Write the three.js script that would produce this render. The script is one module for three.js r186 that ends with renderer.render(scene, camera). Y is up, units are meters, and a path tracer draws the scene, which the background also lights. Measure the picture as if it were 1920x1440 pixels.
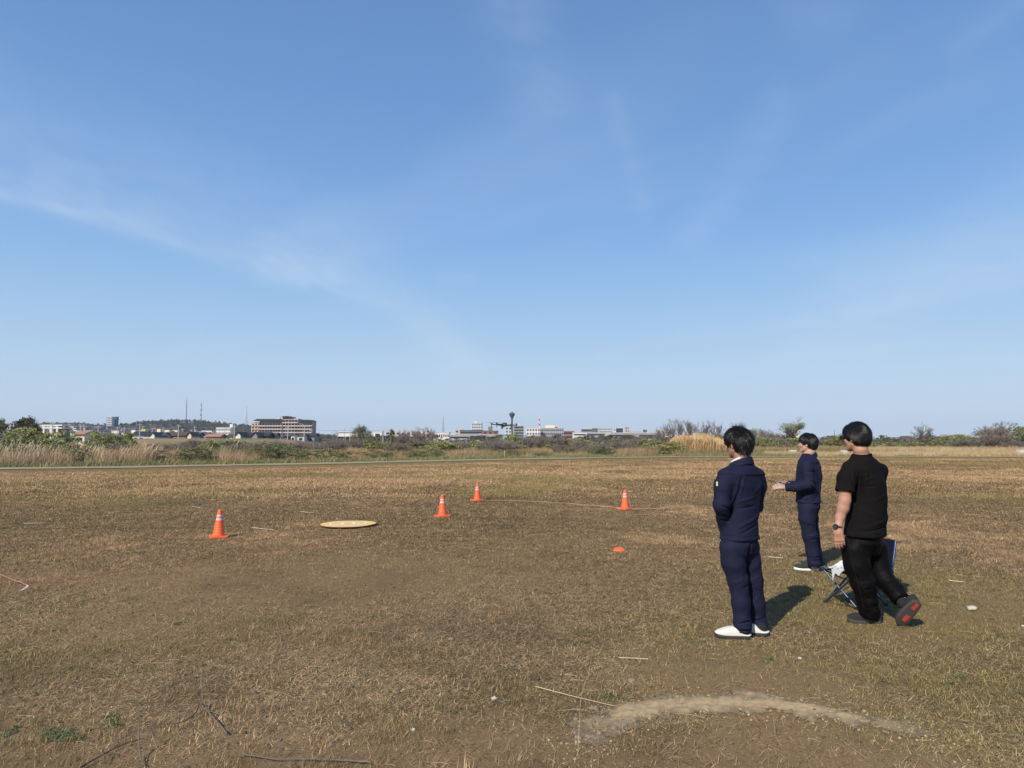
import * as THREE from 'three';
import { mergeGeometries, mergeVertices, toCreasedNormals } from 'three/addons/utils/BufferGeometryUtils.js';

// ---------------------------------------------------------------- camera, sky, sun, exposure
const scene = new THREE.Scene();
const FOC = 1331, EYE = 1.58, PITCH = Math.atan(108 / FOC);           // 24 mm-equivalent phone lens, horizon on photo row 828
const camera = new THREE.PerspectiveCamera(2 * Math.atan(720 / FOC) * 180 / Math.PI, 4 / 3, 0.05, 12000);
camera.position.set(0, EYE, 0);
camera.rotation.set(PITCH, 0, 0);

const clamp = (x, a = 0, b = 1) => Math.min(b, Math.max(a, x));
const lerp = (a, b, t) => a + (b - a) * t;
const sstep = (a, b, x) => { const t = clamp((x - a) / (b - a)); return t * t * (3 - 2 * t); };
function rng(seed) { let a = seed >>> 0; return () => { a = (a + 0x6D2B79F5) | 0; let t = Math.imul(a ^ (a >>> 15), 1 | a); t = (t + Math.imul(t ^ (t >>> 7), 61 | t)) ^ t; return ((t ^ (t >>> 14)) >>> 0) / 4294967296; }; }
function hash3(x, y, z) { let h = Math.imul(x, 374761393) ^ Math.imul(y, 668265263) ^ Math.imul(z, 2147483647 ^ 0x5bd1e995); h = Math.imul(h ^ (h >>> 13), 1274126177); return ((h ^ (h >>> 16)) >>> 0) / 4294967296; }
function noise3(x, y, z) {
  const xi = Math.floor(x), yi = Math.floor(y), zi = Math.floor(z);
  let u = x - xi, v = y - yi, w = z - zi; u = u * u * (3 - 2 * u); v = v * v * (3 - 2 * v); w = w * w * (3 - 2 * w);
  const l = (a, b, t) => a + (b - a) * t;
  return l(l(l(hash3(xi, yi, zi), hash3(xi + 1, yi, zi), u), l(hash3(xi, yi + 1, zi), hash3(xi + 1, yi + 1, zi), u), v),
    l(l(hash3(xi, yi, zi + 1), hash3(xi + 1, yi, zi + 1), u), l(hash3(xi, yi + 1, zi + 1), hash3(xi + 1, yi + 1, zi + 1), u), v), w);
}
const fbm = (x, y, z, o = 4) => { let s = 0, a = 0.5, n = 0; for (let i = 0; i < o; i++) { s += a * noise3(x, y, z); n += a; x *= 2.03; y *= 2.03; z *= 2.03; a *= 0.5; } return s / n; };
const s2l = c => c <= 0.04045 ? c / 12.92 : Math.pow((c + 0.055) / 1.055, 2.4);
const srgb = (r, g, b) => [s2l(r / 255), s2l(g / 255), s2l(b / 255)];
const LIN = (r, g, b) => new THREE.Color().setRGB(r, g, b);

// photo pixel -> direction, ground point, point at a given depth
const CP = Math.cos(PITCH), SP = Math.sin(PITCH);
function dirOf(px, py) { const x = (px - 960) / FOC, y = (720 - py) / FOC; return new THREE.Vector3(x, y * CP + SP, -CP + y * SP); }
function ground(px, py) { const d = dirOf(px, py), t = -EYE / d.y; return new THREE.Vector3(d.x * t, 0, d.z * t); }
function at(px, py, depth) { const d = dirOf(px, py), t = depth / -d.z; return new THREE.Vector3(d.x * t, EYE + d.y * t, -depth); }

// sky: clear blue, paler to the horizon, thin cirrus
function makeSky() {
  const W = 2048, H = 1024, data = new Float32Array(W * H * 4);
  const keys = [[0, srgb(202, 218, 236)], [2.5, srgb(197, 217, 238)], [5.5, srgb(185, 213, 239)], [8.5, srgb(170, 204, 238)], [12.4, srgb(151, 192, 236)], [16, srgb(136, 179, 231)], [19.8, srgb(124, 168, 223)],
    [26.7, srgb(111, 154, 210)], [33, srgb(104, 145, 200)], [45, srgb(94, 133, 188)], [65, srgb(84, 123, 180)], [90, srgb(80, 119, 176)]];
  const azel = (px, py) => { const d = dirOf(px, py).normalize(); return [Math.atan2(d.x, -d.z) * 180 / Math.PI, Math.asin(d.y) * 180 / Math.PI]; };
  const line = pts => pts.map(p => azel(...p));
  const wisps = [   // [centre line, softness above, softness below, strength]
    [line([[-420, 250], [-200, 300], [0, 362], [120, 393], [240, 428], [330, 455]]), 0.6, 0.4, 0.15],
    [line([[-420, 180], [-200, 250], [0, 352], [240, 425], [380, 470], [480, 505], [560, 530]]), 6.0, 0.8, 0.23],
    [line([[500, 505], [620, 535], [720, 560], [800, 605], [850, 650], [870, 700]]), 1.8, 1.0, 0.2],
    [line([[800, 640], [860, 680], [930, 715]]), 1.6, 2.2, 0.14],
    [line([[1148, 190], [1165, 255], [1185, 330], [1205, 400]]), 0.9, 0.9, 0.08],
    [line([[1470, 190], [1410, 300], [1360, 380], [1300, 440]]), 1.8, 1.4, 0.11],
    [line([[2000, 400], [1900, 440], [1800, 500], [1700, 560], [1560, 630]]), 3.4, 2.2, 0.18],
    [line([[1945, 470], [1920, 500], [1890, 540]]), 1.0, 1.0, 0.1],
    [line([[830, 520], [880, 522]]), 0.6, 0.6, 0.1],
    [line([[960, 0], [985, 90], [1010, 160]]), 3.0, 3.0, 0.13], [line([[1510, 0], [1570, 30]]), 2.4, 2.4, 0.09], [line([[1920, 0], [1800, 90]]), 1.0, 1.0, 0.09]];
  function near(pts, a, e) {   // distance to a polyline in degrees, positive above it
    let best = 1e9, sg = 1;
    for (let i = 0; i + 1 < pts.length; i++) {
      const [ax, ay] = pts[i], [bx, by] = pts[i + 1], dx = bx - ax, dy = by - ay, t = clamp(((a - ax) * dx + (e - ay) * dy) / (dx * dx + dy * dy));
      const qx = a - ax - t * dx, qy = e - ay - t * dy, d = Math.hypot(qx, qy);
      if (d < best) { best = d; sg = Math.sign(dx * qy - dy * qx) * (dx > 0 ? 1 : -1); }
    }
    return best * sg;
  }
  for (let j = 0; j < H; j++) {
    const el = ((j + 0.5) / H - 0.5) * 180, e = Math.max(0, el);
    let k = 0; while (k < keys.length - 2 && keys[k + 1][0] < e) k++;
    const t = clamp((e - keys[k][0]) / (keys[k + 1][0] - keys[k][0]));
    const base = [0, 1, 2].map(c => lerp(keys[k][1][c], keys[k + 1][1][c], t));
    for (let i = 0; i < W; i++) {
      const az = ((i + 0.5) / W - 0.25) * 360 - ((i + 0.5) / W > 0.75 ? 360 : 0);
      const ca = Math.cos(az * Math.PI / 180), sa = Math.sin(az * Math.PI / 180);
      let cloud = 0;
      if (el > 0) {
        const h = Math.min(12, 1 / Math.sin(Math.max(el, 1.2) * Math.PI / 180)), X = sa * h, Z = ca * h;   // thin streaks in a high layer
        const warp = fbm(X * 0.5 + 7, Z * 0.5, 3, 3);
        const streak = fbm(X * 0.9 + Z * 0.5 + warp * 2, Z * 0.35 - X * 0.2, 9, 4);
        cloud = 0.10 * sstep(0.52, 0.8, streak) * sstep(1, 8, el);
        if (Math.abs(az) < 60 && el < 48) {
          const fib = 0.65 + 0.7 * (fbm(az * 0.22 + el * 0.5, el * 0.9 - az * 0.1, 1, 4) - 0.5) + 0.35 * (noise3(az * 0.9, el * 3 + az * 0.8, 5) - 0.5);
          const wob = (fbm(az * 0.12, el * 0.12, 4, 3) - 0.5) * 2.2;
          for (const [pts, up, dn, s] of wisps) {
            if (Math.abs(az - pts[0][0]) > 45) continue;
            const d = near(pts, az + wob * 0.5, el + wob * 0.35), q = d > 0 ? d / up : -d / dn;
            if (q < 3) cloud += s * Math.exp(-q * q) * clamp(fib, 0, 1.3);
          }
        }
      }
      cloud = clamp(cloud, 0, 0.5);
      const hz = el < 0 ? sstep(0, -6, el) : 0, o = (j * W + i) * 4;
      const west = 1 + 0.035 * Math.sin((az - 20) * Math.PI / 180);
      for (let c = 0; c < 3; c++) data[o + c] = lerp(lerp(base[c] * west, [0.66, 0.76, 0.88][c], cloud), [0.2, 0.17, 0.13][c], hz);
      data[o + 3] = 1;
    }
  }
  const tx = new THREE.DataTexture(data, W, H, THREE.RGBAFormat, THREE.FloatType);
  tx.mapping = THREE.EquirectangularReflectionMapping; tx.magFilter = THREE.LinearFilter; tx.minFilter = THREE.LinearFilter; tx.wrapS = THREE.RepeatWrapping;
  tx.colorSpace = THREE.LinearSRGBColorSpace; tx.needsUpdate = true;
  return tx;
}
const sky = makeSky();
scene.background = sky; scene.environment = sky;

// sun behind the photographer's left shoulder, 35 degrees up
const SUN = new THREE.Vector3(-1.3, 1.72, 2.0).normalize();
const sun = new THREE.DirectionalLight(LIN(1, 0.93, 0.82), 4.6);
sun.position.copy(SUN).multiplyScalar(80).add(new THREE.Vector3(0, 0, -12)); sun.target.position.set(0, 0, -12);
sun.castShadow = true; sun.shadow.mapSize.set(2048, 2048); sun.shadow.camera.left = -40; sun.shadow.camera.right = 40; sun.shadow.camera.top = 40; sun.shadow.camera.bottom = -40; sun.shadow.camera.far = 260; sun.shadow.radius = 1;
scene.add(sun, sun.target);

const renderer = new THREE.WebGLRenderer({ antialias: true });
renderer.toneMapping = THREE.LinearToneMapping; renderer.toneMappingExposure = 1.0;
renderer.shadowMap.enabled = true; renderer.outputColorSpace = THREE.SRGBColorSpace;

// ---------------------------------------------------------------- small helpers
const names = new Map();
function numbered(n) { const k = names.get(n) || 0; names.set(n, k + 1); return k ? n + '_' + String(k).padStart(3, '0') : n; }
const shade = o => { o.traverse(m => { if (m.isMesh) { m.castShadow = true; m.receiveShadow = true; } }); return o; };
function thing(name, label, category, pos = [0, 0, 0], turn = 0, group) {
  const o = new THREE.Group(); o.name = numbered(name); o.position.set(...pos); o.rotation.y = turn; scene.add(o);
  o.userData = { label, category }; if (group) o.userData.group = group; return o;
}
function part(name, geo, mat, parent, label) { const m = new THREE.Mesh(geo, mat); m.name = name; m.castShadow = m.receiveShadow = true; parent.add(m); if (label) m.userData.label = label; return m; }
function single(name, geo, mat, label, category, group) { const m = new THREE.Mesh(geo, mat); m.name = numbered(name); m.castShadow = m.receiveShadow = true; scene.add(m); m.userData = { label, category }; if (group) m.userData.group = group; return m; }
function struct(name, geo, mat, label) { const m = new THREE.Mesh(geo, mat); m.name = numbered(name); m.castShadow = m.receiveShadow = true; scene.add(m); m.userData = { kind: 'structure' }; if (label) m.userData.label = label; return m; }
function stuff(name, geo, mat, mats, cols, label, category) {
  const m = new THREE.InstancedMesh(geo, mat, mats.length); m.name = numbered(name);
  for (let i = 0; i < mats.length; i++) { m.setMatrixAt(i, mats[i]); if (cols) m.setColorAt(i, cols[i]); }
  m.castShadow = m.receiveShadow = true; m.userData = { kind: 'stuff', label, category }; scene.add(m); return m;
}
function mat(r, g, b, rough = 0.9, o = {}) { return new THREE.MeshStandardMaterial({ color: LIN(r, g, b), roughness: rough, metalness: 0, ...o }); }
const box = (w, h, d, x = 0, y = 0, z = 0) => new THREE.BoxGeometry(w, h, d).translate(x, y, z);
function geoOf(pos, idx, col, uv) { const g = new THREE.BufferGeometry(); g.setAttribute('position', new THREE.Float32BufferAttribute(pos, 3)); if (col) g.setAttribute('color', new THREE.Float32BufferAttribute(col, 3)); if (uv) g.setAttribute('uv', new THREE.Float32BufferAttribute(uv, 2)); if (idx) g.setIndex(idx); g.computeVertexNormals(); return g; }
function tubeAlong(pts, r0, r1, seg = 12, rad = 6) {   // tapered tube through points
  const c = new THREE.CatmullRomCurve3(pts.map(p => p.isVector3 ? p : new THREE.Vector3(...p))), g = new THREE.TubeGeometry(c, seg, 1, rad, false), p = g.attributes.position;
  for (let i = 0; i <= seg; i++) { const q = c.getPointAt(i / seg), r = lerp(r0, r1, i / seg); for (let j = 0; j <= rad; j++) { const k = i * (rad + 1) + j; p.setXYZ(k, q.x + (p.getX(k) - q.x) * r, q.y + (p.getY(k) - q.y) * r, q.z + (p.getZ(k) - q.z) * r); } }
  g.computeVertexNormals(); return g;
}
function rod(a, b, ra, rb = ra, n = 8) {   // straight capped rod between two points
  const A = new THREE.Vector3(...(a.isVector3 ? a.toArray() : a)), B = new THREE.Vector3(...(b.isVector3 ? b.toArray() : b)), d = B.clone().sub(A), L = d.length();
  return new THREE.CylinderGeometry(rb, ra, L, n).applyQuaternion(new THREE.Quaternion().setFromUnitVectors(new THREE.Vector3(0, 1, 0), d.normalize())).translate((A.x + B.x) / 2, (A.y + B.y) / 2, (A.z + B.z) / 2);
}
const strip = g => { const h = g.index ? g.toNonIndexed() : g; for (const k of Object.keys(h.attributes)) if (!['position', 'normal'].includes(k)) h.deleteAttribute(k); return h; };
const merge = list => mergeGeometries(list.map(strip));
const M4 = (x, y, z, ry, s, sy = s) => new THREE.Matrix4().compose(new THREE.Vector3(x, y, z), new THREE.Quaternion().setFromAxisAngle(new THREE.Vector3(0, 1, 0), ry), new THREE.Vector3(s, sy, s));
// ---------------------------------------------------------------- the field
// path centre line in metres (x, z), 3 m wide gravel
const PATH = [[-80, -28], [-45, -37], [-30, -41.7], [-24.9, -43.6], [-20.1, -47], [-13.8, -51.2], [-7, -58], [2, -65.2], [12.9, -71.6], [24.7, -74.6], [36, -75.2], [52, -74.2], [80, -72], [140, -66]];
const pathCurve = new THREE.CatmullRomCurve3(PATH.map(([x, z]) => new THREE.Vector3(x, 0, z)));
const pathPts = pathCurve.getSpacedPoints(160);
function pathSide(x, z) {   // signed distance in metres to the path's centre line, positive beyond it
  let b = 1e9, s = 1;
  for (let i = 0; i < pathPts.length - 1; i++) {
    const p = pathPts[i], q = pathPts[i + 1], dx = q.x - p.x, dz = q.z - p.z, t = clamp(((x - p.x) * dx + (z - p.z) * dz) / (dx * dx + dz * dz)), ex = x - p.x - t * dx, ez = z - p.z - t * dz, d = ex * ex + ez * ez;
    if (d < b) { b = d; s = dx * ez - dz * ex < 0 ? 1 : -1; }
  }
  return Math.sqrt(b) * s;
}
// bare sandy rut, right foreground
const rutPts = [[1075, 1420], [1110, 1385], [1150, 1352], [1200, 1332], [1280, 1323], [1380, 1321], [1470, 1326], [1560, 1340], [1640, 1358], [1700, 1370], [1760, 1384], [1850, 1400]].map(p => ground(...p));
const rutCurve = new THREE.CatmullRomCurve3(rutPts), rutLine = rutCurve.getSpacedPoints(60);
const PAD = ground(653, 986.5);
function rutDist(x, z) { let b = 1e9, k = 0; for (let i = 0; i < rutLine.length; i++) { const d = Math.hypot(x - rutLine[i].x, z - rutLine[i].z); if (d < b) { b = d; k = i; } } return [b, k / 60]; }
function sandAt(x, z) {   // 0..1, how bare and sandy the soil is
  if (z < -6 || z > -2.5 || x < 0 || x > 4) return 0;
  const [d, t] = rutDist(x, z), w = 0.055 * sstep(0, 0.3, t) * sstep(0.92, 0.65, t) + 0.016;
  return sstep(w + 0.085, w - 0.05, d + (fbm(x * 9, z * 9, 2, 4) - 0.5) * 0.26 + (noise3(x * 34, z * 34, 5) - 0.5) * 0.09) * sstep(0.04, 0.3, t) * sstep(0.93, 0.7, t);
}
const lie = (x, z) => z > -60 ? (fbm(x * 0.6, z * 0.6, 11, 3) - 0.5) * 0.03 : 0;   // gentle unevenness of the field
// what grows where: patches in metres, one function for soil and blades
function cover(x, z) {
  const d = -z, big = fbm(x * 0.09 + 3, z * 0.09, 1, 3), mid = fbm(x * 0.35, z * 0.35 + 5, 2, 3), sm = fbm(x * 1.5, z * 1.5, 3, 3);
  const red = clamp(0.5 + (big - 0.5) * 1.3 + (mid - 0.5) * 1.3 + (sm - 0.5) * 1.1 + 0.22 * sstep(12, 30, d) * sstep(8, -6, x));            // reddish standing grass
  let green = clamp((fbm(x * 0.22 + 40, z * 0.22, 6, 3) - 0.55) * 4 + (sm - 0.5) * 1.6) * 0.8;
  const ps = pathSide(x, z);
  if (ps < 0) green = Math.max(green, sstep(-8.5, -3.5, ps + (mid - 0.5) * 6) * 0.95);                                                        // greener margin along the path
  const bare = clamp((fbm(x * 0.5 + 9, z * 0.5, 8, 3) - 0.54) * 1.6 + 0.3 * sstep(-0.8, 1.4, z + 5.2 - 0.3 * x) + (sm - 0.5) * 1.5);
  return { red, green, bare, ps, sm };
}
const C_SOIL = [0.125, 0.088, 0.052], C_MAT = [0.292, 0.204, 0.108], C_RED = [0.338, 0.228, 0.128], C_GREEN = [0.232, 0.188, 0.087];
function soilColor(x, z) {
  const c = cover(x, z), o = [0, 1, 2].map(i => lerp(lerp(lerp(C_MAT[i], C_RED[i], c.red), C_GREEN[i], c.green * 0.8), C_SOIL[i], c.bare * 0.55));
  if (c.ps > 1.2) { const k = sstep(1.2, 5, c.ps), far = sstep(40, 70, x); for (let i = 0; i < 3; i++) o[i] = lerp(lerp(C_GREEN[i], o[i], 0.3), [0.25, 0.19, 0.1][i], k * (0.5 + 0.5 * far)); }
  return o;
}
function strawTexture(seed, size, metres, n, tones) {   // matted stalks, drawn at their real size
  const cv = document.createElement('canvas'); cv.width = cv.height = size; const g = cv.getContext('2d'), R = rng(seed), k = size / metres;
  g.fillStyle = 'rgb(150,145,140)'; g.fillRect(0, 0, size, size);
  for (let i = 0; i < n; i++) {
    const x = R() * size, y = R() * size, a = R() * 6.283, L = (0.01 + R() * R() * 0.09) * k, t = tones[Math.floor(R() * tones.length)], v = 0.75 + R() * 0.5;
    g.strokeStyle = `rgba(${Math.min(255, t[0] * v) | 0},${Math.min(255, t[1] * v) | 0},${Math.min(255, t[2] * v) | 0},${0.35 + R() * 0.5})`; g.lineWidth = (0.0012 + R() * 0.002) * k;
    for (const ox of [-size, 0, size]) for (const oy of [-size, 0, size]) {
      const X = x + ox, Y = y + oy; if (X < -60 || Y < -60 || X > size + 60 || Y > size + 60) continue;
      g.beginPath(); g.moveTo(X, Y); g.quadraticCurveTo(X + Math.cos(a) * L * 0.5 + (R() - 0.5) * L * 0.3, Y + Math.sin(a) * L * 0.5, X + Math.cos(a) * L, Y + Math.sin(a) * L); g.stroke();
    }
  }
  const t = new THREE.CanvasTexture(cv); t.wrapS = t.wrapT = THREE.RepeatWrapping; t.colorSpace = THREE.SRGBColorSpace; t.anisotropy = 8; return t;
}
const strawTx = strawTexture(5, 1024, 1.7, 9000, [[190, 182, 170], [215, 205, 190], [120, 112, 104], [90, 84, 78], [165, 160, 140], [235, 225, 205]]);
function makeGround() {
  const pos = [], col = [], uv = [], idx = [], rings = [];
  let r = 0.5; while (r < 110) { rings.push(r); r += Math.max(0.06, r * 0.02); } while (r < 3400) { rings.push(r); r *= 1.25; } rings.push(3400);
  const S = 220;   // finer across the view, coarse behind
  const angs = []; for (let i = 0; i <= S; i++) { const t = i / S; angs.push(t < 0.12 ? lerp(-Math.PI, -0.9, t / 0.12) : t > 0.88 ? lerp(0.9, Math.PI, (t - 0.88) / 0.12) : lerp(-0.9, 0.9, (t - 0.12) / 0.76)); }
  const put = (x, z) => { const y = lie(x, z), c = soilColor(x, z), under = pathSide(x, z) < 0 ? 0.35 : 0;   // earth shows between the blades
     pos.push(x, y, z); uv.push(x / 1.7, z / 1.7); for (let i = 0; i < 3; i++) col.push(lerp(c[i], C_SOIL[i], under) / 0.3); };
  put(0, 0);
  for (const R of rings) for (let i = 0; i < S; i++) put(Math.sin(angs[i]) * R, -Math.cos(angs[i]) * R);
  for (let i = 0; i < S; i++) idx.push(0, 1 + (i + 1) % S, 1 + i);
  for (let k = 0; k + 1 < rings.length; k++) for (let i = 0; i < S; i++) { const a = 1 + k * S + i, b = 1 + k * S + (i + 1) % S, c = a + S, d = b + S; idx.push(a, b, c, b, d, c); }
  const g = geoOf(pos, idx, col, uv), n = g.attributes.normal; if (n.getY(5) < 0) { g.index.array.reverse(); g.computeVertexNormals(); }
  return struct('grass_field', g, new THREE.MeshPhysicalMaterial({ specularIntensity: 0.1, map: strawTx, bumpMap: strawTx, bumpScale: 0.006, vertexColors: true, roughness: 1 }), 'flat field of short dry brown grass');
}
makeGround();
// gravel path
function ribbon(pts, half, y, jit = 0, uvk = 1) {
  const pos = [], uv = [], idx = []; let L = 0;
  for (let i = 0; i < pts.length; i++) {
    const a = pts[Math.max(0, i - 1)], b = pts[Math.min(pts.length - 1, i + 1)], dx = b.x - a.x, dz = b.z - a.z, l = Math.hypot(dx, dz), nx = -dz / l, nz = dx / l; if (i) L += pts[i].distanceTo(pts[i - 1]);
    for (const s of [-1, -0.33, 0.33, 1]) { const w = half * s * (1 + (Math.abs(s) === 1 ? jit * (noise3(i * 0.7, s * 9, 1) - 0.5) : 0)); pos.push(pts[i].x + nx * w, y + (1 - s * s) * y * 0.6, pts[i].z + nz * w); uv.push(L * uvk, w * uvk); }
    if (i) for (let k = 0; k < 3; k++) { const p = (i - 1) * 4 + k, q = i * 4 + k; idx.push(p, p + 1, q, p + 1, q + 1, q); }
  }
  const g = geoOf(pos, idx, null, uv); if (g.attributes.normal.getY(0) < 0) { g.index.array.reverse(); g.computeVertexNormals(); } return g;
}
const gravelTx = (() => { const n = 256, d = new Uint8Array(n * n * 4), R = rng(12); for (let i = 0; i < n * n; i++) { const x = i % n, y = (i / n) | 0, v = 170 + 60 * (fbm(x * 0.06, y * 0.06, 4, 4) - 0.5) + 50 * (R() - 0.5); d.set([v * 1.04, v, v * 0.92, 255], i * 4); } const t = new THREE.DataTexture(d, n, n); t.wrapS = t.wrapT = THREE.RepeatWrapping; t.magFilter = THREE.LinearFilter; t.colorSpace = THREE.SRGBColorSpace; t.needsUpdate = true; return t; })();
struct('gravel_path', ribbon(pathCurve.getSpacedPoints(240), 1.75, 0.03, 0.4, 0.3), new THREE.MeshStandardMaterial({ map: gravelTx, color: LIN(0.82, 0.69, 0.47), roughness: 1 }), 'pale gravel path along the far edge of the field');
// sandy rut: crumbly bare soil, slightly raised
(() => {
  const pos = [], col = [], idx = [], id = new Map(), st = 0.018, x0 = 0.2, x1 = 3.6, z0 = -5.2, z1 = -3.2, nx = Math.ceil((x1 - x0) / st), nz = Math.ceil((z1 - z0) / st);
  const keep = (i, j) => { const k = i * 4096 + j; if (id.has(k)) return id.get(k); const x = x0 + i * st, z = z0 + j * st, s = sandAt(x, z), v = pos.length / 3; id.set(k, v);
    const crumb = fbm(x * 38, z * 38, 1, 3), grit = noise3(x * 90, z * 90, 8), mixk = clamp(Math.pow(s, 0.8) * (0.65 + 0.7 * grit)), so = soilColor(x, z), t = 0.8 + 0.4 * crumb;
    pos.push(x + (hash3(i, j, 1) - 0.5) * st * 0.6, lie(x, z) + 0.004 + 0.006 * s + (crumb - 0.4) * 0.022 * s, z + (hash3(i, j, 2) - 0.5) * st * 0.6);
    for (let c = 0; c < 3; c++) col.push(lerp(lerp(so[c], C_SOIL[c], 0.45), [0.46, 0.325, 0.17][c], mixk) * t); return v; };
  for (let i = 0; i < nx; i++) for (let j = 0; j < nz; j++) { const s = Math.max(sandAt(x0 + i * st, z0 + j * st), sandAt(x0 + (i + 1) * st, z0 + (j + 1) * st)); if (s > 0.01) { const a = keep(i, j), b = keep(i + 1, j), c = keep(i, j + 1), d = keep(i + 1, j + 1); idx.push(a, c, b, b, c, d); } }
  struct('sandy_rut', geoOf(pos, idx, col), new THREE.MeshStandardMaterial({ vertexColors: true, roughness: 1 }), 'curved bare strip of pale sandy soil in the grass');
})();

// ---- grass blades
function bladesGeo(seed, n, spread, len, wid, elev, curl, tones) {   // n bent blades around the origin
  const R = rng(seed), pos = [], col = [], idx = [];
  for (let i = 0; i < n; i++) {
    const a = R() * 6.283, rr = Math.sqrt(R()) * spread, x = Math.cos(a) * rr, z = Math.sin(a) * rr, az = R() * 6.283, L = lerp(len[0], len[1], R() * R()), e = lerp(elev[0], elev[1], R()), w = lerp(wid[0], wid[1], R()) * 0.5;
    const t = tones[Math.floor(R() * tones.length)], v = 0.7 + R() * 0.6, c = [t[0] * v, t[1] * v, t[2] * v];
    const dx = Math.cos(az), dz = Math.sin(az), sx = -dz * w, sz = dx * w, cu = (R() - 0.3) * curl, y0 = R() * 0.006 - 0.004;
    const p1 = [x + dx * Math.cos(e) * L * 0.5, y0 + Math.sin(e) * L * 0.5, z + dz * Math.cos(e) * L * 0.5], e2 = e - cu;
    const p2 = [p1[0] + dx * Math.cos(e2) * L * 0.5, Math.max(0.002, p1[1] + Math.sin(e2) * L * 0.5), p1[2] + dz * Math.cos(e2) * L * 0.5];
    const b = pos.length / 3; pos.push(x - sx, y0, z - sz, x + sx, y0, z + sz, p1[0] - sx * 0.8, p1[1], p1[2] - sz * 0.8, p1[0] + sx * 0.8, p1[1], p1[2] + sz * 0.8, p2[0], p2[1], p2[2]);
    for (let k = 0; k < 5; k++) col.push(...c); idx.push(b, b + 1, b + 2, b + 1, b + 3, b + 2, b + 2, b + 3, b + 4);
  }
  return geoOf(pos, idx, col);
}
const bladeMat = new THREE.MeshPhysicalMaterial({ specularIntensity: 0.25, vertexColors: true, roughness: 0.85, side: THREE.DoubleSide });
const T_MAT = [[1.3, 1.28, 1.22], [1.0, 1.0, 1.0], [0.7, 0.7, 0.7], [2.3, 2.3, 2.25], [0.85, 0.95, 0.8], [0.4, 0.39, 0.38], [1.1, 1.0, 0.95], [0.55, 0.53, 0.5]];
const T_RED = [[1.2, 1.17, 1.12], [1.0, 0.96, 0.92], [1.6, 1.58, 1.5], [0.7, 0.69, 0.68]];
const T_GRN = [[0.9, 1.0, 0.8], [0.75, 0.8, 0.65], [1.05, 1.05, 0.9], [1.5, 1.35, 1.25]];
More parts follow.
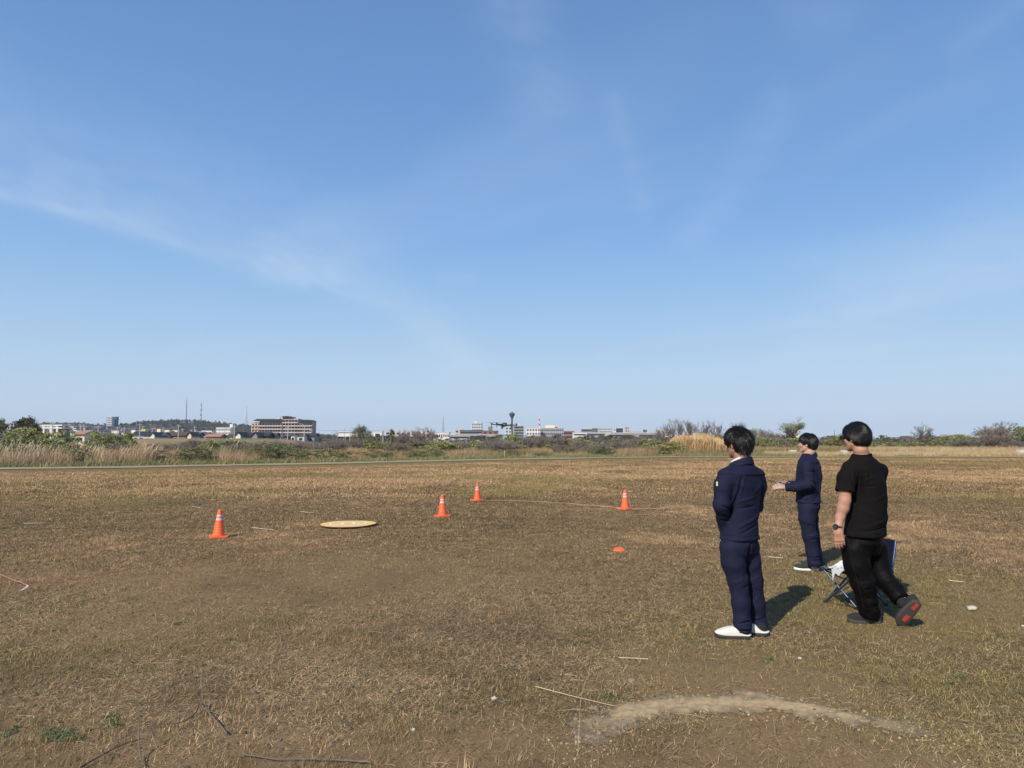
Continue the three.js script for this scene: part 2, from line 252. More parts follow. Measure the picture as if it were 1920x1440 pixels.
(() => {
  const R = rng(77);
  const V = {
    matted: [0, 1, 2].map(i => bladesGeo(100 + i, 32, 0.075, [0.02, 0.11], [0.0022, 0.0045], [-0.05, 0.42], 0.5, T_MAT)),
    red: [0, 1].map(i => bladesGeo(120 + i, 40, 0.08, [0.03, 0.10], [0.0016, 0.0034], [0.5, 1.45], 1.0, T_RED)),
    green: [0, 1].map(i => bladesGeo(140 + i, 34, 0.07, [0.02, 0.05], [0.0022, 0.004], [0.2, 1.2], 0.9, T_GRN)),
    midm: [0, 1, 2].map(i => bladesGeo(150 + i, 50, 0.12, [0.03, 0.11], [0.004, 0.0075], [0, 0.55], 0.5, T_MAT)),
    midr: [0, 1].map(i => bladesGeo(190 + i, 46, 0.12, [0.03, 0.085], [0.0035, 0.0065], [0.3, 1.3], 0.9, T_RED)),
    farm: [0, 1].map(i => bladesGeo(160 + i, 44, 0.24, [0.04, 0.12], [0.008, 0.015], [0.05, 0.8], 0.8, T_MAT)),
    farr: [0, 1].map(i => bladesGeo(170 + i, 44, 0.24, [0.04, 0.12], [0.008, 0.015], [0.3, 1.2], 0.8, T_RED)),
    farg: [0, 1].map(i => bladesGeo(180 + i, 46, 0.26, [0.04, 0.11], [0.008, 0.016], [0.4, 1.3], 0.8, T_GRN)),
  };
  const bins = {}; for (const k in V) bins[k] = V[k].map(() => [[], []]);
  const add = (k, x, z, s, c) => { const b = bins[k][Math.floor(R() * bins[k].length)]; b[0].push(M4(x, 0, z, R() * 6.283, s, s * (0.7 + R() * 0.6))); b[1].push(LIN(...c)); };
  const rand = (d0, d1) => { const d = Math.sqrt(lerp(d0 * d0, d1 * d1, R())), x = (R() * 2 - 1) * (d * 0.76 + 1.4); return [x, -d]; };
  const area = (d0, d1) => 0.76 * (d1 * d1 - d0 * d0) + 2.8 * (d1 - d0);
  for (const [d0, d1, den, sc, M] of [[2.8, 13.5, 600, 1, 0], [7.5, 14, 300, 0.85, 1], [13, 21, 150, 1.1, 1]]) {
    const n = Math.round(area(d0, d1) * den);
    for (let i = 0; i < n; i++) {
      const [x, z] = rand(d0, d1); if (R() > (M ? (d0 < 10 ? sstep(7.5, 12.5, -z) : 1) : sstep(13.5, 8.5, -z))) continue; const c = cover(x, z), s = sandAt(x, z); if (R() < Math.min(1, s) * 0.84 || Math.hypot(x - PAD.x, z - PAD.z) < 0.62) continue;
      const so = soilColor(x, z), v = 0.5 + R() * 0.6 + R() * R() * 0.9, tone = so.map(q => q * v * (M ? 1.14 : 1.04));
      if (R() < c.bare * 0.4) { if (R() < 0.55) add(M ? 'midm' : 'matted', x, z, sc * 0.8, tone); continue; }
      if (R() < c.green * 0.75) add('green', x, z, sc, tone.map((q, k) => lerp(q, C_GREEN[k] * 1.1, 0.4)));
      else if (R() < sstep(0.5, 0.85, c.red) * (M ? 0.45 : 0.22) * (0.4 + 1.2 * c.sm)) add(M ? 'midr' : 'red', x, z, sc * (0.6 + R() * 0.6), tone);
      else add(M ? 'midm' : 'matted', x, z, sc, tone);
    }
  }
  for (const [d0, d1, den, sc] of [[20, 34, 62, 1], [34, 52, 27, 1.25], [52, 82, 11, 1.6]]) {
    const n = Math.round(area(d0, d1) * den);
    for (let i = 0; i < n; i++) {
      const [x, z] = rand(d0, d1), c = cover(x, z); if (c.ps > -2.6 && c.ps < 2.2) continue; if (c.ps > 6) continue;
      const so = soilColor(x, z), v = 0.75 + R() * 0.65 + R() * R() * 0.85, tone = so.map(q => q * v);
      if (c.ps > 0 || R() < c.green) add('farg', x, z, sc * (c.ps > 0 ? 1.5 : lerp(1, 0.22, sstep(-12, -4, c.ps))), tone.map((q, k) => lerp(q, C_GREEN[k] * 1.15, 0.5)));
      else if (R() < sstep(0.35, 0.8, c.red)) add('farr', x, z, sc * lerp(1, 0.25, sstep(-12, -4, c.ps)), tone); else add('farm', x, z, sc * lerp(1, 0.25, sstep(-12, -4, c.ps)), tone);
    }
  }
  const say = { matted: 'matted dry straw lying over the field', red: 'reddish brown standing grass in the field', green: 'short olive green turf in the field', midm: 'dry straw in the middle of the field', midr: 'reddish standing grass around the cones', farm: 'dry straw coloured grass across the middle of the field', farr: 'reddish grass across the middle of the field', farg: 'green grass along the gravel path' };
  for (const k in V) V[k].forEach((g, i) => { if (bins[k][i][0].length) stuff('field_grass', g, bladeMat, bins[k][i][0], bins[k][i][1], say[k], 'grass'); });
})();

// crumbs of earth and grit between the blades, sandy ones along the rut
(() => {
  const R = rng(333), shapes = [0, 1, 2].map(k => { const g = new THREE.IcosahedronGeometry(1, 1), a = g.attributes.position, q = rng(50 + k), o = [q() * 9, q() * 9, q() * 9]; for (let i = 0; i < a.count; i++) { const x = a.getX(i), y = a.getY(i), z = a.getZ(i), f = 0.65 + 0.7 * noise3(x * 1.4 + o[0], y * 1.4 + o[1], z * 1.4 + o[2]); a.setXYZ(i, x * f, y * f * 0.7, z * f); } return strip(g); });
  shapes.forEach(g => g.computeVertexNormals());
  const M = [[], [], []], C = [[], [], []], put = (x, z, r, c) => { const k = Math.floor(R() * 3); M[k].push(M4(x, lie(x, z) + r * 0.2, z, R() * 6.28, r)); C[k].push(LIN(...c)); };
  for (let i = 0; i < 26000; i++) { const d = Math.sqrt(lerp(9, 64, R())), x = (R() * 2 - 1) * (d * 0.76 + 1), z = -d, v = 0.7 + R() * 0.9, big = R() < 0.03; put(x, z, big ? 0.008 + R() * 0.01 : 0.002 + R() * R() * 0.007, [0.14 * v, 0.1 * v, 0.06 * v]); }
  let n = 0; for (let i = 0; i < 90000 && n < 9000; i++) { const p = rutLine[Math.floor(R() * 61)], x = p.x + (R() + R() - 1) * 0.3, z = p.z + (R() + R() - 1) * 0.3, s = sandAt(x, z); if (R() > s * 0.9 + 0.04) continue; n++; const v = 0.75 + R() * 0.55; put(x, z, 0.002 + R() * R() * 0.009, [0.40 * v, 0.285 * v, 0.155 * v]); }
  shapes.forEach((g, k) => stuff('soil_crumbs', g, mat(1, 1, 1, 1), M[k], C[k], 'crumbs of dry earth and sand scattered between the grass', 'soil'));
})();
// ---------------------------------------------------------------- smooth solid modelling for figures and cloth
const V = (x, y, z) => new THREE.Vector3(x, y, z);
const smin = (a, b, k) => { const h = Math.max(k - Math.abs(a - b), 0) / k; return Math.min(a, b) - h * h * k * 0.25; };
const smax = (a, b, k) => -smin(-a, -b, k);
function cone(a, b, ra, rb) {   // tapered capsule
  const ax = a.x, ay = a.y, az = a.z, dx = b.x - ax, dy = b.y - ay, dz = b.z - az, L = dx * dx + dy * dy + dz * dz || 1e-9, dr = rb - ra;
  return (x, y, z) => { const px = x - ax, py = y - ay, pz = z - az; let t = (px * dx + py * dy + pz * dz) / L; t = t < 0 ? 0 : t > 1 ? 1 : t; const qx = px - t * dx, qy = py - t * dy, qz = pz - t * dz; return Math.sqrt(qx * qx + qy * qy + qz * qz) - ra - dr * t; };
}
function chain(pts, k = 0.03) { const f = []; for (let i = 0; i + 1 < pts.length; i++) f.push(cone(pts[i][0], pts[i + 1][0], pts[i][1], pts[i + 1][1])); return union(f, k); }
function union(f, k = 0.03) { return (x, y, z) => { let d = f[0](x, y, z); for (let i = 1; i < f.length; i++) d = smin(d, f[i](x, y, z), k); return d; }; }
function ell(c, rx, ry, rz, q) {   // ellipsoid, q turns it
  const qi = q ? q.clone().invert() : null, v = new THREE.Vector3();
  return (x, y, z) => { v.set(x - c.x, y - c.y, z - c.z); if (qi) v.applyQuaternion(qi); const a = v.x / rx, b = v.y / ry, d = v.z / rz, k0 = Math.sqrt(a * a + b * b + d * d), a2 = a / rx, b2 = b / ry, d2 = d / rz, k1 = Math.sqrt(a2 * a2 + b2 * b2 + d2 * d2); return k1 < 1e-6 ? -Math.min(rx, ry, rz) : k0 * (k0 - 1) / k1; };
}
function loft(secs, yaw) {   // stack of ellipses {y, x, z, rx (to the body's right), rz (forward)}, y falling
  const rX = Math.cos(yaw), rZ = -Math.sin(yaw), fX = -Math.sin(yaw), fZ = -Math.cos(yaw), n = secs.length;
  return (x, y, z) => {
    let i = 0; while (i < n - 2 && y < secs[i + 1].y) i++;
    const A = secs[i], B = secs[i + 1]; let t = clamp((A.y - y) / (A.y - B.y)); t = t * t * (3 - 2 * t) * 0.5 + t * 0.5;
    const cx = lerp(A.x, B.x, t), cz = lerp(A.z, B.z, t), rx = lerp(A.rx, B.rx, t), rz = lerp(A.rz, B.rz, t), px = x - cx, pz = z - cz, u = px * rX + pz * rZ, w = px * fX + pz * fZ;
    const a = Math.abs(u) / rx, b = Math.abs(w) / rz, k0 = Math.pow(Math.pow(a, 2.3) + Math.pow(b, 2.3), 1 / 2.3), k1 = Math.hypot(a / rx, b / rz); let d = k1 < 1e-6 ? -Math.min(rx, rz) : Math.max(k0 * (k0 - 1) / k1, -Math.min(rx, rz));
    const o = Math.max(y - secs[0].y, secs[n - 1].y - y); if (o > 0) d = d > 0 ? Math.hypot(d, o) : Math.max(d, o); else d = Math.max(d, o);
    return d;
  };
}
function meshField(f, lo, hi, cell, colour) {   // surface nets over the zero set of f
  const nx = Math.ceil((hi.x - lo.x) / cell) + 1, ny = Math.ceil((hi.y - lo.y) / cell) + 1, nz = Math.ceil((hi.z - lo.z) / cell) + 1, F = new Float32Array(nx * ny * nz).fill(1), B = 8, R = cell * B * 0.95 + 0.006;
  const at3 = (i, j, k) => (k * ny + j) * nx + i;
  for (let k = 0; k < nz; k += B) for (let j = 0; j < ny; j += B) for (let i = 0; i < nx; i += B) {
    const c = f(lo.x + (i + B / 2) * cell, lo.y + (j + B / 2) * cell, lo.z + (k + B / 2) * cell), K = Math.min(nz, k + B), J = Math.min(ny, j + B), I = Math.min(nx, i + B), far = Math.abs(c) > R * 1.25;
    for (let kk = k; kk < K; kk++) for (let jj = j; jj < J; jj++) for (let ii = i; ii < I; ii++) F[at3(ii, jj, kk)] = far ? c : f(lo.x + ii * cell, lo.y + jj * cell, lo.z + kk * cell);
  }
  const id = new Int32Array(nx * ny * nz).fill(-1), pos = [], idx = [];
  const E = [[0, 1], [2, 3], [4, 5], [6, 7], [0, 2], [1, 3], [4, 6], [5, 7], [0, 4], [1, 5], [2, 6], [3, 7]];
  for (let k = 0; k < nz - 1; k++) for (let j = 0; j < ny - 1; j++) for (let i = 0; i < nx - 1; i++) {
    const v = []; let m = 0; for (let c = 0; c < 8; c++) { const q = F[at3(i + (c & 1), j + ((c >> 1) & 1), k + (c >> 2))]; v.push(q); if (q < 0) m++; }
    if (m === 0 || m === 8) continue;
    let x = 0, y = 0, z = 0, n = 0;
    for (const [a, b] of E) if ((v[a] < 0) !== (v[b] < 0)) { const t = v[a] / (v[a] - v[b]); x += lerp(a & 1, b & 1, t); y += lerp((a >> 1) & 1, (b >> 1) & 1, t); z += lerp(a >> 2, b >> 2, t); n++; }
    id[at3(i, j, k)] = pos.length / 3; pos.push(lo.x + (i + x / n) * cell, lo.y + (j + y / n) * cell, lo.z + (k + z / n) * cell);
  }
  const quad = (a, b, c, d, flip) => { if (a < 0 || b < 0 || c < 0 || d < 0) return; if (flip) idx.push(a, c, b, a, d, c); else idx.push(a, b, c, a, c, d); };
  for (let k = 1; k < nz - 1; k++) for (let j = 1; j < ny - 1; j++) for (let i = 1; i < nx - 1; i++) {
    const s = F[at3(i, j, k)] < 0;
    if (s !== (F[at3(i + 1, j, k)] < 0)) quad(id[at3(i, j - 1, k - 1)], id[at3(i, j, k - 1)], id[at3(i, j, k)], id[at3(i, j - 1, k)], !s);
    if (s !== (F[at3(i, j + 1, k)] < 0)) quad(id[at3(i - 1, j, k - 1)], id[at3(i - 1, j, k)], id[at3(i, j, k)], id[at3(i, j, k - 1)], !s);
    if (s !== (F[at3(i, j, k + 1)] < 0)) quad(id[at3(i - 1, j - 1, k)], id[at3(i, j - 1, k)], id[at3(i, j, k)], id[at3(i - 1, j, k)], !s);
  }
  let col = null;
  if (colour) { col = []; for (let i = 0; i < pos.length; i += 3) col.push(...colour(pos[i], pos[i + 1], pos[i + 2])); }
  return geoOf(pos, idx, col);
}
function bounds(pts, pad) { const b = new THREE.Box3(); for (const p of pts) b.expandByPoint(p); return b.expandByScalar(pad); }
const ridge = (x, y, z) => { const n = 1 - Math.abs(2 * noise3(x, y, z) - 1); return n * n; };
const yawQ = (a, tilt = 0, roll = 0) => new THREE.Quaternion().setFromEuler(new THREE.Euler(-tilt, a, roll, 'YXZ'));   // a = 0 looks away (-z), 90 degrees looks left

// ---- head, in a frame looking along -z (right = +x); h = scale
function headField(O, q, s) {
  const P = (x, y, z) => V(x * s, y * s, -z * s).applyQuaternion(q).add(O), e = (x, y, z, rx, ry, rz) => ell(P(x, y, z), rx * s, ry * s, rz * s, q);
  const solid = union([e(0, 0.036, -0.012, 0.075, 0.088, 0.096), e(0, -0.028, 0.034, 0.058, 0.072, 0.058), cone(P(0.047, -0.048, 0.004), P(0.012, -0.09, 0.068), 0.022 * s, 0.017 * s), cone(P(-0.047, -0.048, 0.004), P(-0.012, -0.09, 0.068), 0.022 * s, 0.017 * s), e(0, 0.03, 0.072, 0.048, 0.014, 0.018), e(0.036, -0.018, 0.062, 0.022, 0.018, 0.02), e(-0.036, -0.018, 0.062, 0.022, 0.018, 0.02)], 0.03 * s);
  const fine = union([cone(P(0, 0.016, 0.086), P(0, -0.02, 0.104), 0.007 * s, 0.011 * s), e(0.011, -0.025, 0.096, 0.008, 0.007, 0.008), e(-0.011, -0.025, 0.096, 0.008, 0.007, 0.008), e(0, -0.051, 0.087, 0.021, 0.006, 0.010), e(0, -0.062, 0.086, 0.018, 0.007, 0.010), e(0, -0.085, 0.08, 0.014, 0.012, 0.012)], 0.01 * s);
  const ears = union([1, -1].flatMap(k => [e(0.079 * k, 0.004, -0.012, 0.009, 0.030, 0.019), e(0.077 * k, -0.022, -0.004, 0.008, 0.013, 0.011)]), 0.01 * s), conch = union([1, -1].map(k => e(0.087 * k, 0.0, -0.009, 0.008, 0.017, 0.010)), 0.004);
  const sock = union([1, -1].map(k => e(0.031 * k, 0.011, 0.097, 0.017, 0.012, 0.014)), 0.005), eyes = union([1, -1].map(k => e(0.031 * k, 0.009, 0.076, 0.0125, 0.0115, 0.0125)), 0.004);
  const f = (x, y, z) => { let d = smin(solid(x, y, z), fine(x, y, z), 0.014 * s); d = smax(d, -sock(x, y, z), 0.012 * s); d = smin(d, eyes(x, y, z), 0.004 * s); return smin(d, smax(ears(x, y, z), -conch(x, y, z), 0.006 * s), 0.008 * s); };
  const inv = q.clone().invert(), v = new THREE.Vector3();
  const local = (x, y, z) => { v.set(x - O.x, y - O.y, z - O.z).applyQuaternion(inv).multiplyScalar(1 / s); return [v.x, v.y, -v.z]; };
  return { f, P, e, local };
}
function skinTone(local, base) {   // lips, brows, lashes and iris are other colours of the skin's own surface
  return (x, y, z) => { const [a, b, c] = local(x, y, z), t = 0.94 + 0.12 * noise3(x * 60, y * 60, z * 60); let k = [base[0] * t, base[1] * t, base[2] * t];
    if (c > 0.05 && Math.abs(a) < 0.024 && Math.abs(b + 0.056) < 0.0095) k = [base[0] * 0.85, base[1] * 0.6, base[2] * 0.62];
    if (c > 0.05 && Math.abs(Math.abs(a) - 0.032) < 0.018 && Math.abs(b - 0.031 + 0.1 * Math.abs(Math.abs(a) - 0.03)) < 0.005) k = [0.03, 0.025, 0.022];
    if (c > 0.06 && Math.hypot(Math.abs(a) - 0.031, (b - 0.009) * 1.6) < 0.011) k = Math.abs(Math.abs(a) - 0.031) < 0.006 ? [0.02, 0.015, 0.012] : [0.55, 0.5, 0.47];
    return k; };
}
function handField(W, along, thumb, curl, o = {}) {   // wrist, finger direction, thumb side, curl per finger; returns field and the knuckle points
  const A = along.clone().normalize(), N0 = new THREE.Vector3().crossVectors(A, thumb).normalize(), T = new THREE.Vector3().crossVectors(N0, A).normalize(), N = N0.multiplyScalar(o.palm || 1), s = o.s || 1;
  const p = (a, t, n) => W.clone().addScaledVector(A, a * s).addScaledVector(T, t * s).addScaledVector(N, n * s), f = [], tips = [];
  f.push(cone(p(0, 0, 0), p(0.03, 0, 0), 0.025 * s, 0.028 * s));
  for (const t of [0.028, 0.0095, -0.0095, -0.027]) f.push(cone(p(0.02, t * 0.7, 0), p(0.088, t, 0), 0.0165 * s, 0.0125 * s));
  const palm = union(f, 0.02 * s), fing = [];
  [[0.029, 0.07], [0.0098, 0.077], [-0.0098, 0.071], [-0.0285, 0.055]].forEach(([t, L], i) => {
    let a = p(0.086, t, 0), ang = 0; const c = curl[i], seg = [0.45, 0.31, 0.24], pts = [[a, 0.0098 * s]], sp = (o.spread || 0) * (1.5 - i);
    for (let k = 0; k < 3; k++) { ang += c * [0.7, 1.15, 0.7][k]; a = a.clone().addScaledVector(A, Math.cos(ang) * L * seg[k] * s).addScaledVector(N, Math.sin(ang) * L * seg[k] * s).addScaledVector(T, sp * L * seg[k] * s); pts.push([a, (0.0092 - 0.0009 * k) * s]); }
    fing.push(chain(pts, 0.004)); tips.push(a);
  });
  const th = curl[4] ?? 0.3, ta = o.thumbOut ?? 0.75; let b = p(0.022, 0.024, 0.006);
  const d1 = [Math.cos(ta), Math.sin(ta), Math.sin(th) * 0.6], d2 = [Math.cos(ta * 0.55), Math.sin(ta * 0.55), Math.sin(th)], tp = [[b, 0.0145 * s]];
  for (const [d, L] of [[d1, 0.042], [d1, 0.012], [d2, 0.028]]) { b = b.clone().addScaledVector(A, d[0] * L * s).addScaledVector(T, d[1] * L * s).addScaledVector(N, d[2] * L * s); tp.push([b, 0.0105 * s]); }
  fing.push(chain(tp, 0.008)); tips.push(b);
  return { f: (x, y, z) => { let d = palm(x, y, z); for (const g of fing) d = smin(d, g(x, y, z), 0.007); return d; }, tips, box: bounds([W, ...tips, p(0.09, 0.04, 0), p(0.09, -0.04, 0)], 0.03) };
}
// hair: shaped mass plus many fine locks combed down from the crown
function hairGeo(field, box3, crown, n, seed, len, lift, fly = []) {
  const cap = meshField((x, y, z) => field(x, y, z) + 0.004, box3.min, box3.max, 0.0045), pos = cap.attributes.position, nor = cap.attributes.normal, R = rng(seed), out = [strip(cap)], lp = [], li = [];
  const lock = (p, dir, N, L, w, droop, off) => {
    const b = lp.length / 3, S = 4, side = new THREE.Vector3().crossVectors(dir, N).normalize(), q = p.clone(), d = dir.clone(), e = 0.002;
    for (let k = 0; k <= S; k++) { const ww = w * (1 - 0.85 * Math.pow(k / S, 2)); for (const c of [[-1, 0], [0, 1], [1, 0]]) lp.push(q.x + side.x * ww * c[0] + N.x * ww * 0.8 * c[1], q.y + side.y * ww * c[0] + N.y * ww * 0.8 * c[1], q.z + side.z * ww * c[0] + N.z * ww * 0.8 * c[1]);
      if (k < S) { q.addScaledVector(d, L / S); d.y -= droop / S; d.normalize(); if (off >= 0) { const g = V(field(q.x + e, q.y, q.z) - field(q.x - e, q.y, q.z), field(q.x, q.y + e, q.z) - field(q.x, q.y - e, q.z), field(q.x, q.y, q.z + e) - field(q.x, q.y, q.z - e)).normalize(), f = field(q.x, q.y, q.z), o = off * (k + 1) / S; q.addScaledVector(g, f < o ? o - f : (o - f) * 0.75); } } }
    for (let k = 0; k < S; k++) for (let c = 0; c < 2; c++) { const a = b + k * 3 + c; li.push(a, a + 1, a + 3, a + 1, a + 4, a + 3); }
  };
  for (let i = 0; i < n; i++) {
    const k = Math.floor(R() * pos.count), p = V(pos.getX(k), pos.getY(k), pos.getZ(k)), N = V(nor.getX(k), nor.getY(k), nor.getZ(k)); if (N.y < -0.6) continue;
    const d = p.clone().sub(crown); d.y = d.y * 1.4 - 0.015; d.addScaledVector(N, -d.dot(N)); if (d.lengthSq() < 1e-8) continue; d.normalize(); const cl = noise3(p.x * 55, p.y * 20, p.z * 55) - 0.5, c2 = noise3(p.x * 55 + 9, p.y * 20, p.z * 55) - 0.5; d.x += cl * 0.9 + (R() - 0.5) * 0.25; d.y += (R() - 0.5) * 0.2; d.z += c2 * 0.9 + (R() - 0.5) * 0.25; d.normalize();
    lock(p, d, N, len * (0.6 + R() * 0.7) * lerp(1, 0.3, sstep(0.12, 0.19, crown.y - p.y)), 0.0007 + R() * 0.0008, 0.25, 0.002 + lift * (0.35 * R() + 0.65 * Math.abs(cl) * 2 * R()));
  }
  for (const [p, d, L, w] of fly) lock(p, d.clone().normalize(), V(0.3, 0.2, 0.9).cross(d).normalize(), L, w, 0.5, -1);
  out.push(strip(geoOf(lp, li))); return mergeGeometries(out);
}
// shoe along -z (toe), sole on y = 0
function shoeGeos(L, W, H, o = {}) {
  const half = t => W * 0.5 * (t < 0.5 ? lerp(0.74, 1, sstep(0, 0.5, t)) : 1) * Math.sqrt(clamp(1 - Math.pow(Math.max(0, (t - 0.62) / 0.38), 2.4))) * Math.sqrt(clamp(1 - Math.pow(Math.max(0, (0.12 - t) / 0.12), 2.2)));
  const skew = t => (o.side || 1) * 0.09 * W * Math.sin(t * 3.1), top = t => o.top(t), NT = 30, NA = 18, sh = o.sole;
  const body = (lo, hi, pw, grow) => { const pos = [], idx = [];
    for (let i = 0; i <= NT; i++) { const t = i / NT, w = Math.max(0.0015, half(t) + grow), y0 = lo(t), y1 = hi(t);
      for (let j = 0; j < NA; j++) { const a = j / NA * 6.2832, c = Math.cos(a), s = Math.sin(a); pos.push(skew(t) + w * Math.sign(c) * Math.pow(Math.abs(c), s > 0 ? pw : 0.35), lerp(y0, y1, 0.5 + 0.5 * Math.sign(s) * Math.pow(Math.abs(s), s > 0 ? 0.8 : 0.35)), L * 0.5 - t * L - 0 * a); } }
    for (let i = 0; i < NT; i++) for (let j = 0; j < NA; j++) { const a = i * NA + j, b = i * NA + (j + 1) % NA; idx.push(a, b, a + NA, b, b + NA, a + NA); }
    for (const [i, f] of [[0, 1], [NT, 0]]) { const c = pos.length / 3, t = i / NT; pos.push(skew(t), (lo(t) + hi(t)) / 2, L * 0.5 - t * L); for (let j = 0; j < NA; j++) { const a = i * NA + j, b = i * NA + (j + 1) % NA; f ? idx.push(c, b, a) : idx.push(c, a, b); } }
    const g = geoOf(pos, idx); return g; };
  const spring = t => (o.spring ?? 0.012) * Math.pow(Math.max(0, (t - 0.6) / 0.4), 2);
  return { sole: body(t => spring(t), t => sh + spring(t) + (o.rim || 0), 0.4, 0.004), upper: body(t => sh * 0.6 + spring(t), t => sh + spring(t) + top(t), 0.75, -0.001) };
}
// ---------------------------------------------------------------- the three people
const DEG = Math.PI / 180;
const M_SKIN = new THREE.MeshPhysicalMaterial({ vertexColors: true, roughness: 0.55, sheen: 0.2, sheenRoughness: 0.6 });
const M_HAIR = new THREE.MeshPhysicalMaterial({ color: LIN(0.012, 0.010, 0.009), roughness: 0.36, specularIntensity: 0.8, side: THREE.DoubleSide });
const weaveTx = (() => { const n = 128, d = new Uint8Array(n * n * 4), R = rng(3); for (let i = 0; i < n * n; i++) { const x = i % n, y = (i / n) | 0, v = 128 + 50 * Math.sin(x * 0.7854) * Math.sin(y * 0.7854) + 40 * (R() - 0.5); d.set([v, v, v, 255], i * 4); } const t = new THREE.DataTexture(d, n, n); t.wrapS = t.wrapT = THREE.RepeatWrapping; t.magFilter = THREE.LinearFilter; t.needsUpdate = true; return t; })();
const M_NAVY = new THREE.MeshPhysicalMaterial({ color: LIN(0.0105, 0.0122, 0.034), roughness: 0.8, specularIntensity: 0.4, sheen: 0.05, sheenColor: LIN(0.3, 0.32, 0.5), sheenRoughness: 0.5 });
const M_NAVY_PANTS = new THREE.MeshPhysicalMaterial({ color: LIN(0.011, 0.0126, 0.034), roughness: 0.8, specularIntensity: 0.4, sheen: 0.05, sheenColor: LIN(0.3, 0.32, 0.5), sheenRoughness: 0.5 });
const M_TEE = new THREE.MeshPhysicalMaterial({ color: LIN(0.0088, 0.0074, 0.0076), roughness: 0.95, specularIntensity: 0.2 }), M_NYLON = new THREE.MeshPhysicalMaterial({ color: LIN(0.0042, 0.0036, 0.0037), roughness: 0.6, specularIntensity: 0.2 });
const M_WHITE_SHIRT = mat(0.75, 0.74, 0.72, 0.8), M_RUBBER = mat(0.02, 0.019, 0.018, 0.8), M_DARKSOLE = mat(0.055, 0.052, 0.046, 0.85);

function collarGeo(C, yaw, rx, rz, h, flare, low, open, drop, lean = 0) {
  const N = 40, pos = [], idx = [], prof = [[-0.004, -0.02], [-0.001, h * 0.6], [0.0, h], [0.005, h + 0.003], [0.010, h - 0.002], [flare * 0.7, h * 0.45], [flare, low], [flare - 0.005, low + 0.001]];
  const r = V(Math.cos(yaw), 0, -Math.sin(yaw)), f = V(-Math.sin(yaw), 0, -Math.cos(yaw));
  for (let i = 0; i <= N; i++) { const p = lerp(-open, open, i / N), k = (1 - Math.cos(p)) / 2;
    for (const [o, y] of prof) { const q = C.clone().addScaledVector(f, -Math.cos(p) * (rz + o) + lean * y).addScaledVector(r, Math.sin(p) * (rx + o)); pos.push(q.x, q.y + y * (1 - 0.25 * k) - drop * k, q.z); } }
  const n = prof.length; for (let i = 0; i < N; i++) for (let j = 0; j + 1 < n; j++) { const a = i * n + j; idx.push(a, a + 1, a + n, a + 1, a + n + 1, a + n); }
  return geoOf(pos, idx);
}
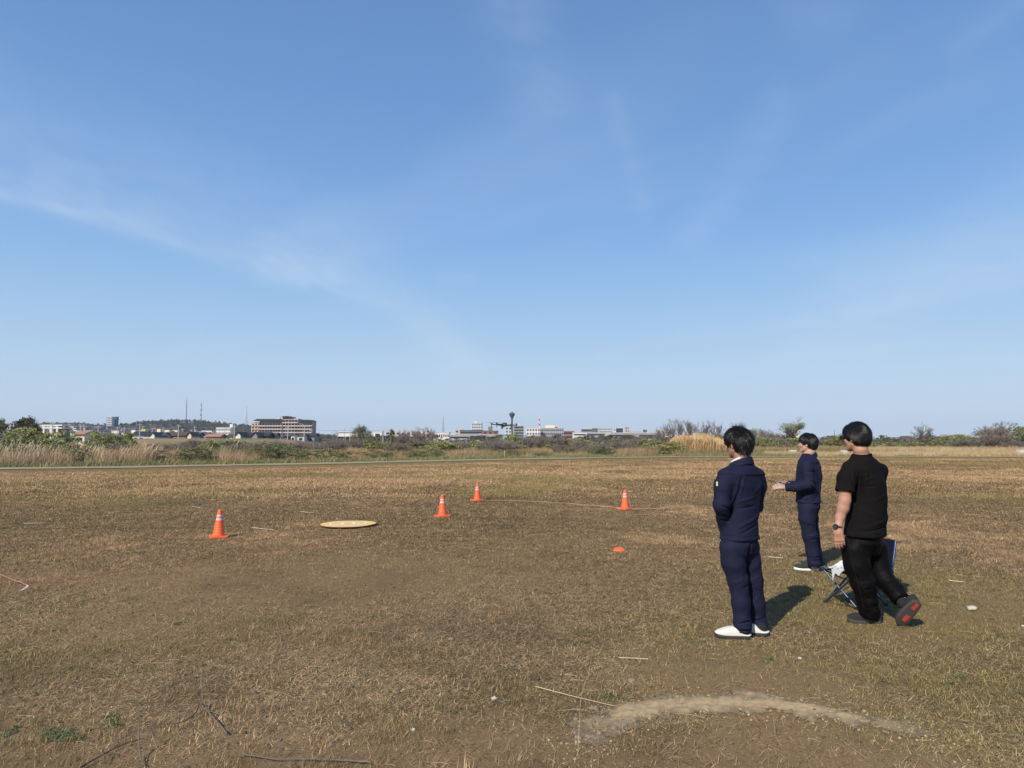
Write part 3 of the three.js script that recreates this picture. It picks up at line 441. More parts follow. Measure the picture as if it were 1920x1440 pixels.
function dress(J, c) {   // builds one person from pixel-measured joints; returns the group
  const g = c.g, H = headField(c.head, yawQ(c.headYaw, c.tilt || 0, c.roll || 0), c.headScale), skin = c.skin;
  // body: head, neck, trunk, limbs and hands in one mesh
  const under = loft(c.torso.map(s => ({ ...s, rx: s.rx * 0.8, rz: s.rz * 0.8 })), c.yaw), neck = chain([[H.P(0, -0.03, -0.02), 0.052], [H.P(0, -0.10, -0.034), 0.054], [c.neck, 0.062]], 0.03);
  const limbs = union([...c.arms.map(a => chain(a.skin, 0.025)), ...c.legs.map(l => chain(l.map(([p, r]) => [p, r * 0.55]), 0.03)), under, neck], 0.035);
  const all = [...c.arms.flatMap(a => a.skin.map(s => s[0])), ...c.legs.flat().map(s => s[0]), c.neck, ...c.torso.map(s => V(s.x, s.y, s.z))], bb = bounds(all, 0.2);
  const tone = skinTone(H.local, skin), flat = (x, y, z) => { const t = 0.92 + 0.16 * noise3(x * 45, y * 45, z * 45); return [skin[0] * t, skin[1] * t, skin[2] * t]; };
  const parts = [meshField(limbs, bb.min, bb.max, 0.0085, flat)];
  const hb = bounds([c.head], 0.175 * c.headScale); parts.push(meshField((x, y, z) => smin(H.f(x, y, z), neck(x, y, z), 0.02), hb.min, hb.max, 0.0034, tone));
  for (const h of c.hands) parts.push(meshField(h.f, h.box.min, h.box.max, 0.0032, flat));
  const body = part('body', mergeGeometries(parts), M_SKIN, g); body.userData.label = undefined; delete body.userData.label;
  // trousers
  const tl = c.legs.map(l => chain(l, 0.03)), pelvis = loft(c.pelvis, c.pelvisYaw ?? c.yaw);
  const cutL = c.legs.map(l => { const a = l[l.length - 1][0], b = l[l.length - 2][0]; return { a, n: a.clone().sub(b).normalize() }; });
  const trousers = (x, y, z) => { let d = 1e9; for (let i = 0; i < 2; i++) { const k = cutL[i], e = tl[i](x, y, z), p = (x - k.a.x) * k.n.x + (y - k.a.y) * k.n.y + (z - k.a.z) * k.n.z; d = i ? smin(d, smax(e, p, 0.006), 0.02) : smax(e, p, 0.006); } d = smin(d, pelvis(x, y, z), 0.05); return d - c.pantFold(x, y, z, y); };
  const tb = bounds([...c.legs.flat().map(s => s[0]), ...c.pelvis.map(s => V(s.x, s.y, s.z))], 0.17);
  part('trousers', meshField(trousers, tb.min, tb.max, 0.0075), c.pantMat, g);
  // top
  const trunk = loft(c.torso, c.yaw), sl = c.arms.map(a => { const l = a.sleeve, e = l[l.length - 1][0], n = e.clone().sub(l[l.length - 2][0]).normalize(), f = chain(l, 0.03); return (x, y, z) => smax(f(x, y, z), (x - e.x) * n.x + (y - e.y) * n.y + (z - e.z) * n.z, 0.005); });
  const yoke = union(c.arms.map(a => cone(c.neckBase, a.sleeve[0][0], c.yokeR[0], c.yokeR[1])), 0.03);
  const top = (x, y, z) => { let d = smin(trunk(x, y, z), yoke(x, y, z), 0.05); for (const s of sl) d = smin(d, s(x, y, z), c.armpit ?? 0.035); return d - c.topFold(x, y, z, y); };
  const ub = bounds([...c.arms.flatMap(a => a.sleeve.map(s => s[0])), ...c.torso.map(s => V(s.x, s.y, s.z))], 0.16);
  const shirt = part(c.topName, meshField(top, ub.min, ub.max, 0.0068), c.topMat, g);
    const eye = V(0, EYE, 0).sub(g.position);
  const stitch = (name, field, pts, r, m) => {   // a seam lying on the cloth
    const P = []; for (let i = 0; i + 1 < pts.length; i++) for (let k = 0; k < 5; k++) P.push([lerp(pts[i][0], pts[i + 1][0], k / 5), lerp(pts[i][1], pts[i + 1][1], k / 5)]); P.push(pts[pts.length - 1]);
    const out = []; for (const [px, py] of P) { const d = dirOf(px, py).normalize(); let t = -g.position.z - 0.9, q = null; for (let n = 0; n < 160; n++) { const p = eye.clone().addScaledVector(d, t), f = field(p.x, p.y, p.z); if (f < 0.0006) { q = p; break; } t += Math.max(0.0008, f * 0.7); if (t > -g.position.z + 0.8) break; } if (q) out.push(q); }
    if (out.length > 3) part(name, tubeAlong(out, r, r, out.length * 2, 5), m, g);
  };
  return { H, shirt, body, top, trousers, stitch };
}
function pleats(J, list) {   // creases and tucks in the cloth: [x0, y0, x1, y1, half width, height in metres]
  const L = list.map(([a, b, c, d, w, h]) => { if (h < 0) { h *= 1.8; w *= 0.8; } const p = J(a, b), q = J(c, d); return [p.x, p.y, q.x - p.x, q.y - p.y, 1 / (w * w * 0.6), h, w * 2.5]; });
  return (x, y, z) => { if (z < -0.12) return 0; let s = 0; for (const [ax, ay, dx, dy, iw, h, R] of L) { const px = x - ax, py = y - ay; let t = (px * dx + py * dy) / (dx * dx + dy * dy); t = t < 0 ? 0 : t > 1 ? 1 : t; const ex = px - t * dx, ey = py - t * dy, d2 = ex * ex + ey * ey; if (d2 < R * R) s += 0.95 * h * Math.exp(-d2 * iw) * Math.sin((0.12 + 0.76 * t) * 3.1416); } return s; };
}
const Wn = (x, y, z, fx, fy, fz, seed) => ridge(x * fx + seed, y * fy, z * fz);

// --- navy work jacket, hands clasped in front (white slip-ons)
(() => {
  const D = -ground(1400, 1193).z, bx = at(1402, 1193, D), g = thing('person', 'person in navy work jacket and trousers with white slip-on shoes, hands clasped in front', 'person', [bx.x, 0, -D]);
  const J = (px, py, dz = 0) => at(px, py, D - dz).sub(g.position), S = (py, px, rx, rz, dz = 0) => { const p = J(px, py, dz); return { y: p.y, x: p.x, z: p.z, rx, rz }; };
  const yaw = 46 * DEG, head = J(1384, 833.5, 0.0);
  const c = { g, D, yaw, head, headYaw: 32 * DEG, tilt: 0.02, neckBase: J(1391, 883, 0), yokeR: [0.052, 0.063], headScale: 0.985, skin: [0.36, 0.19, 0.125], neck: J(1390, 868),
    torso: [S(864, 1390, 0.06, 0.06), S(871, 1391, 0.1, 0.085), S(879, 1392, 0.17, 0.105), S(890, 1390, 0.215, 0.124), S(912, 1390, 0.2, 0.134), S(950, 1389, 0.172, 0.13), S(982, 1388, 0.168, 0.13), S(1009, 1387, 0.172, 0.138)],
    pelvis: [S(995, 1388, 0.155, 0.12), S(1020, 1388, 0.162, 0.128), S(1034, 1388, 0.13, 0.11), S(1048, 1389, 0.05, 0.06)],
    arms: [{ sleeve: [[J(1362, 894, 0.11), 0.064], [J(1356, 910, 0.13), 0.066], [J(1352, 948, 0.15), 0.060], [J(1358, 988, 0.0), 0.05]], skin: [[J(1366, 894, 0.11), 0.034], [J(1352, 948, 0.15), 0.035], [J(1358, 990, -0.01), 0.026], [J(1360, 993, -0.02), 0.024]] },
      { sleeve: [[J(1418, 894, -0.11), 0.063], [J(1422, 910, -0.13), 0.062], [J(1417, 948, -0.19), 0.056], [J(1388, 990, -0.24), 0.048]], skin: [[J(1415, 895, -0.11), 0.034], [J(1419, 948, -0.19), 0.034], [J(1386, 992, -0.245), 0.026], [J(1384, 994, -0.245), 0.024]] }],
    legs: [[[J(1372, 1030, 0.06), 0.098], [J(1375, 1055, 0.06), 0.09], [J(1384, 1090, 0.055), 0.076], [J(1389, 1130, 0.06), 0.068], [J(1392, 1168, 0.06), 0.066], [J(1392, 1184, 0.06), 0.067]],
      [[J(1402, 1030, -0.06), 0.092], [J(1406, 1055, -0.06), 0.086], [J(1412, 1090, -0.06), 0.074], [J(1417, 1130, -0.07), 0.068], [J(1422, 1168, -0.08), 0.064], [J(1423, 1181, -0.08), 0.065]]],
    topName: 'jacket', topMat: M_NAVY, pantMat: M_NAVY_PANTS, armpit: 0.03 };
  const kneeY = J(0, 1088).y, ankY = J(0, 1170).y, yokeY = J(0, 890).y, hemY = J(0, 1009).y;
  c.hands = [handField(J(1360, 993, -0.02), V(0.75, -0.4, -0.55), V(-0.4, 0.3, -0.6), [0.5, 0.5, 0.5, 0.5, 0.3]), handField(J(1384, 994, -0.245), V(-0.8, -0.5, 0.25), V(-0.2, 0.3, -0.8), [0.6, 0.6, 0.6, 0.6, 0.3], { palm: -1 })];
  const pf = pleats(J, [[1398, 1015, 1394, 1050, 0.018, -0.016], [1394, 1045, 1372, 1020, 0.014, 0.007], [1396, 1060, 1375, 1045, 0.012, 0.006], [1364, 1090, 1392, 1076, 0.012, 0.005], [1380, 1100, 1402, 1088, 0.012, -0.005], [1404, 1090, 1430, 1076, 0.012, 0.005], [1398, 1102, 1420, 1092, 0.012, -0.004], [1372, 1150, 1406, 1158, 0.010, 0.010], [1374, 1163, 1406, 1156, 0.009, -0.012], [1374, 1170, 1407, 1172, 0.010, 0.011], [1374, 1178, 1406, 1172, 0.008, -0.010], [1408, 1158, 1438, 1164, 0.009, 0.010], [1408, 1166, 1438, 1160, 0.008, -0.010], [1409, 1172, 1438, 1172, 0.009, 0.010], [1422, 1012, 1424, 1030, 0.01, -0.006]]), tf = pleats(J, [[1377, 896, 1370, 935, 0.012, -0.013], [1370, 925, 1360, 970, 0.014, -0.016], [1383, 893, 1374, 930, 0.012, 0.008], [1372, 938, 1412, 928, 0.014, 0.008], [1374, 950, 1408, 946, 0.014, -0.006], [1372, 985, 1424, 962, 0.016, 0.009], [1376, 998, 1424, 975, 0.014, -0.006], [1402, 925, 1430, 905, 0.013, 0.007], [1341, 930, 1366, 945, 0.012, 0.008], [1340, 944, 1364, 955, 0.012, -0.009], [1342, 958, 1362, 964, 0.012, 0.009], [1344, 972, 1360, 975, 0.010, -0.007]]);
  c.pantFold = (x, y, z) => pf(x, y, z) * 0.75 + 0.6 * pantN(x, y, z); c.topFold = (x, y, z) => tf(x, y, z) + topN(x, y, z);
  const pantN = (x, y, z) => { const k = Math.exp(-Math.pow((y - kneeY) / 0.09, 2)), a = Math.exp(-Math.pow((y - ankY) / 0.07, 2)); return 0.009 * a * (Wn(x + y * 0.5, y + x * 0.8, z, 11, 22, 11, 3) - 0.35) + 0.006 * k * (Wn(x, y + x * 0.5, z, 6, 22, 6, 9) - 0.3) + 0.009 * (Wn(x * 0.8 + y * 0.5, y - x * 0.9, z, 9, 11, 9, 15) - 0.35); };
  const topN = (x, y, z) => { const arm = x < -0.13 ? 1 : 0.3; return 0.005 * sstep(yokeY - 0.003, yokeY + 0.003, y + 0.05 * (x - 0.05)) - 0.004 * Math.exp(-Math.pow((y + 0.05 * (x - 0.05) - yokeY + 0.004) / 0.006, 2)) + 0.006 * (Wn(x, y + x * 0.55 + z * 0.4, z, 4, 10, 4, 2) - 0.35) + 0.005 * arm * (Wn(x + y * 0.6, y, z, 9, 17, 9, 8) - 0.4) + 0.004 * sstep(hemY + 0.02, hemY + 0.014, y); };
  const { H, top, trousers, stitch } = dress(J, c), THREAD = mat(0.0045, 0.005, 0.012, 0.9);
  for (const l of [[[1379, 894], [1400, 890.5], [1420, 888.5], [1435, 889]], [[1382, 894], [1377, 905], [1373, 925], [1370, 948]], [[1354, 1001], [1390, 1005], [1422, 1003]], [[1353, 898], [1353, 928]]]) stitch('seam', top, l, 0.0026, THREAD);
  for (const l of [[[1402, 1017], [1419, 1015]], [[1362, 1016], [1364, 1050], [1372, 1090], [1378, 1130], [1382, 1165]], [[1398, 1012], [1399, 1035], [1402, 1070]], [[1357, 1014], [1362, 1034]]]) stitch('seam', trousers, l, 0.0024, THREAD);
  part('collar', collarGeo(J(1388.5, 867.5, 0), yaw, 0.085, 0.079, 0.05, 0.03, -0.006, 2.6, 0.05, -0.1), M_NAVY, g);
  part('shirt_collar', collarGeo(J(1387.5, 865, 0), yaw, 0.077, 0.071, 0.056, 0.005, 0.03, 2.4, 0.05, -0.1), M_WHITE_SHIRT, g);
  part('sleeve_label', box(0.006, 0.034, 0.014).applyMatrix4(new THREE.Matrix4().makeRotationY(0.5)).translate(J(1344.5, 907, 0.18).x, J(1344, 907, 0.18).y, 0.18), mat(0.72, 0.7, 0.28, 0.7), g, 'small pale yellow tag on the sleeve');
  // full, tousled black hair
  const s = c.headScale, hf0 = union([H.e(0, 0.05, -0.004, 0.102, 0.098, 0.112), H.e(0, 0.01, -0.058, 0.084, 0.07, 0.066), H.e(0, -0.04, -0.062, 0.052, 0.048, 0.04), H.e(0, -0.08, -0.056, 0.04, 0.034, 0.03)], 0.045), cut = union([H.e(0, -0.055, 0.12, 0.12, 0.075, 0.1), H.e(0.092, -0.02, 0.004, 0.036, 0.062, 0.036), H.e(-0.092, -0.02, 0.004, 0.036, 0.062, 0.036)], 0.03);
  const hf = (x, y, z) => smax(hf0(x, y, z), -cut(x, y, z), 0.02) - 0.007 * (ridge(x * 60, y * 14, z * 60) - 0.4);
  const crown = H.P(0.01, 0.135, -0.045), R = rng(8), fly = [];
  for (let i = 0; i < 70; i++) { const a = R() * 6.28, p = H.P(Math.cos(a) * 0.06 * R(), 0.138, -0.02 + Math.sin(a) * 0.07 * R()); fly.push([p, V(R() - 0.5, 0.25 + R() * 0.75, R() - 0.5), 0.025 + R() * 0.05, 0.0016]); }
  part('hair', hairGeo(hf, bounds([H.P(0, 0.02, -0.02)], 0.19), crown, 7500, 4, 0.058, 0.03, fly), M_HAIR, g);
  // white slip-on clogs
  for (const [p, a, sd] of [[ground(1374, 1197), 82 * DEG, 1], [ground(1408, 1189.5), 66 * DEG, -1]]) {
    const sg = new THREE.Group(); sg.name = 'shoe'; sg.position.copy(p).sub(g.position); sg.position.y = 0.002; sg.rotation.y = a; g.add(sg);
    const q = shoeGeos(0.29, 0.108, 0.1, { sole: 0.028, rim: 0.006, side: sd, top: t => t > 0.42 ? 0.062 * Math.pow(Math.sin(clamp((1 - t) / 0.52) * 1.45), 0.75) + 0.003 : lerp(0.012, 0.066, Math.pow(sstep(0.1, 0.44, t), 1.2)) });
    part('upper', q.upper, mat(0.72, 0.69, 0.60, 0.75), sg); part('sole', q.sole, mat(0.03, 0.029, 0.03, 0.7), sg);
    const sock = meshField(ell(V(0, 0.055, 0.075), 0.037, 0.052, 0.055), V(-0.06, -0.01, -0.01), V(0.06, 0.13, 0.15), 0.007); part('sock', sock, mat(0.012, 0.012, 0.014, 0.9), sg);
  }
})();

// --- navy uniform, flying: holds the remote controller with both hands
const pilot = (() => {
  const D = -ground(1515, 1070.5).z, bx = at(1517, 1070, D), g = thing('person', 'person in navy uniform holding a remote controller, black and white sneakers', 'person', [bx.x, 0, -D]);
  const J = (px, py, dz = 0) => at(px, py, D - dz).sub(g.position), S = (py, px, rx, rz, dz = 0) => { const p = J(px, py, dz); return { y: p.y, x: p.x, z: p.z, rx, rz }; };
  const yaw = 72 * DEG, head = J(1513.5, 832.5, 0);
  const c = { g, yaw, head, headYaw: 58 * DEG, tilt: 0.0, neckBase: J(1516, 864, 0), yokeR: [0.055, 0.062], headScale: 0.95, skin: [0.50, 0.30, 0.225], neck: J(1516, 856),
    torso: [S(851, 1514, 0.06, 0.06), S(857, 1515, 0.11, 0.085), S(864, 1516, 0.165, 0.115), S(876, 1517, 0.178, 0.14), S(892, 1517, 0.17, 0.15), S(912, 1516, 0.155, 0.142), S(928, 1515.5, 0.152, 0.138), S(941, 1515.5, 0.16, 0.142)],
    pelvis: [S(932, 1516, 0.145, 0.12), S(950, 1516.5, 0.16, 0.132), S(960, 1516, 0.12, 0.11), S(970, 1516, 0.05, 0.06)],
    arms: [{ sleeve: [[J(1514, 870, 0.12), 0.063], [J(1514, 879, 0.15), 0.068], [J(1517, 908, 0.2), 0.06], [J(1495, 913, 0.17), 0.055], [J(1473, 914, 0.11), 0.045]], skin: [[J(1514, 871, 0.12), 0.034], [J(1517, 908, 0.2), 0.034], [J(1472, 914, 0.11), 0.025], [J(1470, 913, 0.1), 0.024]] },
      { sleeve: [[J(1517, 870, -0.12), 0.062], [J(1518, 879, -0.15), 0.065], [J(1516, 908, -0.2), 0.058], [J(1496, 910, -0.16), 0.052], [J(1479, 908.5, -0.09), 0.044]], skin: [[J(1517, 871, -0.12), 0.034], [J(1516, 908, -0.2), 0.034], [J(1478, 908.5, -0.085), 0.025], [J(1477, 908, -0.08), 0.024]] }],
    legs: [[[J(1513, 957, 0.075), 0.096], [J(1513, 972, 0.08), 0.092], [J(1518, 1005, 0.08), 0.078], [J(1523, 1035, 0.08), 0.07], [J(1526, 1053, 0.08), 0.066], [J(1526.5, 1061, 0.08), 0.068]],
      [[J(1519, 957, -0.075), 0.09], [J(1520, 972, -0.08), 0.086], [J(1524, 1005, -0.08), 0.076], [J(1529, 1035, -0.08), 0.069], [J(1533, 1053, -0.08), 0.066], [J(1533.5, 1060, -0.08), 0.068]]],
    topName: 'jacket', topMat: M_NAVY, pantMat: M_NAVY_PANTS, armpit: 0.03 };
  const ankY = J(0, 1050).y, kneeY = J(0, 1003).y, yokeY = J(0, 868).y, elb = J(1517, 908, 0.2), hemY = J(0, 941).y;
  c.hands = [handField(J(1470, 913, 0.1), V(-0.93, -0.02, -0.3), V(-0.1, 0.55, -0.75), [0.55, 0.6, 0.65, 0.7, 0.35], { palm: 1, s: 1.02 }), handField(J(1477, 908, -0.08), V(-0.9, 0.02, 0.3), V(0.1, 0.6, 0.6), [0.5, 0.55, 0.6, 0.6, 0.35], { palm: -1, s: 1.02 })];
  const pf = pleats(J, [[1532, 945, 1524, 975, 0.014, -0.012], [1497, 975, 1530, 985, 0.014, 0.008], [1505, 1003, 1530, 998, 0.013, 0.009], [1506, 1010, 1531, 1006, 0.012, -0.008], [1512, 1040, 1538, 1036, 0.012, 0.009], [1513, 1048, 1538, 1046, 0.010, -0.009], [1514, 1054, 1538, 1054, 0.010, 0.009], [1529, 985, 1532, 1050, 0.012, -0.012]]), tf = pleats(J, [[1521, 868, 1527, 915, 0.013, -0.012], [1532, 872, 1534, 900, 0.012, -0.009], [1517, 872, 1521, 890, 0.012, 0.009], [1524, 920, 1500, 935, 0.013, 0.010], [1528, 925, 1512, 940, 0.012, -0.008], [1500, 905, 1518, 914, 0.012, 0.009], [1503, 899, 1516, 904, 0.011, -0.009], [1500, 882, 1516, 884, 0.012, -0.005]]);
  c.pantFold = (x, y, z) => pf(x, y, z) + 0.5 * pantN(x, y, z); c.topFold = (x, y, z) => tf(x, y, z) + topN(x, y, z);
  const pantN = (x, y, z) => { const a = Math.exp(-Math.pow((y - ankY) / 0.09, 2)), k = Math.exp(-Math.pow((y - kneeY) / 0.1, 2)); return 0.014 * a * (Wn(x, y, z, 7, 22, 7, 5) - 0.35) + 0.01 * k * (Wn(x, y + x * 0.6, z, 6, 18, 6, 2) - 0.35) + 0.009 * (Wn(x + y * 0.5, y - x, z, 9, 10, 9, 12) - 0.35); };
  const topN = (x, y, z) => { const e = Math.exp(-((x - elb.x) ** 2 + (y - elb.y) ** 2) / 0.02); return 0.004 * sstep(yokeY - 0.004, yokeY + 0.003, y) + 0.007 * (Wn(x, y + x * 0.8, z, 5, 11, 5, 7) - 0.35) + 0.006 * e * (Wn(x + y * 0.8, y - x * 0.6, z, 16, 16, 8, 3) - 0.35) + 0.006 * sstep(hemY + 0.022, hemY + 0.016, y) - 0.006 * Math.exp(-Math.pow((x - 0.09) / 0.012, 2)) * sstep(yokeY, yokeY - 0.02, y) * (z > 0 ? 1 : 0); };
  const { H, top, trousers, stitch } = dress(J, c), THREAD = mat(0.0045, 0.005, 0.012, 0.9);
  for (const l of [[[1517, 868], [1527, 867.5], [1537, 868]], [[1528, 870], [1531, 890], [1530, 906]], [[1518, 869], [1520, 885], [1524, 905]], [[1500, 884], [1516, 885]], [[1499, 938], [1530, 939]]]) stitch('seam', top, l, 0.003, THREAD);
  for (const l of [[[1510, 948], [1513, 975], [1518, 1005], [1524, 1050]], [[1522, 948], [1531, 946]]]) stitch('seam', trousers, l, 0.003, THREAD);
  part('collar', collarGeo(J(1516, 854.5, 0), yaw, 0.085, 0.08, 0.045, 0.028, -0.004, 2.6, 0.075, -0.1), M_NAVY, g);
  const hf0 = union([H.e(0, 0.048, -0.014, 0.090, 0.094, 0.110), H.e(0, 0.008, -0.052, 0.078, 0.07, 0.068), H.e(0, -0.04, -0.062, 0.056, 0.045, 0.04)], 0.04), cut = union([H.e(0, -0.055, 0.105, 0.12, 0.085, 0.095), H.e(0.09, -0.04, 0.01, 0.03, 0.05, 0.03), H.e(-0.09, -0.04, 0.01, 0.03, 0.05, 0.03)], 0.03);
  part('hair', hairGeo((x, y, z) => smax(hf0(x, y, z), -cut(x, y, z), 0.02) - 0.004 * (ridge(x * 50, y * 14, z * 50) - 0.4), bounds([H.P(0, 0.02, -0.02)], 0.18), H.P(0, 0.135, -0.04), 6500, 14, 0.055, 0.022), M_HAIR, g);
  for (const [p, a, sd] of [[ground(1512, 1070), 84 * DEG, 1], [ground(1524, 1064), 74 * DEG, -1]]) {
    const sg = new THREE.Group(); sg.name = 'shoe'; sg.position.copy(p).sub(g.position); sg.position.y = 0.002; sg.rotation.y = a; g.add(sg);
    const q = shoeGeos(0.295, 0.104, 0.1, { sole: 0.034, rim: 0.0, side: sd, top: t => 0.045 + 0.055 * sstep(0.62, 0.36, t) - 0.022 * sstep(0.7, 1, t) - 0.012 * sstep(0.12, 0, t) });
    part('upper', q.upper, mat(0.03, 0.032, 0.026, 0.85), sg); part('sole', q.sole, mat(0.8, 0.8, 0.79, 0.55), sg);
  }
  return { g, J };
})();
// remote controller in the pilot's hands
(() => {
  const { g, J } = pilot, p = J(1463.5, 910.5, 0.02).add(g.position), t = thing('remote_controller', 'grey drone remote controller with two antennas held in both hands', 'controller', p.toArray(), 78 * DEG);
  const tilt = new THREE.Matrix4().makeRotationX(0.35), b = (w, h, d, x, y, z) => box(w, h, d, x, y, z).applyMatrix4(tilt);
  const sh = new THREE.Shape(); sh.moveTo(-0.09, -0.055); sh.quadraticCurveTo(-0.105, 0, -0.085, 0.045); sh.lineTo(0.085, 0.045); sh.quadraticCurveTo(0.105, 0, 0.09, -0.055); sh.quadraticCurveTo(0.05, -0.05, 0, -0.02); sh.quadraticCurveTo(-0.05, -0.05, -0.09, -0.055);
  part('case', new THREE.ExtrudeGeometry(sh, { depth: 0.026, bevelEnabled: true, bevelSize: 0.006, bevelThickness: 0.006, bevelSegments: 2, curveSegments: 8 }).rotateX(-Math.PI / 2).translate(0, -0.01, 0).applyMatrix4(tilt), mat(0.33, 0.33, 0.35, 0.55), t);
  for (const s of [-1, 1]) { part('antenna', b(0.016, 0.009, 0.085, s * 0.05, 0.012, -0.1), mat(0.02, 0.02, 0.02, 0.5), t); part('control_stick', rod([s * 0.055, 0.02, -0.012], [s * 0.055, 0.045, -0.012], 0.0035, 0.006).applyMatrix4(tilt), mat(0.02, 0.02, 0.02, 0.5), t); }
  part('screen', b(0.085, 0.003, 0.05, 0, 0.0245, -0.012), new THREE.MeshPhysicalMaterial({ color: LIN(0.02, 0.022, 0.025), roughness: 0.15 }), t);
})();

// --- black T-shirt and sunglasses, mid-stride
(() => {
  const D = -ground(1625, 1168).z, bx = at(1625, 1168, D), g = thing('person', 'person in black T-shirt and black trousers wearing sunglasses, walking past the folding chair', 'person', [bx.x, 0, -D]);
  const J = (px, py, dz = 0) => at(px, py, D - dz).sub(g.position), S = (py, px, rx, rz, dz = 0) => { const p = J(px, py, dz); return { y: p.y, x: p.x, z: p.z, rx, rz }; };
  const yaw = 52 * DEG, head = J(1605, 822, 0.0);
  const c = { g, yaw, head, headYaw: 34 * DEG, tilt: 0.05, neckBase: J(1614, 862, 0), yokeR: [0.055, 0.066], headScale: 1.01, skin: [0.47, 0.245, 0.16], neck: J(1615, 858), pelvisYaw: 60 * DEG,
    torso: [S(849, 1616, 0.06, 0.06), S(855, 1616, 0.105, 0.08), S(864, 1617, 0.175, 0.102), S(879, 1619, 0.224, 0.125), S(905, 1627, 0.212, 0.142), S(940, 1627, 0.206, 0.15), S(975, 1624, 0.214, 0.156), S(1003, 1622, 0.22, 0.165)],
    pelvis: [S(985, 1620, 0.165, 0.13), S(1015, 1620, 0.18, 0.15), S(1034, 1621, 0.14, 0.12), S(1052, 1622, 0.05, 0.06)],
    arms: [{ sleeve: [[J(1594, 880, 0.1), 0.066], [J(1588, 896, 0.14), 0.072], [J(1584, 922, 0.16), 0.077]], skin: [[J(1597, 888, 0.12), 0.034], [J(1588, 905, 0.15), 0.042], [J(1585, 922, 0.16), 0.046], [J(1584, 938, 0.16), 0.046], [J(1581, 952, 0.15), 0.046], [J(1575, 970, 0.14), 0.037], [J(1572, 986, 0.16), 0.029], [J(1571, 992, 0.17), 0.027]] },
      { sleeve: [[J(1649, 883, -0.1), 0.064], [J(1646, 897, -0.14), 0.06], [J(1632, 922, -0.24), 0.064]], skin: [[J(1645, 888, -0.12), 0.034], [J(1638, 932, -0.23), 0.044], [J(1612, 978, -0.36), 0.028], [J(1610, 982, -0.37), 0.027]] }],
    legs: [[[J(1602, 1030, 0.06), 0.108], [J(1607, 1060, 0.07), 0.103], [J(1618, 1095, 0.085), 0.094], [J(1626, 1125, 0.07), 0.08], [J(1629, 1142, 0.06), 0.072], [J(1629, 1158, 0.06), 0.062]],
      [[J(1640, 1030, -0.06), 0.105], [J(1645, 1058, -0.05), 0.094], [J(1657, 1085, 0.0), 0.082], [J(1673, 1103, 0.09), 0.073], [J(1686, 1119, 0.17), 0.068], [J(1690, 1124, 0.19), 0.064]]],
    topName: 't_shirt', topMat: M_TEE, pantMat: M_NYLON, armpit: 0.022 };
  const ankY = J(0, 1146).y, tL = J(0, 1003).y;
  c.hands = [handField(J(1571, 992, 0.17), V(0.10, -1, 0.0), V(-0.8, 0, -0.5), [0.16, 0.2, 0.26, 0.34, 0.3], { spread: 0.03, thumbOut: 0.2, s: 1.05 }), handField(J(1610, 982, -0.37), V(-0.1, -1, -0.1), V(-0.8, 0, 0.5), [0.3, 0.35, 0.4, 0.45, 0.3], { palm: -1 })];
  const pf = pleats(J, [[1592, 1008, 1604, 1040, 0.012, 0.010], [1600, 1025, 1618, 1062, 0.012, 0.012], [1616, 1058, 1630, 1080, 0.011, 0.010], [1622, 1020, 1628, 1060, 0.022, -0.02], [1634, 1012, 1642, 1050, 0.012, 0.007], [1596, 1088, 1640, 1080, 0.012, 0.0060], [1598, 1098, 1642, 1094, 0.011, -0.0054], [1602, 1106, 1642, 1104, 0.011, 0.0066], [1606, 1116, 1644, 1112, 0.010, -0.0060], [1608, 1122, 1645, 1124, 0.010, 0.0072], [1611, 1131, 1645, 1128, 0.010, -0.0066], [1612, 1138, 1645, 1140, 0.010, 0.0072], [1640, 1076, 1668, 1070, 0.011, 0.0060], [1645, 1086, 1676, 1080, 0.010, -0.0054], [1652, 1094, 1684, 1090, 0.010, 0.0066], [1660, 1104, 1692, 1098, 0.009, -0.0060], [1666, 1112, 1696, 1106, 0.009, 0.0060]]), tf = pleats(J, [[1598, 893, 1602, 930, 0.011, -0.013], [1594, 898, 1596, 925, 0.009, 0.008], [1606, 880, 1604, 910, 0.009, 0.007], [1612, 878, 1609, 900, 0.008, -0.005], [1602, 900, 1618, 892, 0.010, 0.008], [1601, 910, 1622, 908, 0.011, -0.006], [1606, 940, 1650, 925, 0.016, 0.006], [1600, 985, 1662, 968, 0.014, 0.009], [1600, 992, 1662, 982, 0.012, -0.008], [1650, 985, 1664, 960, 0.012, 0.007], [1575, 900, 1592, 910, 0.010, 0.005]]);
  c.pantFold = (x, y, z) => pf(x, y, z) * 0.7 + 0.7 * pantN(x, y, z); c.topFold = (x, y, z) => tf(x, y, z) + topN(x, y, z);
  const pantN = (x, y, z) => { const low = sstep(0.75, 0.12, y); return 0.012 * low * (Wn(x + y * 0.5, y + x * 0.9, z + y * 0.3, 9, 17, 9, 6) - 0.35) + 0.008 * (Wn(x * 1 + y * 0.6, y - x * 0.5, z, 9, 6, 9, 3) - 0.35) + 0.008 * low * (Wn(x - y * 0.3, y - x * 1.1, z, 14, 26, 14, 1) - 0.3); };
  const aP = J(1596, 890, 0.2);
  const topN = (x, y, z) => { const a = Math.exp(-((x - aP.x - 0.03) ** 2 + (y - aP.y) ** 2) / 0.012), low = sstep(J(0, 940).y, tL, y); return 0.006 * a * (Wn(x + y * 0.4, y - x * 0.8, z, 22, 10, 10, 4) - 0.4) + 0.006 * (Wn(x, y + x * 0.5, z, 5, 8, 5, 9) - 0.35) + 0.006 * low * (Wn(x, y + x * 0.3, z, 4, 14, 4, 2) - 0.35); };
  const { H, top, trousers, stitch } = dress(J, c), THREAD = mat(0.003, 0.0028, 0.003, 0.9);
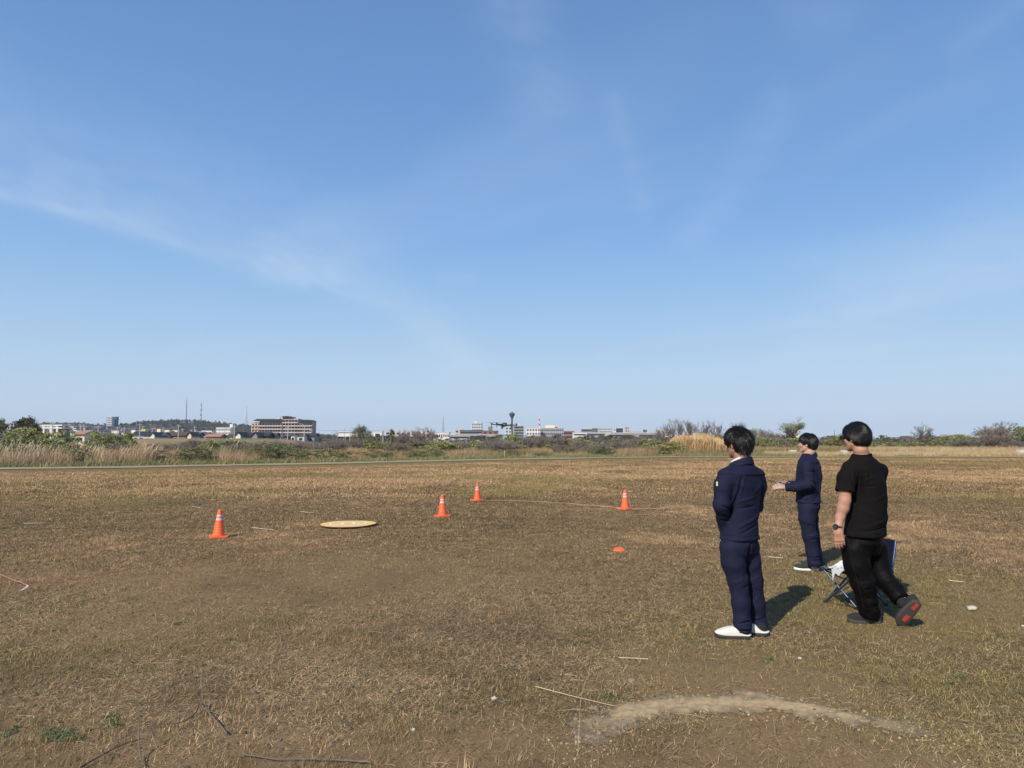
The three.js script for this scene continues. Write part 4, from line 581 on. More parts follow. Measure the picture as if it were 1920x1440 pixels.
  for (const l of [[[1573, 918], [1584, 919], [1597, 918]], [[1588, 999], [1620, 1000], [1660, 998]], [[1603, 866], [1597, 880], [1600, 905]]]) stitch('seam', top, l, 0.0022, THREAD);
  for (const l of [[[1590, 1010], [1597, 1050], [1610, 1100], [1620, 1140]], [[1583, 1012], [1588, 1030]]]) stitch('seam', trousers, l, 0.0024, THREAD);
  part('neckband', collarGeo(J(1616, 853, 0), yaw, 0.08, 0.074, 0.012, 0.012, -0.008, 3.14, 0.045, -0.1), M_TEE, g);
  part('lanyard', tubeAlong([...Array(13)].map((_, i) => { const p = lerp(-2.4, 2.4, i / 12), r = V(Math.cos(yaw), 0, -Math.sin(yaw)), f = V(-Math.sin(yaw), 0, -Math.cos(yaw)), k = (1 - Math.cos(p)) / 2; const q = J(1614, 848, 0).addScaledVector(f, -Math.cos(p) * 0.071).addScaledVector(r, Math.sin(p) * 0.078); q.y -= k * 0.07; return q; }), 0.0035, 0.0035, 40, 6), mat(0.05, 0.018, 0.012, 0.8), g, 'thin dark red cord round the neck');
  const hf0 = union([H.e(0, 0.047, -0.008, 0.091, 0.096, 0.112), H.e(0, 0.005, -0.05, 0.083, 0.075, 0.066), H.e(0, -0.026, -0.056, 0.066, 0.04, 0.042)], 0.04), cut = union([H.e(0, -0.05, 0.115, 0.12, 0.1, 0.085), H.e(0.092, -0.04, 0.012, 0.028, 0.05, 0.028), H.e(-0.092, -0.04, 0.012, 0.028, 0.05, 0.028)], 0.025);
  part('hair', hairGeo((x, y, z) => smax(hf0(x, y, z), -cut(x, y, z), 0.015) - 0.0035 * (ridge(x * 40, y * 16, z * 40) - 0.4), bounds([H.P(0, 0.02, -0.02)], 0.18), H.P(0.0, 0.12, 0.06), 7500, 24, 0.058, 0.022), M_HAIR, g);
  // watch
  const w = J(1570.8, 987.5, 0.163), wd = V(-0.1, -1, 0).normalize(), q = new THREE.Quaternion().setFromUnitVectors(V(0, 0, 1), wd), watch = new THREE.Group(); watch.name = 'wristwatch'; watch.position.copy(w); g.add(watch);
  part('strap', new THREE.TorusGeometry(0.031, 0.005, 8, 24).scale(1, 1, 2.2).applyQuaternion(q), M_RUBBER, watch);
  part('case', new THREE.CylinderGeometry(0.024, 0.025, 0.014, 20).applyQuaternion(new THREE.Quaternion().setFromUnitVectors(V(0, 1, 0), V(-0.85, 0, 0.5).normalize())).translate(-0.027, 0, 0.016), mat(0.015, 0.015, 0.016, 0.4), watch);
  part('dial', new THREE.CylinderGeometry(0.018, 0.018, 0.002, 20).applyQuaternion(new THREE.Quaternion().setFromUnitVectors(V(0, 1, 0), V(-0.85, 0, 0.5).normalize())).translate(-0.0335, 0, 0.0198), new THREE.MeshPhysicalMaterial({ color: LIN(0.05, 0.055, 0.06), roughness: 0.12 }), watch);
  // sunglasses
  const gl = new THREE.Group(); gl.name = 'sunglasses'; g.add(gl); const M = mat(0.012, 0.012, 0.013, 0.3);
  for (const k of [1, -1]) {
    const lens = new THREE.CylinderGeometry(0.5, 0.5, 1, 24).rotateX(Math.PI / 2).scale(0.052, 0.04, 0.006), L = part('lens', lens, new THREE.MeshPhysicalMaterial({ color: LIN(0.012, 0.013, 0.016), roughness: 0.08 }), gl);
    L.position.copy(H.P(0.034 * k, 0.012, 0.12)); L.quaternion.copy(yawQ(c.headYaw, c.tilt)).multiply(new THREE.Quaternion().setFromAxisAngle(V(0, 1, 0), -0.28 * k)); L.scale.setScalar(1.06);
    part('temple_arm', rod(H.P(0.063 * k, 0.018, 0.106), H.P(0.088 * k, 0.016, -0.005), 0.0085, 0.004, 8), M, gl);
  }
  part('bridge', rod(H.P(0.012, 0.02, 0.122), H.P(-0.012, 0.02, 0.122), 0.003, 0.003, 8), M, gl);
  // black slip-on trainers; the rear one is up on its toe, sole to the camera
  const T = t => 0.028 + 0.026 * sstep(1, 0.72, t) + 0.042 * sstep(0.66, 0.34, t) - 0.012 * sstep(0.18, 0, t) - 0.008 * Math.exp(-Math.pow((t - 0.24) / 0.1, 2)), mk = (sg, sd) => { const q = shoeGeos(0.285, 0.108, 0.1, { sole: 0.03, rim: 0.006, side: sd, spring: 0.014, top: T }); part('upper', q.upper, mat(0.022, 0.02, 0.021, 0.9), sg); return part('sole', q.sole, M_DARKSOLE, sg); };
  const l = new THREE.Group(); l.name = 'shoe'; l.position.copy(ground(1621, 1169)).sub(g.position); l.position.y = 0.002; l.rotation.y = 83 * DEG; g.add(l); mk(l, 1);
  const dir = V(-0.34, -0.81, -0.47).normalize(), nrm = V(0.183, 0.432, -0.878).normalize(), toe = ground(1687, 1179).sub(g.position).setY(0.016), r2 = new THREE.Group(); r2.name = 'shoe';
  const zA = dir.clone().negate(), yA = nrm.addScaledVector(zA, -nrm.dot(zA)).normalize(); r2.quaternion.setFromRotationMatrix(new THREE.Matrix4().makeBasis(new THREE.Vector3().crossVectors(yA, zA), yA, zA)); r2.position.copy(toe).addScaledVector(dir, -0.1425); g.add(r2);
  const so = mk(r2, -1);
  const patch = (z0, w, n) => { const sh = new THREE.Shape(), R = rng(n), N = 9, L = []; for (let i = 0; i <= N; i++) L.push([w * (i % 2 ? 1 : 0.5) * (0.75 + R() * 0.4), lerp(-0.034, 0.034, i / N)]); sh.moveTo(L[0][0], L[0][1]); for (const [x, y] of L) sh.lineTo(x, y); for (const [x, y] of L.reverse()) sh.lineTo(-x * (0.7 + R() * 0.5), y + 0.004); return new THREE.ExtrudeGeometry(sh, { depth: 0.003, bevelEnabled: false }).rotateX(Math.PI / 2).rotateY(0.12).translate(-0.004, 0.001, z0); };
  for (const [a, b] of [[J(1686, 1120, 0.17), J(1693, 1133, 0.22)], [J(1629, 1144, 0.06), J(1630, 1160, 0.06)]]) part('sock', meshField(cone(a, b, 0.045, 0.04), bounds([a, b], 0.07).min, bounds([a, b], 0.07).max, 0.008), mat(0.012, 0.011, 0.012, 0.9), g);
  part('tread_pad', patch(-0.045, 0.028, 3), mat(0.5, 0.055, 0.045, 0.7), r2, 'red tread patch on the black sole'); part('tread_pad', patch(0.09, 0.022, 5), mat(0.5, 0.055, 0.045, 0.7), r2, 'red tread patch on the black sole');
})();
// ---------------------------------------------------------------- things on the field
const scuffTx = (() => { const cv = document.createElement('canvas'); cv.width = cv.height = 256; const g = cv.getContext('2d'), R = rng(19); g.fillStyle = '#ffffff'; g.fillRect(0, 0, 256, 256); for (let i = 0; i < 260; i++) { g.fillStyle = `rgba(${120 + R() * 60 | 0},${100 + R() * 50 | 0},${80 + R() * 40 | 0},${0.08 + R() * 0.25})`; g.beginPath(); g.ellipse(R() * 256, R() * 256, 1 + R() * R() * 14, 0.6 + R() * 3, R() * 3.1, 0, 7); g.fill(); } const t = new THREE.CanvasTexture(cv); t.wrapS = t.wrapT = THREE.RepeatWrapping; t.colorSpace = THREE.SRGBColorSpace; return t; })();   // scuffs and dried mud
const M_ORANGE = new THREE.MeshPhysicalMaterial({ color: LIN(0.92, 0.15, 0.04), map: scuffTx, roughness: 0.55 }), M_SILVER = mat(0.55, 0.53, 0.55, 0.35);
// collapsible traffic cone, 45 cm, ribbed below two silver bands
function coneGeo(y0, y1, ribs) { const r = y => lerp(0.093, 0.031, (y - 0.03) / 0.42), n = Math.max(4, ribs * 10), p = []; for (let i = 0; i <= n; i++) { const y = lerp(y0, y1, i / n); p.push(new THREE.Vector2(r(y) + (ribs ? 0.0035 * Math.abs(Math.sin(i / 10 * Math.PI)) - 0.001 : 0), y)); } return new THREE.LatheGeometry(p, 28); }
const coneShapes = { base: (() => { const s = new THREE.Shape(), w = 0.138, k = 0.03; s.moveTo(-w + k, -w); s.lineTo(w - k, -w); s.quadraticCurveTo(w, -w, w, -w + k); s.lineTo(w, w - k); s.quadraticCurveTo(w, w, w - k, w); s.lineTo(-w + k, w); s.quadraticCurveTo(-w, w, -w, w - k); s.lineTo(-w, -w + k); s.quadraticCurveTo(-w, -w, -w + k, -w); return new THREE.ExtrudeGeometry(s, { depth: 0.022, bevelEnabled: true, bevelSize: 0.005, bevelThickness: 0.005, bevelSegments: 2 }).rotateX(-Math.PI / 2).translate(0, 0.006, 0); })(),
  low: coneGeo(0.03, 0.285, 6), b1: coneGeo(0.285, 0.318, 0).scale(1.012, 1, 1.012), mid: coneGeo(0.318, 0.342, 0), b2: coneGeo(0.342, 0.37, 0).scale(1.014, 1, 1.014), top: coneGeo(0.37, 0.432, 0), cap: new THREE.LatheGeometry([[0.034, 0.432], [0.032, 0.445], [0.027, 0.452], [0.018, 0.452], [0.016, 0.43]].map(a => new THREE.Vector2(...a)), 24) };
function trafficCone(px, py, turn, label, lean = 0) {
  const p = ground(px, py), t = thing('traffic_cone', label, 'traffic cone', [p.x, 0.012, p.z], turn, 'orange cones marking out the flying area'); t.rotation.z = lean;
  part('base', coneShapes.base, M_ORANGE, t); const b = part('body', coneShapes.low, M_ORANGE, t); part('collar', coneShapes.mid, M_ORANGE, b); part('tip', coneShapes.top, M_ORANGE, b); part('rim', coneShapes.cap, M_ORANGE, b);
  part('reflective_band', coneShapes.b1, M_SILVER, t); part('reflective_band', coneShapes.b2, M_SILVER, t); return t;
}
trafficCone(410, 1009, 0.45, 'orange traffic cone with two silver bands, left of the yellow landing pad', -0.012);
trafficCone(829.5, 969.5, 0.5, 'orange traffic cone with silver bands standing alone to the right of the landing pad', 0.01);
trafficCone(895, 939.5, 0.6, 'orange traffic cone at the far end of the pale cord, nearest the water tower behind', 0.008);
trafficCone(1172, 956, 0.75, 'orange traffic cone where the pale cord ends, behind the flat orange marker', -0.01);
{ // flat training marker
  const p = ground(1161, 1033), t = thing('disc_marker', 'low orange dome marker lying flat on the grass', 'marker', [p.x, 0.006, p.z]);
  part('shell', new THREE.LatheGeometry([[0.098, 0], [0.097, 0.004], [0.072, 0.026], [0.05, 0.042], [0.036, 0.046], [0.03, 0.044], [0.03, 0.038]].map(a => new THREE.Vector2(...a)), 32), M_ORANGE, t);
}
{ // folding landing pad: yellow disc, pale ring and letter mark, springy rim a little off the ground
  const p = PAD, t = thing('landing_pad', 'round yellow drone landing pad with pale ring lying on the grass', 'landing pad', [p.x, 0.045, p.z], 0.3); t.rotation.x = 0.008; t.rotation.z = 0.004;
  const disc = (r, y, th) => new THREE.CylinderGeometry(r, r, th, 56).translate(0, y, 0), sag = g => { const a = g.attributes.position; for (let i = 0; i < a.count; i++) { const x = a.getX(i), z = a.getZ(i); a.setY(i, a.getY(i) + 0.003 * Math.sin(Math.atan2(z, x) * 2 + 1) * Math.hypot(x, z) / 0.52 + 0.002 * Math.sin(x * 9) * Math.cos(z * 7)); } g.computeVertexNormals(); return g; };
  const polar = (r0, r1, y) => { const g = new THREE.RingGeometry(r0, r1, 56, 8).rotateX(-Math.PI / 2).translate(0, y, 0); return sag(g); };
  part('fabric', polar(0.001, 0.52, 0), mat(0.95, 0.60, 0.19, 0.6, { side: THREE.DoubleSide }), t); part('printed_ring', polar(0.31, 0.35, 0.004), mat(0.93, 0.86, 0.7, 0.6, { side: THREE.DoubleSide }), t);
  const hm = [box(0.05, 0.001, 0.3, -0.1), box(0.05, 0.001, 0.3, 0.1), box(0.15, 0.001, 0.05, 0)]; part('letter_mark', sag(merge(hm).translate(0, 0.007, 0)), mat(0.93, 0.86, 0.7, 0.6), t);
  part('rim', sag(new THREE.TorusGeometry(0.521, 0.007, 8, 64).rotateX(Math.PI / 2)), mat(0.16, 0.09, 0.03, 0.7), t);
}
{ // drone hovering beyond the cones
  const p = at(945, 797, 16.4), t = thing('drone', 'dark grey quadcopter drone hovering in front of the town skyline', 'drone', p.toArray(), 0.35); t.rotation.z = -0.05;
  const G = mat(0.035, 0.036, 0.04, 0.5), G2 = mat(0.09, 0.09, 0.095, 0.5);
  part('body', meshField(union([ell(V(0, 0, 0), 0.075, 0.035, 0.12), ell(V(0, 0.018, 0.02), 0.055, 0.025, 0.09), ell(V(0, -0.012, -0.08), 0.05, 0.03, 0.05)], 0.03), V(-0.14, -0.09, -0.2), V(0.14, 0.09, 0.2), 0.009), G2, t);
  part('battery', new THREE.BoxGeometry(0.07, 0.035, 0.1).translate(0, 0.035, 0.05), G, t);
  const cam = part('gimbal', rod([0, -0.02, -0.12], [0, -0.06, -0.12], 0.012), G, t); part('camera', new THREE.SphereGeometry(0.024, 14, 10).translate(0, -0.065, -0.125), mat(0.02, 0.02, 0.022, 0.25), cam);
  const blade = (() => { const s = new THREE.Shape(); s.moveTo(0, -0.006); s.quadraticCurveTo(0.05, -0.016, 0.13, -0.006); s.lineTo(0.132, 0.003); s.quadraticCurveTo(0.05, 0.01, 0, 0.006); return new THREE.ExtrudeGeometry(s, { depth: 0.0025, bevelEnabled: false }).rotateX(-Math.PI / 2 + 0.12); })();
  [[-1, -1, 0.3], [1, -1, 1.2], [-1, 1, 2.5], [1, 1, 0.8]].forEach(([a, b, ph]) => {
    const e = [a * 0.24, 0.008, b * 0.19], arm = part('arm', rod([a * 0.05, 0, b * 0.07], e, 0.016, 0.011), G, t); part('motor', new THREE.CylinderGeometry(0.019, 0.021, 0.034, 14).translate(e[0], e[1] + 0.014, e[2]), G, arm);
    part('landing_leg', rod([e[0], e[1] - 0.01, e[2]], [e[0] * 1.02, -0.075, e[2] * 1.02], 0.009, 0.006), G, arm);
    const pr = new THREE.Group(); pr.name = 'propeller'; pr.position.set(e[0], e[1] + 0.034, e[2]); pr.rotation.y = ph; t.add(pr); part('blade', blade, G, pr); part('blade', blade.clone().rotateY(Math.PI), G, pr);
  });
}
// ---- folding chair with a cloth on the seat and a towel over the back
{
  const P = (px, py, depth) => at(px, py, depth), o = ground(1605, 1128); const t = thing('folding_chair', 'navy folding camp chair with steel blue tube legs behind the walking person', 'chair', [o.x, 0, o.z]);
  const L = (px, py, d) => P(px, py, d).sub(t.position), TUBE = new THREE.MeshPhysicalMaterial({ color: LIN(0.035, 0.065, 0.13), roughness: 0.3, metalness: 0.35 }), NAVY = mat(0.008, 0.012, 0.035, 0.75, { side: THREE.DoubleSide }), BLK = mat(0.012, 0.012, 0.014, 0.6);
  const foot = (px, py) => { const q = ground(px, py).sub(t.position); q.y = 0.012; return q; };
  const FL = foot(1547, 1131), FR = foot(1612, 1148), BL = foot(1603, 1096), BR = foot(1662, 1136);
  // seat corners
  const s1 = L(1543, 1067, 7.02), s2 = L(1606, 1077, 6.35), s3 = L(1672, 1072, 6.62), s4 = L(1612, 1056, 7.4), b1 = L(1680, 1013, 6.68), b2 = L(1628, 1004, 7.35);
  const legs = [[FL, s2], [FR, s1], [FR, s3], [BR, s2], [BL, s1], [FL, s4], [BL, s3], [BR, s4]];
  legs.forEach(([a, b]) => { part('leg', rod(a, b, 0.0095, 0.0095, 10), TUBE, t); });
  [FL, FR, BL, BR].forEach(f => part('foot_cap', new THREE.SphereGeometry(0.017, 10, 8).translate(f.x, f.y + 0.004, f.z), BLK, t)); [s1, s2, s3, s4].forEach(f => part('corner_joint', new THREE.SphereGeometry(0.02, 10, 8).translate(f.x, f.y, f.z), BLK, t));
  [[FL, s2, FR, s1], [FR, s3, BR, s2]].forEach(([a, b, c, d]) => { const m = a.clone().add(b).add(c).add(d).multiplyScalar(0.25); part('rivet', new THREE.SphereGeometry(0.012, 8, 6).translate(m.x, m.y, m.z), mat(0.6, 0.6, 0.62, 0.3, { metalness: 0.8 }), t); });
  part('back_post', rod(s3, b1, 0.011, 0.011, 10), TUBE, t); part('back_post', rod(s4, b2, 0.011, 0.011, 10), TUBE, t);
  const patch = (a, b, c, d, sag, n = 14, th = 0.003, wob = 0) => { const pos = [], idx = []; for (const k of [0, 1]) for (let i = 0; i <= n; i++) for (let j = 0; j <= n; j++) { const u = i / n, v = j / n, q = a.clone().lerp(b, u).lerp(d.clone().lerp(c, u), v); q.y -= sag * 16 * u * (1 - u) * v * (1 - v) + k * th + wob * (noise3(u * 6, v * 6, 3) - 0.5); pos.push(q.x, q.y, q.z); } const m = (n + 1) * (n + 1); for (const k of [0, 1]) for (let i = 0; i < n; i++) for (let j = 0; j < n; j++) { const q = k * m + i * (n + 1) + j, w = q + n + 1; k ? idx.push(q, w, q + 1, q + 1, w, w + 1) : idx.push(q, q + 1, w, q + 1, w + 1, w); } return geoOf(pos, idx); };
  part('seat', patch(s1, s2, s3, s4, 0.05), NAVY, t); 
  const lowA = s3.clone().lerp(b1, 0.18), lowB = s4.clone().lerp(b2, 0.18), bow = b1.clone().sub(b2).normalize();
  part('backrest', patch(b2, b1, lowA, lowB, 0.03, 14, 0.004), NAVY, t);
  // white emblem printed on the backrest: a shield outline with bars
  const bn = new THREE.Vector3().crossVectors(b1.clone().sub(b2), lowA.clone().sub(b1)).normalize(); if (bn.z < 0) bn.negate(); 
  const em = b2.clone().lerp(b1, 0.84).lerp(lowB.clone().lerp(lowA, 0.84), 0.26).addScaledVector(bn, 0.012), ex = b1.clone().sub(b2).normalize(), ey = b1.clone().sub(lowA).normalize(), W = mat(0.75, 0.75, 0.78, 0.6);
  const q = (u, v) => em.clone().addScaledVector(ex, u).addScaledVector(ey, v), sh = [[-0.045, 0.045], [0.045, 0.045], [0.04, -0.01], [0, -0.05], [-0.04, -0.01], [-0.045, 0.045]].map(a => q(...a)), eg = [];
  for (let i = 0; i < 5; i++) eg.push(rod(sh[i], sh[i + 1], 0.0035, 0.0035, 6)); for (const [a, b] of [[[-0.025, 0.02], [0.02, 0.028]], [[-0.02, 0.0], [0.025, 0.01]], [[0, 0.03], [0.005, -0.03]]]) eg.push(rod(q(...a), q(...b), 0.0035, 0.0035, 6));
  part('emblem', merge(eg), W, t, 'white shield shaped emblem');
  // cloth spread on the seat, a corner hanging over the front edge
  const cl = thing('seat_cloth', 'white cloth with small dark print draped over the chair seat', 'cloth', [o.x, 0, o.z]);
  const ctx = (() => { const cv = document.createElement('canvas'); cv.width = cv.height = 256; const g = cv.getContext('2d'), R = rng(31); g.fillStyle = '#e9e6df'; g.fillRect(0, 0, 256, 256); for (let i = 0; i < 95; i++) { g.fillStyle = ['#1c1d22', '#2a2c33', '#7a3036', '#33363f', '#8a8d92'][Math.floor(R() * 5)]; g.beginPath(); g.ellipse(R() * 256, R() * 256, 2 + R() * 5, 1.5 + R() * 4, R() * 3, 0, 7); g.fill(); } const x = new THREE.CanvasTexture(cv); x.colorSpace = THREE.SRGBColorSpace; return x; })();
  const n = 22, pos = [], uv = [], idx = []; const A = s1.clone().lerp(s2, 0.06), B = s1.clone().lerp(s2, 0.72), C = s4.clone().lerp(s3, 0.8).add(V(0, 0.05, 0)), Dd = s4.clone().lerp(s3, 0.05).add(V(-0.03, 0.05, 0));
  for (let i = 0; i <= n; i++) for (let j = 0; j <= n; j++) { const u = i / n, v = j / n, w = A.clone().lerp(B, u).lerp(Dd.clone().lerp(C, u), v); w.y += 0.012 - 0.05 * 16 * u * (1 - u) * v * (1 - v) * 0.75 + 0.02 * (ridge(u * 4, v * 4, 6) - 0.3) + 0.012 * noise3(u * 9, v * 9, 2); pos.push(w.x, w.y, w.z); uv.push(u, v); }
  for (let i = 0; i < n; i++) for (let j = 0; j < n; j++) { const a = i * (n + 1) + j, b = a + n + 1; idx.push(a, a + 1, b, a + 1, b + 1, b); }
  part('sheet', geoOf(pos, idx, null, uv), new THREE.MeshStandardMaterial({ map: ctx, roughness: 0.85, side: THREE.DoubleSide }), cl);
  const h0 = s1.clone().lerp(s2, 0.25), h1 = s1.clone().lerp(s2, 0.72), hp = [], hi = []; for (let i = 0; i <= 10; i++) for (let j = 0; j <= 8; j++) { const u = i / 10, v = j / 8, w = h0.clone().lerp(h1, u * (1 - 0.3 * v) - 0.1 * v), dr = 0.11 * Math.exp(-Math.pow((u - 0.3) / 0.4, 2)) * (0.75 + 0.4 * Math.sin(u * 11)); w.y += 0.02 - v * dr; w.z += 0.018 + 0.02 * Math.sin(u * 9 + v * 2) * v + 0.02 * v; hp.push(w.x, w.y, w.z); }
  for (let i = 0; i < 10; i++) for (let j = 0; j < 8; j++) { const a = i * 9 + j, b = a + 9; hi.push(a, b, a + 1, a + 1, b, b + 1); } part('hanging_corner', geoOf(hp, hi), mat(0.82, 0.81, 0.78, 0.85, { side: THREE.DoubleSide }), cl);
  // grey towel bunched against the backrest
  const tw = thing('towel', 'bunched grey towel hanging against the chair backrest', 'towel', [o.x, 0, o.z]), tp = [], ti = [], K = 20;
  for (let i = 0; i <= K; i++) for (let j = 0; j <= K; j++) { const u = i / K, v = j / K, w = b2.clone().lerp(b1, 0.45 + 0.48 * u).lerp(lowB.clone().lerp(lowA, 0.4 + 0.5 * u), 0.5 + 0.62 * v + 0.08 * Math.sin(u * 7)).addScaledVector(bn, 0.02 + 0.03 * ridge(u * 5, v * 3, 2) + 0.012 * Math.sin(u * 16 + v * 4)); tp.push(w.x, w.y, w.z); }
  for (let i = 0; i < K; i++) for (let j = 0; j < K; j++) { const a = i * (K + 1) + j, b = a + K + 1; ti.push(a, a + 1, b, a + 1, b + 1, b); }
  part('fabric', geoOf(tp, ti), mat(0.3, 0.31, 0.35, 0.95, { side: THREE.DoubleSide }), tw);
}
// ---- cords laid on the grass
function cord(pts, r, m, name, label, cat) { const R = rng(pts.length * 7 + Math.round(r * 1e5)), P = pts.map(([x, y, h]) => { const q = ground(x, y); q.y = h ?? (0.03 + R() * 0.012); return q; }), out = []; for (let i = 0; i + 1 < P.length; i++) for (let k = 0; k < 8; k++) { const q = P[i].clone().lerp(P[i + 1], k / 8); q.y += 0.012 * (R() - 0.5); q.x += 0.012 * (R() - 0.5); out.push(q); } out.push(P[P.length - 1]); return single(name, tubeAlong(out, r, r, out.length * 3, 5), m, label, cat); }
cord([[908, 940.5], [975, 941.5], [1060, 946], [1110, 951], [1165, 955.5]], 0.0045, mat(0.55, 0.37, 0.18, 0.8), 'cord', 'pale cord lying between the two far traffic cones', 'cord');
cord([[1186, 957], [1215, 956.5], [1245, 957]], 0.004, mat(0.55, 0.4, 0.21, 0.8), 'cord', 'short loose end of pale cord right of a cone', 'cord');
cord([[-60, 1062], [0, 1084], [52, 1105]], 0.0032, mat(0.62, 0.24, 0.23, 0.7), 'cord', 'pink cord running to a peg in the grass', 'cord');
cord([[52, 1105], [120, 1096], [200, 1082], [300, 1062], [420, 1046], [560, 1029], [640, 1021]], 0.003, mat(0.5, 0.12, 0.1, 0.7), 'cord', 'thin red cord leading from the peg to the right across the grass', 'cord');
{ const a = ground(47, 1107), t = thing('tent_peg', 'small white peg holding the pink cord', 'peg', [a.x, 0, a.z]); part('pin', rod([-0.03, 0.0, 0.02], [0.02, 0.04, -0.01], 0.005, 0.006), mat(0.75, 0.72, 0.7, 0.5), t); part('knot', new THREE.SphereGeometry(0.014, 8, 6).translate(0.02, 0.04, -0.01), mat(0.7, 0.6, 0.58, 0.7), t); }
// ---- fallen stems, twigs and stones one can point at
const M_REED = mat(0.55, 0.43, 0.25, 0.8), M_STRAW = mat(0.68, 0.58, 0.40, 0.8), M_BARK = mat(0.08, 0.063, 0.05, 0.9), M_BARK2 = mat(0.15, 0.12, 0.092, 0.9), M_STONE = mat(0.5, 0.45, 0.37, 0.9), M_STONE2 = mat(0.24, 0.19, 0.125, 0.95);
function twig(name, pts, r0, r1, m, label, cat, h = 0.02) { const P = pts.map(([x, y, hh]) => { const q = ground(x, y); q.y = hh ?? h; return q; }); return single(name, tubeAlong(P, r0 * 0.52, r1 * 0.52, 24, 6), m, label, cat); }
twig('reed_stem', [[1004, 1293], [1030, 1300], [1080, 1313], [1130, 1325], [1152, 1330]], 0.006, 0.003, M_REED, 'long pale reed stem lying by the sandy rut', 'reed stem');
twig('reed_stem', [[1160, 1241], [1190, 1242], [1215, 1243.5]], 0.005, 0.004, M_STRAW, 'short straight pale stem on bare grass beside the sandy rut', 'reed stem', 0.03);
for (const [a, l] of [[[[44, 984.5], [64, 984.3], [84, 983.8]], 'pale stem lying on the grass far left of the left cone'], [[[472, 992.5], [492, 995], [514, 997]], 'pale stem between the left cone and the landing pad'], [[[563, 962], [588, 965]], 'thin pale stem beyond the landing pad'], [[[1441, 1049], [1455, 1050], [1468, 1051]], 'flat pale stem between the two people in navy'], [[[360, 952], [380, 956]], 'small pale stem behind the left cone'], [[[218, 989], [230, 987.5]], 'white scrap of stem among the dry grass'], [[[1780, 1094], [1795, 1096], [1806, 1097]], 'pale split stem beyond the white stone']]) twig('reed_stem', a, 0.009, 0.006, M_STRAW, l, 'reed stem', 0.035);
twig('branch', [[378, 1302, 0.16], [378, 1315, 0.09], [381, 1330, 0.035], [396, 1350, 0.025], [415, 1369, 0.02], [426, 1383, 0.02]], 0.006, 0.0085, M_BARK2, 'forked grey brown branch half standing in the grass', 'branch');
twig('branch', [[368, 1331, 0.05], [372, 1338, 0.06], [366, 1350, 0.04], [345, 1363, 0.03], [320, 1368, 0.03], [275, 1369, 0.02]], 0.007, 0.005, M_BARK, 'dark curved branch lying left of the forked one', 'branch');
twig('branch', [[390, 1346, 0.04], [405, 1349, 0.035], [425, 1357, 0.03]], 0.005, 0.003, M_BARK2, 'thin side twig of the branch', 'branch');
twig('branch', [[258, 1408, 0.14], [260, 1421, 0.05], [264, 1432, 0.025], [270, 1444, 0.02]], 0.006, 0.009, M_BARK2, 'grey stick poking up near the bottom edge of the grass', 'branch');
twig('branch', [[150, 1448], [190, 1425], [215, 1411], [245, 1399], [270, 1393]], 0.008, 0.005, M_BARK, 'long dark stick under the straw litter', 'branch', 0.022);
twig('branch', [[192, 1424, 0.05], [197, 1441, 0.02]], 0.005, 0.004, M_BARK, 'short dark twig across the long dark stick', 'branch');
twig('branch', [[452, 1424], [480, 1427], [515, 1433], [560, 1432.5], [620, 1434], [690, 1438]], 0.006, 0.008, M_BARK2, 'long pale grey branch lying along the bare soil', 'branch', 0.024);
twig('branch', [[520, 1433, 0.03], [523, 1425, 0.06], [523, 1415, 0.1]], 0.005, 0.003, M_BARK2, 'short upright spur of the long grey branch', 'branch');
twig('weed_stem', [[1083, 1425, 0.02], [1086, 1405, 0.1], [1090, 1380, 0.2], [1098, 1366, 0.25], [1107, 1356, 0.27]], 0.002, 0.0012, M_REED, 'tall thin dry weed stalk by the left end of the sandy rut', 'weed stem');
twig('weed_stem', [[1083, 1425], [1100, 1417], [1120, 1409], [1135, 1405]], 0.002, 0.0012, M_REED, 'dry weed stalk lying beside the tall thin one', 'weed stem');
function stoneGeo(seed, r, sy) { const g = new THREE.IcosahedronGeometry(1, 3), a = g.attributes.position; for (let i = 0; i < a.count; i++) { const x = a.getX(i), y = a.getY(i), z = a.getZ(i), k = r * (0.7 + 0.6 * fbm(x * 1.3 + seed, y * 1.3, z * 1.3, 3)); a.setXYZ(i, x * k, y * k * sy, z * k * 0.85); } const m = mergeVertices(strip(g).deleteAttribute('normal')); m.computeVertexNormals(); return m; }
{ const p = ground(1823, 1146), g = stoneGeo(4, 0.05, 0.42); const m = single('stone', g, mat(0.52, 0.47, 0.37, 0.9), 'large smooth pale stone on the dry grass', 'stone'); m.position.set(p.x, 0.03, p.z); m.rotation.y = 0.4; }
for (const [px, py, r, c, l] of [[927, 1312, 0.02, 1, 'small whitish stone on dark soil left of the reed stem'], [846, 1200, 0.022, 0, 'dull flat stone in the middle of the field'], [1500, 1236, 0.016, 1, 'white chip of stone in front of the white shoes'], [1918, 1175, 0.016, 1, 'small white chip at the edge of the field, right of the large stone'], [774, 1370, 0.014, 1, 'pale pebble on the dark soil beside a leaf'], [640 / 1, 1362, 0.012, 0, 'dull pebble lying on trampled soil'], [1185, 1279, 0.026, 0, 'flat brown stone behind the sandy rut'], [1110, 1330, 0.02, 0, 'brown stone beside the tip of the reed stem']]) { const p = ground(px, py), m = single('stone', stoneGeo(px, r, 0.6), c ? mat(0.6, 0.56, 0.48, 0.9) : M_STONE2, l, 'stone'); m.position.set(p.x, r * 0.35, p.z); }
